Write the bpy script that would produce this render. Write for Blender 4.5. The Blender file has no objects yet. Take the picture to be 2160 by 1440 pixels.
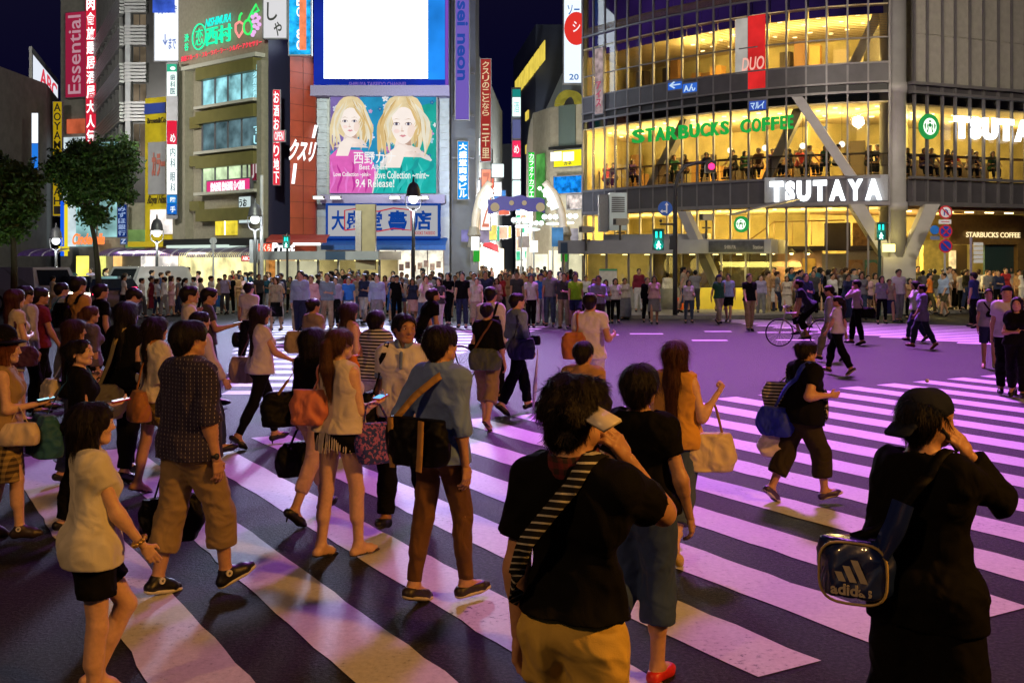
import bpy, math, random
import numpy as np
from mathutils import Vector, Matrix

# ------------------------------------------------------------------ camera, world, lamps, exposure
S = bpy.context.scene
COL = S.collection
CAM_H, F, HOR = 2.15, 2300.0, 545.0          # eye height (m), focal length and horizon row of the 2160 px photograph
camd = bpy.data.cameras.new('camera'); cam = bpy.data.objects.new('camera', camd); COL.objects.link(cam)
camd.sensor_width = 36; camd.lens = F / 2160 * 36; camd.shift_y = (HOR - 720) / 2160
camd.clip_start = .05; camd.clip_end = 2000
cam.location = (0, 0, CAM_H); cam.rotation_euler = (math.pi / 2, 0, 0)
S.camera = cam
W = bpy.data.worlds.new('World'); S.world = W; W.use_nodes = True
wn = W.node_tree.nodes; wl = W.node_tree.links
sky = wn.new('ShaderNodeTexSky'); sky.sky_type = 'NISHITA'; sky.sun_disc = False
sky.sun_elevation = math.radians(-4.5); sky.sun_rotation = math.radians(200)
mixw = wn.new('ShaderNodeMix'); mixw.data_type = 'RGBA'; mixw.blend_type = 'ADD'; mixw.inputs[0].default_value = 1
mixw.inputs[7].default_value = (.0018, .0026, .024, 1)     # city glow in the night air
wl.new(sky.outputs[0], mixw.inputs[6]); wl.new(mixw.outputs[2], wn['Background'].inputs[0])
wn['Background'].inputs[1].default_value = .6
S.view_settings.view_transform = 'Standard'; S.view_settings.look = 'None'
S.view_settings.exposure = 0; S.view_settings.gamma = 1
S.render.engine = 'CYCLES'
cy = S.cycles
cy.use_denoising = True; cy.max_bounces = 5; cy.diffuse_bounces = 2; cy.glossy_bounces = 3
cy.transparent_max_bounces = 12; cy.transmission_bounces = 4
cy.sample_clamp_indirect = 3; cy.sample_clamp_direct = 0; cy.caustics_reflective = False; cy.caustics_refractive = False
cy.use_light_tree = True

def lamp(kind, name, loc, energy, color, size=.3, aim=None, spot=60, blend=.6):
    d = bpy.data.lights.new(name, kind); d.energy = energy; d.color = color
    if kind == 'AREA': d.shape = 'RECTANGLE'; d.size, d.size_y = size if isinstance(size, tuple) else (size, size)
    else: d.shadow_soft_size = size
    if kind == 'SPOT': d.spot_size = math.radians(spot); d.spot_blend = blend
    o = bpy.data.objects.new(name, d); COL.objects.link(o); o.location = loc
    if aim is not None: o.rotation_euler = (Vector(aim) - Vector(loc)).to_track_quat('-Z', 'Y').to_euler()
    return o
# sodium street lamps on the station side, behind the viewer
lamp('SPOT', 'station_street_lamp', (11, -0.5, 8.5), 6600, (1, .42, .06), .35, (1.0, 6.5, .6), 110, .7)
lamp('SPOT', 'station_street_lamp', (-7.0, -3.5, 8.5), 1500, (1, .52, .18), .35, (-2.5, 6.5, .6), 105, .7)
# the giant video wall high on the front of the glass building floods the crossing with violet
lamp('SPOT', 'video_wall_light', (8.0, 39.5, 30), 200000, (.60, .15, .92), 2.5, (6.5, 24, 0), 50, 1)
lamp('SPOT', 'corner_screen_light', (-6.4, 52.9, 13.0), 85000, (.60, .62, 1.0), 1.5, (-6, 29, 0), 34, 1)
# added fill spots without real fixtures, brightening the house fronts
lamp('SPOT', 'facade_fill', (17, 30, 10), 3600, (1, .86, .62), .4, (18, 44, 8.5), 105, .6)
lamp('SPOT', 'facade_fill', (5.5, 31, 11), 2200, (1, .88, .72), .4, (9.5, 46, 6.5), 95, .6)
lamp('SPOT', 'facade_fill', (-9, 36, 11), 9000, (.92, 1, .80), .4, (-12.5, 55, 8), 105, .6)
lamp('SPOT', 'facade_fill', (-23, 42, 11), 8000, (1, .95, .85), .4, (-28, 66, 9), 110, .6)
lamp('SPOT', 'crowd_fill', (-7, 23, 10), 1500, (.95, .92, 1), .3, (-4.5, 44, 1.2), 75, .6)  # pair of added front fills for the far crowd, no fixtures there
lamp('SPOT', 'crowd_fill', (8, 22, 10), 1300, (1, .86, .7), .3, (11, 42, 1.2), 75, .6)
lamp('SPOT', 'facade_fill', (-1.5, 44, 6), 3000, (.75, .85, 1), .4, (1.0, 60, 8), 90, .6)  # added fill for the street mouth

# ------------------------------------------------------------------ helpers: pixels to metres
def at(px, py):
    """ground point seen at a pixel of the photograph"""
    Y = F * CAM_H / (py - HOR); return ((px - 1080) * Y / F, Y)
def X_(px, Y): return (px - 1080) * Y / F
def Z_(py, Y): return CAM_H + (HOR - py) * Y / F

# ------------------------------------------------------------------ materials
MATS = {}
def lin(c):
    return tuple(((v / 255) / 12.92 if v / 255 <= .04045 else ((v / 255 + .055) / 1.055) ** 2.4) for v in c) + (1,)
def _new(name):
    m = bpy.data.materials.new(name); m.use_nodes = True; n = m.node_tree.nodes; return m, n, m.node_tree.links, n['Principled BSDF']
def mat(name, col, rough=.6, metal=0, bump=0, scale=30, var=.12, spec=.5, emit=None, sheen=0, coat=0):
    """plain procedural material: mottled colour plus a fine bump; col is linear"""
    k = ('m', name, tuple(col), rough, metal, bump, scale, var, spec)
    if k in MATS: return MATS[k]
    m, n, l, b = _new(name)
    tc = n.new('ShaderNodeTexCoord'); nz = n.new('ShaderNodeTexNoise'); nz.inputs['Scale'].default_value = scale; nz.inputs['Detail'].default_value = 4
    l.new(tc.outputs['Object'], nz.inputs['Vector'])
    r = n.new('ShaderNodeValToRGB'); c = np.array(col[:3])
    r.color_ramp.elements[0].color = tuple(c * (1 - var)) + (1,); r.color_ramp.elements[1].color = tuple(np.minimum(c * (1 + var), 1)) + (1,)
    r.color_ramp.elements[0].position = .3; r.color_ramp.elements[1].position = .7
    l.new(nz.outputs['Fac'], r.inputs[0]); l.new(r.outputs[0], b.inputs['Base Color'])
    b.inputs['Roughness'].default_value = rough; b.inputs['Metallic'].default_value = metal; b.inputs['Specular IOR Level'].default_value = spec
    if sheen: b.inputs['Sheen Weight'].default_value = sheen; b.inputs['Sheen Roughness'].default_value = .5
    if coat: b.inputs['Coat Weight'].default_value = coat
    if bump:
        bp = n.new('ShaderNodeBump'); bp.inputs['Strength'].default_value = bump; bp.inputs['Distance'].default_value = .02
        l.new(nz.outputs['Fac'], bp.inputs['Height']); l.new(bp.outputs[0], b.inputs['Normal'])
    MATS[k] = m; return m
def glow(name, col, s=1.0, var=0, scale=3):
    """something that gives off light"""
    k = ('e', name, tuple(col), s, var, scale)
    if k in MATS: return MATS[k]
    m = bpy.data.materials.new(name); m.use_nodes = True; n = m.node_tree.nodes; l = m.node_tree.links
    n.remove(n['Principled BSDF']); e = n.new('ShaderNodeEmission'); l.new(e.outputs[0], n['Material Output'].inputs[0])
    e.inputs[0].default_value = tuple(col[:3]) + (1,); e.inputs[1].default_value = s
    if var:
        tc = n.new('ShaderNodeTexCoord'); nz = n.new('ShaderNodeTexNoise'); nz.inputs['Scale'].default_value = scale; nz.inputs['Detail'].default_value = 3
        l.new(tc.outputs['Object'], nz.inputs['Vector']); mr = n.new('ShaderNodeMapRange')
        mr.inputs[1].default_value = .3; mr.inputs[2].default_value = .7; mr.inputs[3].default_value = s * (1 - var); mr.inputs[4].default_value = s * (1 + var)
        l.new(nz.outputs['Fac'], mr.inputs[0]); l.new(mr.outputs[0], e.inputs[1])
    MATS[k] = m; return m
def glass(name, tint=(.8, .85, .9), refl=.12, rough=.03):
    k = ('g', name, tint, refl)
    if k in MATS: return MATS[k]
    m = bpy.data.materials.new(name); m.use_nodes = True; n = m.node_tree.nodes; l = m.node_tree.links
    n.remove(n['Principled BSDF'])
    t = n.new('ShaderNodeBsdfTransparent'); t.inputs[0].default_value = tint + (1,)
    g = n.new('ShaderNodeBsdfGlossy'); g.inputs['Roughness'].default_value = rough
    lw = n.new('ShaderNodeLayerWeight'); lw.inputs[0].default_value = .5; fr = n.new('ShaderNodeMath'); fr.operation = 'POWER'; fr.inputs[1].default_value = 5; l.new(lw.outputs['Facing'], fr.inputs[0])
    ad = n.new('ShaderNodeMath'); ad.operation = 'ADD'; ad.inputs[1].default_value = refl; ad.use_clamp = True
    mx = n.new('ShaderNodeMixShader'); l.new(fr.outputs[0], ad.inputs[0]); l.new(ad.outputs[0], mx.inputs[0])
    l.new(t.outputs[0], mx.inputs[1]); l.new(g.outputs[0], mx.inputs[2]); l.new(mx.outputs[0], n['Material Output'].inputs[0])
    MATS[k] = m; return m

# ------------------------------------------------------------------ object and mesh helpers
def prop(o, label=None, cat=None, group=None, kind=None):
    for k, v in (('label', label), ('category', cat), ('group', group), ('kind', kind)):
        if v: o[k] = v
    return o
def empty(name, loc=(0, 0, 0), rz=0, label=None, cat=None, group=None):
    o = bpy.data.objects.new(name, None); COL.objects.link(o); o.location = loc; o.rotation_euler = (0, 0, rz)
    o.empty_display_size = .2
    return prop(o, label, cat, group)
def mesh_np(name, V, Q, T=None, mi=None):
    """mesh from numpy arrays: V (n,3), quads Q (m,4), triangles T"""
    me = bpy.data.meshes.new(name)
    Q = np.asarray(Q)
    if Q.shape[1] == 3: T = Q; Q = np.zeros((0, 4), int)
    nq = len(Q); nt = 0 if T is None else len(T)
    me.vertices.add(len(V)); me.vertices.foreach_set('co', np.asarray(V, np.float32).ravel())
    li = np.asarray(Q, np.int32).ravel()
    if nt: li = np.concatenate([li, np.asarray(T, np.int32).ravel()])
    me.loops.add(len(li)); me.loops.foreach_set('vertex_index', li)
    me.polygons.add(nq + nt)
    st = np.concatenate([np.arange(nq) * 4, nq * 4 + np.arange(nt) * 3]).astype(np.int32)
    me.polygons.foreach_set('loop_start', st)
    if mi is not None: me.polygons.foreach_set('material_index', np.asarray(mi, np.int32))
    me.update(calc_edges=True)
    return me
class MB:
    """collects shapes into ONE mesh"""
    def __init__(s): s.v = []; s.f = []; s.m = []; s.cur = 0
    def add(s, vs, fs, mi=None):
        b = len(s.v); s.v += [tuple(map(float, p)) for p in vs]; s.f += [tuple(b + i for i in f) for f in fs]
        s.m += [s.cur if mi is None else mi] * len(fs); return s
    def box(s, c, d, rz=0, mi=None):
        cx, cy_, cz = c; a, b, e = d[0] / 2, d[1] / 2, d[2] / 2; co, si = math.cos(rz), math.sin(rz)
        vs = [(cx + x * co - y * si, cy_ + x * si + y * co, cz + z) for z in (-e, e) for x, y in ((-a, -b), (a, -b), (a, b), (-a, b))]
        return s.add(vs, [(3, 2, 1, 0), (4, 5, 6, 7), (0, 1, 5, 4), (1, 2, 6, 5), (2, 3, 7, 6), (3, 0, 4, 7)], mi)
    def hexa(s, p8, mi=None):
        return s.add(p8, [(3, 2, 1, 0), (4, 5, 6, 7), (0, 1, 5, 4), (1, 2, 6, 5), (2, 3, 7, 6), (3, 0, 4, 7)], mi)
    def face(s, pts, mi=None): return s.add(pts, [tuple(range(len(pts)))], mi)
    def tube(s, pts, r, n=8, mi=None, cap=True, sq=None):
        P = [Vector(p) for p in pts]; R = r if isinstance(r, (list, tuple)) else [r] * len(P); vs = []; fs = []
        up = Vector((0, 0, 1)); t0 = (P[1] - P[0]).normalized()
        if abs(t0.z) > .95: up = Vector((1, 0, 0))
        for i, p in enumerate(P):
            t = (P[min(i + 1, len(P) - 1)] - P[max(i - 1, 0)]).normalized()
            x = t.cross(up).normalized(); y = x.cross(t); up = y
            for k in range(n):
                a = 2 * math.pi * k / n; vs.append(p + (x * math.cos(a) + y * math.sin(a) * (sq or 1)) * R[i])
        for i in range(len(P) - 1):
            for k in range(n): fs.append((i * n + k, i * n + (k + 1) % n, (i + 1) * n + (k + 1) % n, (i + 1) * n + k))
        if cap: fs.append(tuple(range(n - 1, -1, -1))); fs.append(tuple(range((len(P) - 1) * n, len(P) * n)))
        return s.add(vs, fs, mi)
    def lathe(s, prof, c=(0, 0, 0), n=12, mi=None, sx=1, sy=1):
        vs = []; fs = []
        for r, z in prof:
            for k in range(n):
                a = 2 * math.pi * k / n; vs.append((c[0] + r * sx * math.cos(a), c[1] + r * sy * math.sin(a), c[2] + z))
        for i in range(len(prof) - 1):
            for k in range(n): fs.append((i * n + k, i * n + (k + 1) % n, (i + 1) * n + (k + 1) % n, (i + 1) * n + k))
        fs.append(tuple(range(n - 1, -1, -1))); fs.append(tuple(range((len(prof) - 1) * n, len(prof) * n)))
        return s.add(vs, fs, mi)
    def ball(s, c, r, n=10, mi=None, sx=1, sy=1, sz=1):
        k = max(4, n // 2)
        prof = [(max(1e-4, r * math.sin(math.pi * i / k)), -r * sz * math.cos(math.pi * i / k)) for i in range(k + 1)]
        return s.lathe(prof, c, n, mi, sx, sy)
    def disc(s, c, r, u, w, n=20, mi=None, ry=None):
        """flat disc facing u x w"""
        c, u, w = Vector(c), Vector(u), Vector(w)
        return s.face([c + u * r * math.cos(2 * math.pi * k / n) + w * (ry or r) * math.sin(2 * math.pi * k / n) for k in range(n)], mi)
    def build(s, name, mats, parent=None, smooth=False, **kw):
        me = bpy.data.meshes.new(name); me.from_pydata(s.v, [], s.f); me.update()
        for m in (mats if isinstance(mats, (list, tuple)) else [mats]): me.materials.append(m)
        if any(s.m): me.polygons.foreach_set('material_index', s.m)
        if smooth: me.polygons.foreach_set('use_smooth', [True] * len(me.polygons))
        o = bpy.data.objects.new(name, me); COL.objects.link(o)
        if parent is not None: o.parent = parent
        return prop(o, **kw)
def kids(o): return [c for c in o.children]
def dup(o, parent=None, **kw):
    c = o.copy(); COL.objects.link(c); c.parent = parent
    if 'label' in c and kw.get('label') is None and parent is None: del c['label']
    for ch in o.children: dup(ch, c)
    return prop(c, **kw)
TXT = {}
def text_geo(t, bold=.012, depth=.03):
    """outline of some lettering as (verts, faces), 1 em high, centred on its box"""
    k = (t, bold, depth)
    if k in TXT: return TXT[k]
    c = bpy.data.curves.new('lettering', 'FONT'); c.body = t; c.extrude = depth; c.offset = bold; c.resolution_u = 3
    o = bpy.data.objects.new('lettering', c); me = o.to_mesh()
    V = np.array([v.co[:] for v in me.vertices]) if len(me.vertices) else np.zeros((0, 3)); Fc = [tuple(p.vertices) for p in me.polygons]
    o.to_mesh_clear(); bpy.data.objects.remove(o); bpy.data.curves.remove(c)
    if len(V):
        lo, hi = V.min(0), V.max(0); V = (V - (lo + hi) / 2) / np.maximum(hi - lo, 1e-6)
    TXT[k] = (V, Fc); return TXT[k]
class Fac:
    """an upright plane in the place between two plan points A and B (left and right as seen); s runs along it, o out of it towards the street"""
    def __init__(s, A, B):
        s.A = np.array(A, float); s.B = np.array(B, float); d = s.B - s.A; s.L = np.hypot(*d); s.u = d / s.L
        s.n = np.array([s.u[1], -s.u[0]]); s.rz = math.atan2(s.u[1], s.u[0])
    def p(s, a, o, z): q = s.A + s.u * a + s.n * o; return (q[0], q[1], z)
    def s(s, px): return s.sx(px)
    def sx(s, px, o=0):
        """distance along the plane where the sight line of pixel column px meets it"""
        k = (px - 1080) / F; A = s.A + s.n * o
        return (k * A[1] - A[0]) / (s.u[0] - k * s.u[1])
    def zy(s, px, py, o=0):
        Y = (s.A + s.n * o + s.u * s.sx(px, o))[1]; return Z_(py, Y)
    def box(s, mb, s0, s1, z0, z1, o0=0, o1=.1, mi=None):
        p = [s.p(a, o, z) for z in (z0, z1) for a, o in ((s0, o1), (s1, o1), (s1, o0), (s0, o0))]
        return mb.hexa(p, mi)
    def pbox(s, mb, x0, x1, y0, y1, o0=0, o1=.1, mi=None, ref=None):
        """box whose outline is given in photograph pixels (heights taken at column ref)"""
        r = (x0 + x1) / 2 if ref is None else ref
        return s.box(mb, s.sx(x0), s.sx(x1), s.zy(r, y1), s.zy(r, y0), o0, o1, mi)
    def quad(s, mb, pts, o, mi=None): return mb.face([s.p(a, o, z) for a, z in pts], mi)
    def text(s, mb, t, s0, s1, z0, z1, o=.12, bold=.012, depth=.02, mi=None, vert=False, fit=True, skew=0):
        if vert:
            n = len(t); h = (z1 - z0) / n
            for i, ch in enumerate(t):
                if ch != ' ': s.text(mb, ch, s0, s1, z1 - (i + .93) * h, z1 - (i + .07) * h, o, bold, depth, mi)
            return mb
        V, Fc = text_geo(t, bold, 1)
        if not len(V): return mb
        a = (s0 + s1) / 2 + V[:, 0] * (s1 - s0) + skew * V[:, 1] * (z1 - z0); z = (z0 + z1) / 2 + V[:, 1] * (z1 - z0); d = o + V[:, 2] * depth
        P = s.A[None] + s.u[None] * a[:, None] + s.n[None] * d[:, None]
        return mb.add(np.column_stack([P, z]).tolist(), Fc, mi)
    def word(s, mb, t, x0, x1, y0, y1, o=.12, bold=.03, depth=.1, gap=.14, mi=None, skew=0):
        """letters set one by one so that bold shapes do not run together"""
        W_ = []
        for ch in t:
            c = bpy.data.curves.new('l', 'FONT'); c.body = ch; ob = bpy.data.objects.new('l', c); me = ob.to_mesh(); xs = [v.co.x for v in me.vertices] or [0, .3]; W_.append(max(xs) - min(xs)); ob.to_mesh_clear(); bpy.data.objects.remove(ob); bpy.data.curves.remove(c)
        tot = sum(W_) + gap * (len(t) - 1) * .7; r = (x0 + x1) / 2; a, b = s.sx(x0, o), s.sx(x1, o); k = (b - a) / tot; q = a; zb, zt = s.zy(r, y1, o), s.zy(r, y0, o)
        for ch, w in zip(t, W_):
            if ch != ' ': s.text(mb, ch, q, q + w * k, zb, zt, o, bold, depth, mi, skew=skew)
            q += (w + gap * .7) * k
        return mb
    def ptext(s, mb, t, x0, x1, y0, y1, **kw):
        r = (x0 + x1) / 2; o = kw.get('o', .12)
        return s.text(mb, t, s.sx(x0, o), s.sx(x1, o), s.zy(r, y1, o), s.zy(r, y0, o), **kw)
# ------------------------------------------------------------------ people: one smooth surface per body and garment, from blended limbs
def unit(v): v = np.asarray(v, float); return v / max(np.linalg.norm(v), 1e-9)
def rotm(rx=0, ry=0, rz=0):
    return np.array(Matrix.Rotation(math.radians(rz), 3, 'Z') @ Matrix.Rotation(math.radians(ry), 3, 'Y') @ Matrix.Rotation(math.radians(rx), 3, 'X'))
class Blob:
    """blended solid: tapered limbs with optional flattening, cut by planes or other solids"""
    def __init__(s, k=.03): s.pr = []; s.cut = []; s.k = k; s.nz = None; s.ext = []   # ext: (limbs, end point, end direction)
    def limb(s, a, b, ra, rb=None, n=None, fl=1.0, k=None):
        s.pr.append((np.asarray(a, float), np.asarray(b, float), ra, ra if rb is None else rb, None if n is None else unit(n), fl, s.k if k is None else k)); return s
    def grown(s, g, k=None):
        o = Blob(k or s.k); o.pr = [(a, b, ra + g, rb + g, n, fl, kk) for a, b, ra, rb, n, fl, kk in s.pr]; return o
    def plane(s, p, n): s.cut.append(('p', np.asarray(p, float), unit(n))); return s          # keep the side the normal points away from
    def carve(s, c, r, k=.01): s.cut.append(('e', np.asarray(c, float), np.asarray(r, float))); return s
    def dist1(s, P, pr):
        a, b, ra, rb, n, fl, _ = pr
        ba = b - a; L = max(ba @ ba, 1e-9); pa = P - a
        t = np.clip(pa @ ba / L, 0, 1); d = pa - t[..., None] * ba
        if n is not None: d = d + (d @ n)[..., None] * n * (1 / fl - 1)
        return np.sqrt((d * d).sum(-1)) - (ra + (rb - ra) * t)
    def cuts(s, P, D):
        for c in s.cut:
            if c[0] == 'p': D = np.maximum(D, (P - c[1]) @ c[2])
            else: D = np.maximum(D, -(np.sqrt((((P - c[1]) / c[2]) ** 2).sum(-1)) - 1) * c[2].min())
        return D
    def at(s, P):
        D = np.full(P.shape[:-1], .3)
        for pr in s.pr:
            d = s.dist1(P, pr); k = pr[6]; h = np.clip(.5 + .5 * (D - d) / k, 0, 1); D = D + (d - D) * h - k * h * (1 - h)
        for prs, p, d in s.ext:
            e = np.full(P.shape[:-1], .3)
            for pr in prs: e = np.minimum(e, s.dist1(P, pr))
            D = np.minimum(D, np.maximum(e, (P - p) @ d))
        return D
    def grad(s, P, e=.004):
        g = np.stack([s.at(P + np.eye(3)[i] * e) - s.at(P - np.eye(3)[i] * e) for i in range(3)], -1)
        return g / np.maximum(np.linalg.norm(g, axis=-1, keepdims=True), 1e-9)
    def mesh(s, h):
        allp = s.pr + [q for x in s.ext for q in x[0]]; clo = chi = None
        lo = np.min([np.minimum(a - ra, b - rb) for a, b, ra, rb, *_ in allp], 0) - 2.5 * h - .01
        hi = np.max([np.maximum(a + ra, b + rb) for a, b, ra, rb, *_ in allp], 0) + 2.5 * h + .01
        for c in s.cut:
            if c[0] == 'p':
                for i in range(3):
                    if c[2][i] > .985: hi[i] = min(hi[i], c[1][i] + .05 + 2 * h)
                    if c[2][i] < -.985: lo[i] = max(lo[i], c[1][i] - .05 - 2 * h)
        ax = [np.arange(lo[i], hi[i] + h, h) for i in range(3)]; N = [len(x) for x in ax]
        D = np.full(N, .12)
        for pr in s.pr:
            a, b, ra, rb = pr[:4]; m = pr[6] + 2 * h + .005
            l = np.minimum(a - ra, b - rb) - m; u = np.maximum(a + ra, b + rb) + m
            I = [(max(0, int((l[i] - lo[i]) / h)), min(N[i], int((u[i] - lo[i]) / h) + 2)) for i in range(3)]
            if any(i1 <= i0 for i0, i1 in I): continue
            sl = tuple(slice(*i) for i in I)
            P = np.stack(np.meshgrid(ax[0][sl[0]], ax[1][sl[1]], ax[2][sl[2]], indexing='ij'), -1)
            d = s.dist1(P, pr); k = pr[6]; o = D[sl]; hh = np.clip(.5 + .5 * (o - d) / k, 0, 1)
            D[sl] = o + (d - o) * hh - k * hh * (1 - hh)
        if s.cut or s.nz:
            act = np.abs(D) < .13
            idx = np.nonzero(act if s.nz is None and not s.cut else D < .1)
            P = np.stack([ax[i][idx[i]] for i in range(3)], -1); d = D[idx]
            if s.nz: d = d + s.nz(P)
            D[idx] = s.cuts(P, d) if s.cut else d
        for prs, p, d in s.ext:
            l = np.min([np.minimum(a - ra, b - rb) for a, b, ra, rb, *_ in prs], 0) - .05; u = np.max([np.maximum(a + ra, b + rb) for a, b, ra, rb, *_ in prs], 0) + .05
            I = [(max(0, int((l[i] - lo[i]) / h)), min(N[i], int((u[i] - lo[i]) / h) + 2)) for i in range(3)]; sl = tuple(slice(*i) for i in I)
            P = np.stack(np.meshgrid(ax[0][sl[0]], ax[1][sl[1]], ax[2][sl[2]], indexing='ij'), -1); e = np.full(P.shape[:3], .3)
            for pr in prs:
                d_ = s.dist1(P, pr); hh = np.clip(.5 + .5 * (e - d_) / .03, 0, 1); e = e + (d_ - e) * hh - .03 * hh * (1 - hh)
            if s.nz: e = e + s.nz(P.reshape(-1, 3)).reshape(e.shape)
            e = np.maximum(e, (P - p) @ d); o = D[sl]; hh = np.clip(.5 + .5 * (o - e) / .03, 0, 1); D[sl] = o + (e - o) * hh - .03 * hh * (1 - hh)
        return nets(D, lo, h)
def nets(D, lo, h):
    """smooth quad surface where the field D crosses zero"""
    ins = D < 0; nx, ny, nz = D.shape
    c = [ins[i:nx - 1 + i, j:ny - 1 + j, k:nz - 1 + k] for i in (0, 1) for j in (0, 1) for k in (0, 1)]
    cnt = sum(x.astype(np.int8) for x in c); cell = (cnt > 0) & (cnt < 8); I, J, K = np.nonzero(cell)
    ids = np.full(cell.shape, -1, np.int32); ids[I, J, K] = np.arange(len(I))
    acc = np.zeros((len(I), 3)); n = np.zeros(len(I)); cr = [(i, j, k) for i in (0, 1) for j in (0, 1) for k in (0, 1)]
    val = [D[I + i, J + j, K + k] for i, j, k in cr]
    for a in range(8):
        for b in range(a + 1, 8):
            df = np.subtract(cr[b], cr[a])
            if np.abs(df).sum() != 1: continue
            x = (val[a] < 0) != (val[b] < 0); t = np.where(x, val[a] / np.where(x, val[a] - val[b], 1), 0)
            acc += np.where(x[:, None], np.array(cr[a]) + t[:, None] * df, 0); n += x
    V = lo + (np.stack([I, J, K], -1) + acc / np.maximum(n, 1)[:, None]) * h; Q = []
    for ax in range(3):
        o = [0, 0, 0]; o[ax] = 1; u, v = [(1, 2), (2, 0), (0, 1)][ax]
        sl0 = [slice(1, -1)] * 3; sl0[ax] = slice(0, -1); sl1 = [slice(1, -1)] * 3; sl1[ax] = slice(1, None)
        A = ins[tuple(sl0)]; B = ins[tuple(sl1)]; x = np.nonzero(A != B)
        p = np.stack(x, -1) + 1; p[:, ax] -= 1; q = []
        for du, dv in ((1, 1), (0, 1), (0, 0), (1, 0)):
            r = p.copy(); r[:, u] -= du; r[:, v] -= dv; q.append(ids[r[:, 0], r[:, 1], r[:, 2]])
        q = np.stack(q, -1); fl = ~A[x]; q[fl] = q[fl][:, ::-1]; Q.append(q)
    Q = np.concatenate(Q); return V, Q[(Q >= 0).all(1)]
def folds(seed, amp, f=22, zs=1.0):
    r = np.random.RandomState(seed); A = r.normal(size=(5, 3)); A /= np.linalg.norm(A, axis=1, keepdims=True); A[:, 2] *= zs; A *= f * r.uniform(.6, 1.6, (5, 1)); ph = r.uniform(0, 6.28, 5)
    w = r.normal(size=(2, 3)) * 9
    def g(P):
        wz = np.sin(P @ w[0] + ph[0]) * 1.1; wy = np.sin(P @ w[1] + ph[1])
        v = sum(np.sin(P @ A[i] + ph[i] + (wz if i % 2 else wy)) for i in range(5)) / 5
        v2 = sum(np.sin(P @ A[i] * 2.7 + ph[4 - i] + (wy if i % 2 else wz) * 1.6) for i in range(4)) / 4
        return amp * (np.abs(v) * 2.4 - .75 + .45 * (np.abs(v2) * 2 - .7))
    return g
# ---------------------------------------------------------------- skeleton
ARMS = {  # upper-arm and forearm directions for the right arm: x outwards, y forwards, z up
 'hang': ((.16, -.05, -1), (.08, .18, -1)), 'fwd': ((.14, .34, -1), (.02, .62, -1)), 'back': ((.16, -.42, -1), (.1, -.1, -1)),
 'ear': ((.10, .83, -.40), (-.24, -.58, .78)), 'hold': ((.16, .12, -1), (-.25, 1, .15)), 'bag': ((.2, -.1, -1), (.05, .75, -.35)),
 'strap': ((.2, -.12, -1), (-.2, .5, .9)), 'reach': ((.2, .45, -.8), (.15, .95, -.45)), 'up': ((.3, .5, -.6), (.1, .5, .8)),
 'cross': ((.2, .2, -1), (-.8, .6, .1)), 'carry': ((.24, .05, -1), (.12, .1, -1)), 'bar': ((.25, .85, -.62), (.05, .9, -.55)), 'bent': ((.34, -.42, -.9), (.12, .9, .12)), 'wide': ((.5, .05, -1), (.35, .3, -1)),
}
LEGS = {  # thigh, shin, toe pitch for (left, right)
 'stand': (((-.04, .03, -1), (-.0, -.03, -1), 0), ((.05, .02, -1), (.02, -.03, -1), 0)),
 'walkr': (((-.03, -.30, -1), (0, -.52, -1), -38), ((.03, .40, -1), (0, .12, -1), 12)),
 'walkl': (((-.03, .40, -1), (0, .12, -1), 12), ((.03, -.30, -1), (0, -.52, -1), -38)),
 'stepr': (((-.02, .02, -1), (0, -.06, -1), 0), ((.03, .5, -1), (0, -.45, -1), -18)),
 'stepl': (((-.03, .5, -1), (0, -.45, -1), -18), ((.02, .02, -1), (0, -.06, -1), 0)),
 'easyr': (((-.02, -.14, -1), (0, -.22, -1), -16), ((.02, .22, -1), (0, .05, -1), 2)),
 'easyl': (((-.02, .22, -1), (0, .05, -1), 2), ((.02, -.14, -1), (0, -.22, -1), -16)),
 'ride': (((-.06, .75, -.75), (0, -.18, -1), -5), ((.06, .45, -1), (0, -.1, -1), -12)),
 'sit': (((-.08, 1, -.05), (0, .05, -1), 0), ((.08, 1, -.05), (0, .1, -1), 0)),
 'kickl': (((-.03, .05, -1), (0, -.95, -.55), -50), ((.02, .02, -1), (0, -.06, -1), 0)),
}
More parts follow.
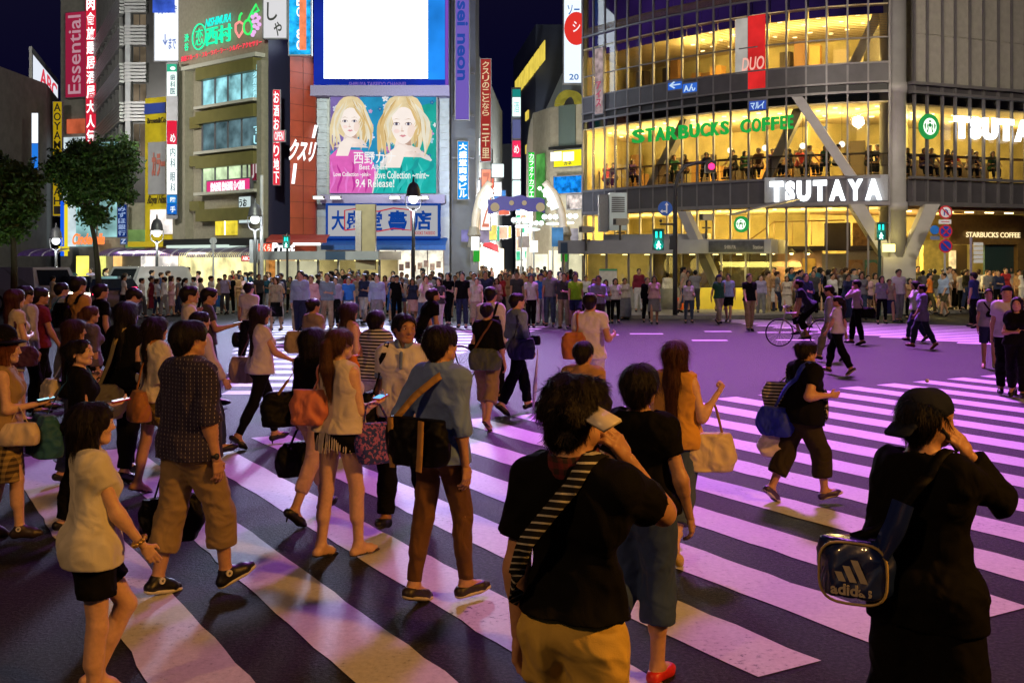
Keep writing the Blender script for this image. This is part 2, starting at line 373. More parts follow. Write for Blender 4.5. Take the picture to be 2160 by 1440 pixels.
class Rig:
    """joints of a standing person facing +y, feet on z = 0; H is the stature"""
    def __init__(s, H=1.7, sex='m', legs='stand', arms=('hang', 'hang'), lean=0, side=0, twist=0, head=(0, 0, 0), fat=1.0, heel=0, seed=0, armdir=None):
        u = H / 1.72; s.H, s.u, s.sex, s.fat, s.seed = H, u, sex, fat, seed; f = sex == 'f'
        fat *= .92 if f else .88; s.fat = fat; s.sw = (.146 if f else .172) * u * (1 + .8 * (fat - 1)); s.hw = (.092 if f else .088) * u
        thigh, shin, s.ank = .425 * u, .405 * u, .075 * u
        lg = LEGS[legs] if isinstance(legs, str) else legs
        J = {}
        for i, sd in enumerate((-1, 1)):
            t, sh, tp = lg[i]; hip = np.array([sd * s.hw, 0, 0]); kn = hip + unit(t) * thigh; an = kn + unit(sh) * shin
            tp = tp - heel; fd = np.array([sd * .12, math.cos(math.radians(tp)), math.sin(math.radians(tp))])
            J[sd] = [hip, kn, an, unit(fd)]
        low = min(J[sd][2][2] - s.ank * max(.35, J[sd][3] @ (0, 1, 0)) + min(0, .17 * u * J[sd][3][2]) for sd in (-1, 1))
        s.pel = np.array([0, 0, -low]);
        for sd in (-1, 1): J[sd][:3] = [p + s.pel for p in J[sd][:3]]
        s.J = J; s.T = rotm(-lean, side, twist); s.base = s.pel + np.array([0, 0, .03 * u])
        s.t = lambda x, y, z: s.base + s.T @ (np.array([x, y, z]) * u)          # torso frame, metres for a 1.72 m person
        s.neck = s.t(0, -.008, .525); s.Hd = s.T @ rotm(-head[0], head[1], head[2]) if lean < 25 else rotm(-head[0], head[1], head[2] + twist)
        s.h = lambda x, y, z: s.neck + s.Hd @ (np.array([x, y, z + .105]) * u)   # head frame, origin at the middle of the skull
        s.A = {}
        for i, sd in enumerate((-1, 1)):
            a = arms[i]; ua, fa = ARMS[a] if isinstance(a, str) else a
            sh = s.t(sd * s.sw / u, -.012, .425)
            el = sh + s.T @ (unit(ua) * (sd, 1, 1)) * .285 * u; wr = el + s.T @ (unit(fa) * (sd, 1, 1)) * .235 * u
            s.A[sd] = [sh, el, wr, unit(wr - el)]
    # ------------------------------------------------ body surface
    def torso(s, g=0, k=.045):
        B = Blob(k); u, f = s.u, s.sex == 'f'; t = s.t; fw = s.fat; ny = s.T @ np.array([0, 1, 0])
        fq = min(1.05, .3 + .7 * fw)
        def L(a, b, ra, rb, fl, kk=None): B.limb(t(*a), t(*b), ra * u * fq + g, rb * u * fq + g, ny, fl, kk)
        hw = .075 if f else .066
        L((-hw, -.012, -.02), (hw, -.012, -.02), .112 * fw, .112 * fw, .92 if f else .86)
        for sd in (-1, 1): B.limb(t(sd * .065, -.065, -.03), t(sd * .07, -.055, -.07), (.07 if f else .062) * u * fw + g, .06 * u * fw + g, None, 1)
        wz = .108 if f else .124
        L((-.035 * fw, .006, .10), (.035 * fw, .006, .10), wz * fw, wz * fw, .78 + .5 * (fw - 1))
        L((-.03 * fw, .006, .20), (.03 * fw, .006, .20), (.100 if f else .122) * fw, (.1 if f else .122) * fw, .78 + .5 * (fw - 1))
        L((-.07, .0, .33), (.07, .0, .33), .098 if f else .112, .098 if f else .112, .88)
        L((-.09, -.02, .40), (.09, -.02, .40), .078 if f else .088, .078 if f else .088, .85)
        if f:
            for sd in (-1, 1): B.limb(t(sd * .07, .07, .30), t(sd * .072, .085, .295), .054 * u + g, .046 * u + g, k=.05)
        sw = s.sw / u
        for sd in (-1, 1):
            L((0, -.028, .465), (sd * (sw - .025), -.018, .424), .05, .048, 1, .05)
        return B
    def arm(s, B, sd, g=0, r=1.0, frac=1.0, k=.03, g2=None):
        """upper arm (and forearm when frac > 1) of one side"""
        sh, el, wr = s.A[sd][:3]; u = s.u; w = (.9 if s.sex == 'f' else 1.0) * (1 + .7 * (s.fat - 1)) * r; g2 = g if g2 is None else g2
        e = sh + (el - sh) * min(1, frac)
        ra, rb = .052 * w * u, .043 * w * u
        B.limb(sh, e, ra + g, ra + (rb - ra) * min(1, frac) + g2, k=k)
        if frac > 1:
            q = min(1, frac - 1); e2 = el + (wr - el) * q; m = el + (wr - el) * .28
            B.limb(el, e2, .041 * w * u + g2, (.041 + (.027 - .041) * q) * w * u + g2, k=k)
            if q > .3: B.limb(el + (wr - el) * .12, m, .041 * w * u + g2, .039 * w * u + g2, k=k)
        return B
    def leg(s, B, sd, g=0, frac=2.0, k=.03, g2=None, wide=1.0):
        hip, kn, an, fd = s.J[sd]; u = s.u; w = (1 + .6 * (s.fat - 1)); g2 = g if g2 is None else g2; f = s.sex == 'f'
        r0, r1, r2 = (.090 if f else .088) * w * u, .055 * w * u, .037 * u
        q = min(1, frac); a = hip + np.array([0, -.008, -.03]) * u
        B.limb(a, a + (kn - a) * q, r0 + g, r0 + (r1 - r0) * q + g + (g2 - g) * q / 2, k=k)
        if frac > 1:
            q = min(1, frac - 1); back = unit(np.cross(np.cross(an - kn, fd), an - kn)) if abs(unit(an - kn) @ fd) < .95 else np.array([0, 1, 0])
            e = kn + (an - kn) * q
            B.limb(kn, e, r1 * .95 + (g + g2) / 2, (r1 * .95 + (r2 - r1 * .95) * q) + g2, k=k)
            if q > .3: B.limb(kn + (an - kn) * .15 - back * .014 * u, kn + (an - kn) * min(.48, q) - back * .016 * u, .046 * w * u + g2, .049 * w * u + g2, k=k)
        return B
    def head_blob(s, B, k=.02):
        u, h = s.u, s.h; fx = s.Hd @ np.array([1, 0, 0]); f = s.sex == 'f'
        B.limb(h(0, -.03, .012), h(0, .028, .018), .086 * u, .08 * u, fx, .90, k)
        B.limb(h(0, .045, -.03), h(0, .052, -.055), .058 * u, .045 * u, fx, 1.06 if not f else .98, k)
        B.limb(h(0, .07, -.088), h(0, .072, -.09), .026 * u, None, fx, 1.15, .02)                       # chin
        for sd in (-1, 1):
            B.limb(h(sd * .048, .02, -.06), h(sd * .03, .062, -.085), .026 * u, .022 * u, k=.02)           # jaw
            B.limb(h(sd * .04, .072, -.03), h(sd * .046, .06, -.035), .02 * u, None, k=.02)                # cheek
            B.limb(h(sd * .018, .094, .026), h(sd * .045, .08, .028), .010 * u, .009 * u, k=.014)          # brow ridge
            B.limb(h(sd * .079, -.012, .008), h(sd * .085, -.02, -.028), .013 * u, .009 * u, s.Hd @ np.array([1, .4, 0]), .5, .006)   # ear
        B.limb(h(0, .098, .012), h(0, .112, -.026), .007 * u, .0125 * u, k=.010)                          # nose
        B.limb(h(-.012, .1, -.03), h(.012, .1, -.03), .009 * u, None, k=.008)
        B.limb(h(-.014, .088, -.055), h(.014, .088, -.055), .008 * u, None, k=.008)                       # lips
        B.limb(h(-.012, .086, -.066), h(.012, .086, -.066), .008 * u, None, k=.008)
        nr = (.047 if f else .058) * u * (1 + .3 * (s.fat - 1))
        B.limb(s.t(0, -.02, .45), h(0, -.012, -.06), nr * 1.08, nr, k=.03)
        return B
    def hand(s, sd, pose='relax'):
        """palm, four bent fingers and a thumb; returns a blended solid"""
        u = s.u * (.93 if s.sex == 'f' else 1); _, el, wr, d = s.A[sd][:4]
        up = np.array([0, 0, 1.]) if abs(d[2]) < .8 else s.T @ np.array([0, 1., 0])
        side = s.T @ np.array([-sd, 0, 0.])                     # palm faces the body
        pn = unit(side - (side @ d) * d) if abs(side @ d) < .9 else unit(np.cross(d, up))
        th = unit(np.cross(d, pn)) * (1 if np.cross(d, pn) @ (s.T @ np.array([0, 1., 0]) + np.array([0, 0, .6])) > 0 else -1)
        if pose == 'ear': pn = unit(s.h(0, .0, -.02) - wr); pn = unit(pn - (pn @ d) * d); th = unit(np.cross(d, pn)); th *= 1 if th @ np.array([0, 0, 1]) > 0 else -1
        if pose == 'phone': pn = unit(np.array([0, 0, 1.]) - d[2] * d); th = unit(np.cross(d, pn)); th *= 1 if th @ (s.T @ np.array([-sd, 0, 0])) > 0 else -1
        s.A[sd] = s.A[sd][:4] + [pn, th]; B = Blob(.008)
        B.limb(wr, wr + d * .03 * u, .024 * u, .026 * u, pn, .75, .015)
        for q in (-1, 0, 1): B.limb(wr + d * .03 * u + th * q * .014 * u, wr + d * .075 * u + th * q * .022 * u, .017 * u, .0155 * u, pn, .8, .012)
        cl = {'relax': (22, 24, 18), 'grip': (60, 70, 45), 'ear': (20, 30, 25), 'phone': (25, 35, 25), 'flat': (6, 8, 5), 'fist': (70, 85, 55)}[pose]
        for i, (o, L) in enumerate(((.028, .040), (.010, .046), (-.009, .043), (-.026, .034))):
            p = wr + d * (.083 - abs(o - .004) * .25) * u + th * o * u; a = 0; q = d
            for j, (m, r) in enumerate(((1, .0092), (.68, .0085), (.55, .0075))):
                a += math.radians(cl[j] * (1 + .12 * (i - 1))); q = d * math.cos(a) + pn * math.sin(a) + th * (o * 1.2 if pose != 'grip' else 0)
                e = p + unit(q) * L * m * u; B.limb(p, e, r * u, r * .93 * u, k=.005); p = e
        b = wr + d * .025 * u + th * .022 * u; m = b + unit(d * .6 + th * .75 + pn * .35) * .042 * u; e = m + unit(d * .95 + th * .1 + pn * (.35 if pose in ('relax', 'flat') else .7)) * .032 * u
        B.limb(b, m, .0135 * u, .0105 * u, k=.012); B.limb(m, e, .0102 * u, .0085 * u, k=.005)
        return B
    def palm(s, sd, fwd=.085, out=.03):
        wr, d = s.A[sd][2], s.A[sd][3]; pn = s.A[sd][4] if len(s.A[sd]) > 4 else np.zeros(3)
        return wr + d * fwd * s.u + pn * out * s.u
    def foot(s, B, sd, g=0):
        _, kn, an, fd = s.J[sd]; u = s.u; w = .92 if s.sex == 'f' else 1.0
        dn = unit(np.array([0, 0, -1.]) + fd * fd[2]); lat = np.cross(fd, dn); sole = an + dn * s.ank * 1.0
        heel = sole - fd * .045 * u - dn * .028 * u; toe = sole + fd * .165 * u * w - dn * .024 * u; ball_ = sole + fd * .11 * u * w - dn * .028 * u
        B.limb(an, heel, .036 * u + g, .029 * u + g, k=.02); B.limb(heel, ball_, .028 * u + g, .036 * u + g, lat, 1.1, .02)
        B.limb(ball_, toe, .035 * u + g, .025 * u + g, dn, .85, .02); B.limb(an, ball_, .034 * u + g, .03 * u + g, k=.025)
        return B, sole, fd, dn, lat
def cat_mesh(parts):
    """join (V, Q, material index) pieces"""
    Vs, Qs, M = [], [], []; n = 0
    for V, Q, m in parts: Vs.append(V); Qs.append(Q + n); M.append(np.full(len(Q), m)); n += len(V)
    return np.concatenate(Vs), np.concatenate(Qs), np.concatenate(M)
def egg(c, r, R=None, n=8):
    k = 6; V = []; Q = []
    for i in range(k + 1):
        for j in range(n):
            a, b = math.pi * i / k, 2 * math.pi * j / n; p = np.array([math.sin(a) * math.cos(b), math.sin(a) * math.sin(b), math.cos(a)]) * r
            V.append(c + (R @ p if R is not None else p))
    for i in range(k):
        for j in range(n): Q.append((i * n + j, (i + 1) * n + j, (i + 1) * n + (j + 1) % n, i * n + (j + 1) % n))
    return np.array(V), np.array(Q)
def part(name, VQ, mats, parent, mi=None, **kw):
    V, Q = VQ[0], VQ[1]
    me = mesh_np(name, V, Q, mi=mi if mi is not None else (VQ[2] if len(VQ) > 2 else None))
    for m in (mats if isinstance(mats, (list, tuple)) else [mats]): me.materials.append(m)
    me.polygons.foreach_set('use_smooth', np.ones(len(Q), bool))
    o = bpy.data.objects.new(name, me); COL.objects.link(o); o.parent = parent
    return prop(o, **kw)
# ---------------------------------------------------------------- cloth, skin and hair materials
def cloth(col, pat=None, rough=.85, col2=None, sc=1.0, name='cloth'):
    k = ('c', name, tuple(col), pat, col2, sc, rough)
    if k in MATS: return MATS[k]
    m, n, l, b = _new(name); tc = n.new('ShaderNodeTexCoord')
    def mth(op, a, c=None, cl=False):
        x = n.new('ShaderNodeMath'); x.operation = op; x.use_clamp = cl
        for i, v in enumerate((a, c)):
            if v is None: continue
            if isinstance(v, (int, float)): x.inputs[i].default_value = v
            else: l.new(v, x.inputs[i])
        return x.outputs[0]
    nz = n.new('ShaderNodeTexNoise'); nz.inputs['Scale'].default_value = 6; nz.inputs['Detail'].default_value = 1.5; nz.inputs['Distortion'].default_value = 1.2
    l.new(tc.outputs['Object'], nz.inputs['Vector'])
    wv = n.new('ShaderNodeTexNoise'); wv.inputs['Scale'].default_value = 320; l.new(tc.outputs['Object'], wv.inputs['Vector'])
    rp = n.new('ShaderNodeValToRGB'); c = np.array(col[:3]); rp.color_ramp.elements[0].position = .3; rp.color_ramp.elements[1].position = .75
    rp.color_ramp.elements[0].color = tuple(c * .86) + (1,); rp.color_ramp.elements[1].color = tuple(np.minimum(c * 1.1, 1)) + (1,)
    l.new(nz.outputs['Fac'], rp.inputs[0]); out = rp.outputs[0]
    if pat:
        sp = n.new('ShaderNodeSeparateXYZ'); l.new(tc.outputs['Object'], sp.inputs[0]); x, y, z = sp.outputs
        ang = mth('ARCTAN2', y, x)
        if pat == 'dash': f = mth('GREATER_THAN', mth('FRACT', mth('MULTIPLY', z, 44 * sc)), .74)
        elif pat == 'stripe': f = mth('GREATER_THAN', mth('FRACT', mth('MULTIPLY', z, 22 * sc)), .48)
        elif pat == 'dots':       # small pale marks on a grid
            gx = mth('LESS_THAN', mth('ABSOLUTE', mth('SUBTRACT', mth('FRACT', mth('MULTIPLY', mth('ADD', x, y), 27 * sc)), .5)), .06)
            gz = mth('LESS_THAN', mth('ABSOLUTE', mth('SUBTRACT', mth('FRACT', mth('MULTIPLY', z, 40 * sc)), .5)), .22)
            f = mth('MULTIPLY', gx, gz)
        elif pat == 'check':
            gx = mth('GREATER_THAN', mth('FRACT', mth('MULTIPLY', mth('ADD', x, y), 14 * sc)), .5); gz = mth('GREATER_THAN', mth('FRACT', mth('MULTIPLY', z, 14 * sc)), .5)
            f = mth('MULTIPLY', mth('ADD', gx, gz), .5)
        else:                      # printed blotches
            vo = n.new('ShaderNodeTexNoise'); vo.inputs['Scale'].default_value = 30 * sc; vo.inputs['Detail'].default_value = 2; l.new(tc.outputs['Object'], vo.inputs['Vector']); f = mth('GREATER_THAN', vo.outputs['Fac'], .53)
        mx = n.new('ShaderNodeMix'); mx.data_type = 'RGBA'; l.new(f, mx.inputs[0]); l.new(out, mx.inputs[6]); mx.inputs[7].default_value = tuple(col2[:3]) + (1,); out = mx.outputs[2]
    l.new(out, b.inputs['Base Color']); b.inputs['Roughness'].default_value = rough; b.inputs['Specular IOR Level'].default_value = .12 if max(col[:3]) < .05 else .25
    b.inputs['Sheen Weight'].default_value = 0 if max(col[:3]) < .05 else .08
    hs = n.new('ShaderNodeMath'); hs.operation = 'MULTIPLY_ADD'; l.new(wv.outputs['Fac'], hs.inputs[0]); hs.inputs[1].default_value = .05; l.new(nz.outputs['Fac'], hs.inputs[2])
    bp = n.new('ShaderNodeBump'); bp.inputs['Strength'].default_value = .9; bp.inputs['Distance'].default_value = .035; l.new(hs.outputs[0], bp.inputs['Height']); l.new(bp.outputs[0], b.inputs['Normal'])
    MATS[k] = m; return m
def skin(t=0):
    k = ('skin', t)
    if k in MATS: return MATS[k]
    c = [(.46, .25, .15), (.58, .35, .23), (.33, .165, .09)][t]
    m = mat('skin', c, .5, 0, .12, 40, .09); MATS[k] = m; m = MATS[k]
    b = m.node_tree.nodes['Principled BSDF']; b.inputs['Subsurface Weight'].default_value = .08; b.inputs['Subsurface Radius'].default_value = (.01, .004, .002)
    return m
def hairmat(c=(.008, .006, .006)):
    k = ('hair', tuple(c))
    if k in MATS: return MATS[k]
    m, n, l, b = _new('hair'); tc = n.new('ShaderNodeTexCoord'); mp = n.new('ShaderNodeMapping'); mp.inputs['Scale'].default_value = (1, 1, .06); l.new(tc.outputs['Object'], mp.inputs[0])
    nz = n.new('ShaderNodeTexNoise'); nz.inputs['Scale'].default_value = 260; nz.inputs['Detail'].default_value = 3; l.new(mp.outputs[0], nz.inputs['Vector'])
    rp = n.new('ShaderNodeValToRGB'); c = np.array(c); rp.color_ramp.elements[0].color = tuple(c * .6) + (1,); rp.color_ramp.elements[1].color = tuple(c * 1.7) + (1,); rp.color_ramp.elements[0].position = .35; rp.color_ramp.elements[1].position = .7
    l.new(nz.outputs['Fac'], rp.inputs[0]); l.new(rp.outputs[0], b.inputs['Base Color']); b.inputs['Roughness'].default_value = .45; b.inputs['Specular IOR Level'].default_value = .18
    bp = n.new('ShaderNodeBump'); bp.inputs['Strength'].default_value = .5; bp.inputs['Distance'].default_value = .012; l.new(nz.outputs['Fac'], bp.inputs['Height']); l.new(bp.outputs[0], b.inputs['Normal'])
    MATS[k] = m; return m
def hair_blob(R, kind):
    """the mass of the hair for a style"""
    h, u = R.h, R.u; fx = R.Hd @ np.array([1, 0, 0]); fy = R.Hd @ np.array([0, 1, 0]); B = Blob(.03)
    vol = {'short': .014, 'messy': .015, 'shortf': .022, 'cap': .010, 'bun': .012, 'tail': .013, 'thin': .008}.get(kind, .02)
    B.limb(h(0, -.032, .018), h(0, .026, .026), (.087 + vol) * u, (.077 + vol) * u, fx, .93)
    if kind in ('short', 'messy', 'thin', 'cap'):
        B.limb(h(0, -.05, -.02), h(0, -.055, -.055), (.07 + vol * .6) * u, (.05 + vol * .2) * u, fx, .95)
    if kind == 'shortf':
        B.limb(h(0, -.05, .0), h(0, -.06, -.05), .085 * u, .066 * u, fx, 1); 
        for sd in (-1, 1): B.limb(h(sd * .06, -.01, .01), h(sd * .07, 0, -.05), .04 * u, .028 * u)
    if kind == 'bob':
        for sd in (-1, 1): B.limb(h(sd * .05, -.015, .02), h(sd * .072, -.005, -.12), .048 * u, .036 * u)
        B.limb(h(0, -.06, .0), h(0, -.07, -.13), .075 * u, .06 * u, fx, 1.3)
    if kind in ('long', 'verylong'):
        n = -.38 if kind == 'long' else -.50
        for sd in (-1, 1): B.limb(h(sd * .052, -.01, .02), h(sd * .074, .015, -.2), .044 * u, .03 * u)
        B.limb(h(0, -.06, .0), h(0, -.085, -.2), .075 * u, .07 * u, fy, .75); B.limb(h(0, -.085, -.2), h(.01, -.1, n), .075 * u, .045 * u, fy, .55)
    if kind == 'bun':
        B.limb(h(0, -.1, .03), h(0, -.125, .045), .04 * u, .036 * u, k=.012); B.limb(h(0, -.06, -.02), h(0, -.06, -.05), .06 * u, .04 * u)
    if kind == 'tail':
        B.limb(h(0, -.06, -.02), h(0, -.06, -.045), .06 * u, .04 * u); B.limb(h(0, -.098, .025), h(0, -.135, .0), .03 * u, .038 * u, k=.012)
        B.limb(h(0, -.135, .0), h(.01, -.145, -.17), .042 * u, .05 * u, k=.02); B.limb(h(.01, -.145, -.17), h(.02, -.125, -.38), .05 * u, .014 * u, k=.02)
    rs = np.random.RandomState(R.seed + 5); amp = {'messy': .006, 'short': .004}.get(kind, .004)
    HT = R.Hd.T; N0 = R.neck.copy()
    def nz(P):
        q = (P - N0) @ HT.T; az = np.arctan2(q[..., 0], -q[..., 1]); v = np.sin(az * 17 + q[..., 2] * 22) * .5 + np.sin(az * 41 - q[..., 2] * 35 + 1) * .35
        if kind == 'messy': v = v + np.sin(q[..., 0] * 75 + np.sin(q[..., 2] * 60)) + np.sin(q[..., 2] * 70 + 2 + np.sin(q[..., 1] * 50))
        return amp * v
    B.nz = nz
    # face opening
    if kind == 'cap': B.plane(h(0, 0, .02), R.Hd @ np.array([0, .5, 1]))
    B.carve(h(0, .105, -.035), np.array([.072 if kind not in ('long', 'verylong', 'bob') else .066, .088, .105]) * u)
    if kind not in ('bob', 'long', 'verylong'):
        B.carve(h(.085, .015, -.065), np.array([.035, .055, .07]) * u); B.carve(h(-.085, .015, -.065), np.array([.035, .055, .07]) * u)
        B.plane(h(0, -.02, -.088 if kind != 'tail' else -.5), R.Hd @ np.array([0, .25, -1]))
    elif kind == 'bob': B.plane(h(0, 0, -.135), R.Hd @ np.array([0, 0, -1]))
    return B
def strands(V, Q, R, n, ln, kind):
    """loose locks lying on the hair and sticking out at its edge"""
    rs = np.random.RandomState(R.seed + 11); q = Q[rs.randint(len(Q), size=n)]
    loc = (V[q].mean(1) - R.h(0, 0, 0)) @ R.Hd; q = q[(loc[:, 1] < .035) | (loc[:, 2] > .085)]; n = len(q)
    P = V[q].mean(1); nn = np.cross(V[q[:, 2]] - V[q[:, 0]], V[q[:, 3]] - V[q[:, 1]]); nn /= np.maximum(np.linalg.norm(nn, axis=1, keepdims=True), 1e-9)
    top = R.h(0, -.035, .1); dn = np.array([0, 0, -1.])
    t = (P - top) * .6 / np.maximum(np.linalg.norm(P - top, axis=1, keepdims=True), .02) + dn * .8 + rs.normal(size=(n, 3)) * (.42 if kind == 'messy' else .22)
    t -= (t * nn).sum(1, keepdims=True) * nn; t /= np.maximum(np.linalg.norm(t, axis=1, keepdims=True), 1e-9)
    L = ln * rs.uniform(.5, 1.2, (n, 1)); lift = rs.uniform(-.05,   .26, (n, 1)); s = np.cross(t, nn); w = rs.uniform(.0006, .0014, (n, 1))
    p0 = P - nn * .002; p1 = P + t * L * .5 + nn * (lift * L * .35); p2 = P + t * L + nn * lift * L * .55 - np.abs(lift) * L * .2 * -dn
    A = np.stack([p0 - s * w, p0 + s * w, p1 + s * w * .9, p1 - s * w * .9, p2 + s * w * .3, p2 - s * w * .3], 1).reshape(-1, 3)
    b = np.arange(n)[:, None] * 6; F_ = np.concatenate([b + [0, 1, 2, 3], b + [3, 2, 4, 5]]); return A, F_
# ---------------------------------------------------------------- a dressed person
def rgb(c): return lin(c)[:3]
DK = (.0028, .0028, .0034)
def person(R, root, sp, h=.014, hero=False):
    """sp: top, bottom, hair, shoes ... builds body and clothes as children of root; returns the shirt solid for straps"""
    u, f = R.u, R.sex == 'f'; sd_ = R.seed; g = .012
    hands = sp.get('hands', ('relax', 'relax')); sk = sp.get('skin', 0)
    # ---- body
    B = R.torso(); R.head_blob(B)
    for sd in (-1, 1):
        R.arm(B, sd, 0, frac=2); R.leg(B, sd); R.foot(B, sd)
    hb = [R.hand(sd, hands[(sd + 1) // 2]) for sd in (-1, 1)]
    if not hero:
        for b in hb: B.pr += b.pr
    pieces = [B.mesh(h) + (0,)]
    if hero:
        for b in hb: pieces.append(b.mesh(.0045 if hero else h) + (0,))
        hd = R.head_blob(Blob(.02)); pieces.append(hd.mesh(.0055) + (0,))
    e = u
    for sd in (-1, 1):
        RH = R.Hd
        pieces.append(egg(R.h(sd * .033, .0905, .008), np.array([.0135, .0115, .0062 if hero else .008]) * e, RH) + (1 if hero else 2,))
        if hero: pieces.append(egg(R.h(sd * .033, .0975, .008), np.array([.006, .0062, .006]) * e, RH) + (2,)); 
        pieces.append(egg(R.h(sd * .034, .098, .033), np.array([.017, .008, .003]) * e, RH) + (2,))
    pieces.append(egg(R.h(0, .0955, -.0605), np.array([.022, .008, .0075]) * e, R.Hd) + (3,))
    V, Q, mi = cat_mesh(pieces)
    body = part('body', (V, Q), [skin(sk), mat('eye_white', (.7, .68, .65), .3), hairmat(), mat('lips', (.36, .13, .10), .45)], root, mi)
    # ---- trousers, shorts, skirt
    bt = sp['bottom']; kind = bt[0]; bm = bt[1]; zl = bt[2] if len(bt) > 2 else None
    wz = R.t(0, 0, sp.get('waist', sp.get('hem', -.06) + .045)); up = R.T @ np.array([0, 0, 1.])
    if kind in ('trousers', 'slim', 'shorts', 'wide', 'capri'):
        gg = {'trousers': .017, 'slim': .008, 'shorts': .026, 'wide': .05, 'capri': .024}[kind]; g2 = {'trousers': .026, 'slim': .008, 'shorts': .045, 'wide': .11, 'capri': .036}[kind]
        fr = zl if zl else {'trousers': 1.94, 'slim': 1.92, 'shorts': .62, 'wide': 1.9, 'capri': 1.55}[kind]
        T = R.torso(gg * .8); T.pr = [p for p in T.pr if max(p[0][2], p[1][2]) < wz[2] + .16]
        for sd in (-1, 1): R.leg(T, sd, gg, fr, .035, g2)
        for sd in (-1, 1):
            hip, kn, an, fd = R.J[sd]
            p, d = (hip + (kn - hip) * fr, unit(kn - hip)) if fr <= 1 else (kn + (an - kn) * (fr - 1), unit(an - kn))
            T.cut.append(('leg', p, d, sd))
        T.plane(wz + up * .0, up)
        def legcut(P, D, cuts=[c for c in T.cut if c[0] == 'leg']):
            q = []
            for _, p, d, sd in cuts:
                hip, kn, an, fd = R.J[sd]
                a, b2 = (kn, an) if fr > 1 else (hip, kn)
                near = np.linalg.norm(P - (p + d * .05), axis=-1) < .2
                D = np.where(near, np.maximum(D, (P - p) @ d), D)
            return D
        lc = [c for c in T.cut if c[0] == 'leg']; T.cut = [c for c in T.cut if c[0] != 'leg']
        am = sp.get('bfold', .009 if kind != 'slim' else .004); fo = folds(sd_ + 3, am if h < .02 else am * .6, 20, .8); T.nz = None
        T.nz = lambda P: fo(P) * np.clip((wz[2] - P[:, 2]) / .16, .05, 1)
        oc = T.cuts
        T.cuts = lambda P, D: legcut(P, oc(P, D), lc)
        part('shorts' if kind == 'shorts' else 'trousers', T.mesh(h), bm, root)
    elif kind == 'skirt':
        T = R.torso(.014); T.pr = [p for p in T.pr if max(p[0][2], p[1][2]) < wz[2] + .16]; L = zl or .45
        kx = (R.J[1][1] + R.J[-1][1]) / 2; c0 = R.pel; c1 = c0 + (kx - c0) * min(1.3, L / .43) * .95
        for sx in (-.6, 0, .6):
            T.limb(c0 + np.array([sx * .1, -.01, -.02]), c1 + np.array([sx * .16 * u, -.01, -.05]), .115 * u, (.12 + .05 * L) * u, np.array([0, 1., 0]), .9)
        T.plane(c0 + np.array([0, 0, -L * u]), (0, 0, -1)); T.plane(wz, up); fo = folds(sd_ + 3, .009, 30, .15); T.nz = lambda P: fo(P)
        part('skirt', T.mesh(h), bm, root)
    # ---- top
    tp = sp['top']; kind, tm = tp[0], tp[1]; hem = sp.get('hem', -.06); loose = sp.get('loose', .016)
    T = R.torso(loose)
    if sp.get('flare'):
        hz = hem - .02; T.limb(R.t(-.055, 0, .30), R.t(-.075, -.005, hz), .098 * u + loose * .6, .12 * u + loose + sp['flare'], R.T @ np.array([0, 1, 0]), .9); T.limb(R.t(.055, 0, .30), R.t(.075, -.005, hz), .098 * u + loose * .6, .12 * u + loose + sp['flare'], R.T @ np.array([0, 1, 0]), .9)
    elif hem < -.05: T.limb(R.t(-.055, -.008, .30), R.t(-.07, -.012, hem - .03), (.10 if f else .105) * u * R.fat + loose * .5, .122 * u * R.fat + loose * .5, R.T @ np.array([0, 1, 0]), .9); T.limb(R.t(.055, -.008, .30), R.t(.07, -.012, hem - .03), (.10 if f else .105) * u * R.fat + loose * .5, .122 * u * R.fat + loose * .5, R.T @ np.array([0, 1, 0]), .9)
    gb = {'trousers': .017, 'slim': .008, 'shorts': .026, 'wide': .05, 'capri': .024}.get(bt[0], .02)
    for sd in (-1, 1): R.leg(T, sd, gb + .02, .4, .05)
    T.pr += [q for q in R.torso(gb * .8 + .016).pr if max(q[0][2], q[1][2]) < R.t(0, 0, .14)[2]]
    fr = {'tee': sp.get('slen', .56), 'long': 1.93, 'elbow': 1.06, 'none': 0, 'cami': 0, 'cap': .35, 'rolled': 1.25}[kind]
    sl = sp.get('sleeve', .014)
    if fr:
        for sd in (-1, 1):
            A_ = R.arm(Blob(.03), sd, .011, 1.05, min(2, fr + .15), .03, sl); sh, el, wr = R.A[sd][:3]
            p, d = (sh + (el - sh) * fr, unit(el - sh)) if fr <= 1 else (el + (wr - el) * (fr - 1), unit(wr - el)); T.ext.append((A_.pr, p, d))
            T.limb(sh, sh + (el - sh) * .12, .058 * u + .008, .052 * u + .008, k=.045)
    nb = sp.get('neckcut', .46 if f else .485)
    T.carve(R.t(0, .05 if sp.get('deep') else .03, .55), np.array([.085 if kind != 'cami' else .13, .10, .075 if not sp.get('deep') else .12]) * u)
    T.carve(R.t(0, -.02, .545), np.array([.068 if not sp.get('wideneck') else .13, .075, .06 if not sp.get('wideneck') else .085]) * u)
    if kind in ('none', 'cami'):
        for sd in (-1, 1): T.carve(R.A[sd][0] + R.T @ np.array([sd * .055, 0, -.02]), np.array([.05, .09, .10]) * u)
    T.plane(R.t(0, 0, hem), -up); am = sp.get('fold', .0105); fo = folds(sd_, am if h < .02 else am * .5, 19, .55); T.nz = lambda P: fo(P)
    if not T.cut: T.carve((0, 0, 9), np.ones(3) * .1)
    shirt = T
    VQ = T.mesh(h); so = part(sp.get('topname', 'shirt'), VQ, tm, root)
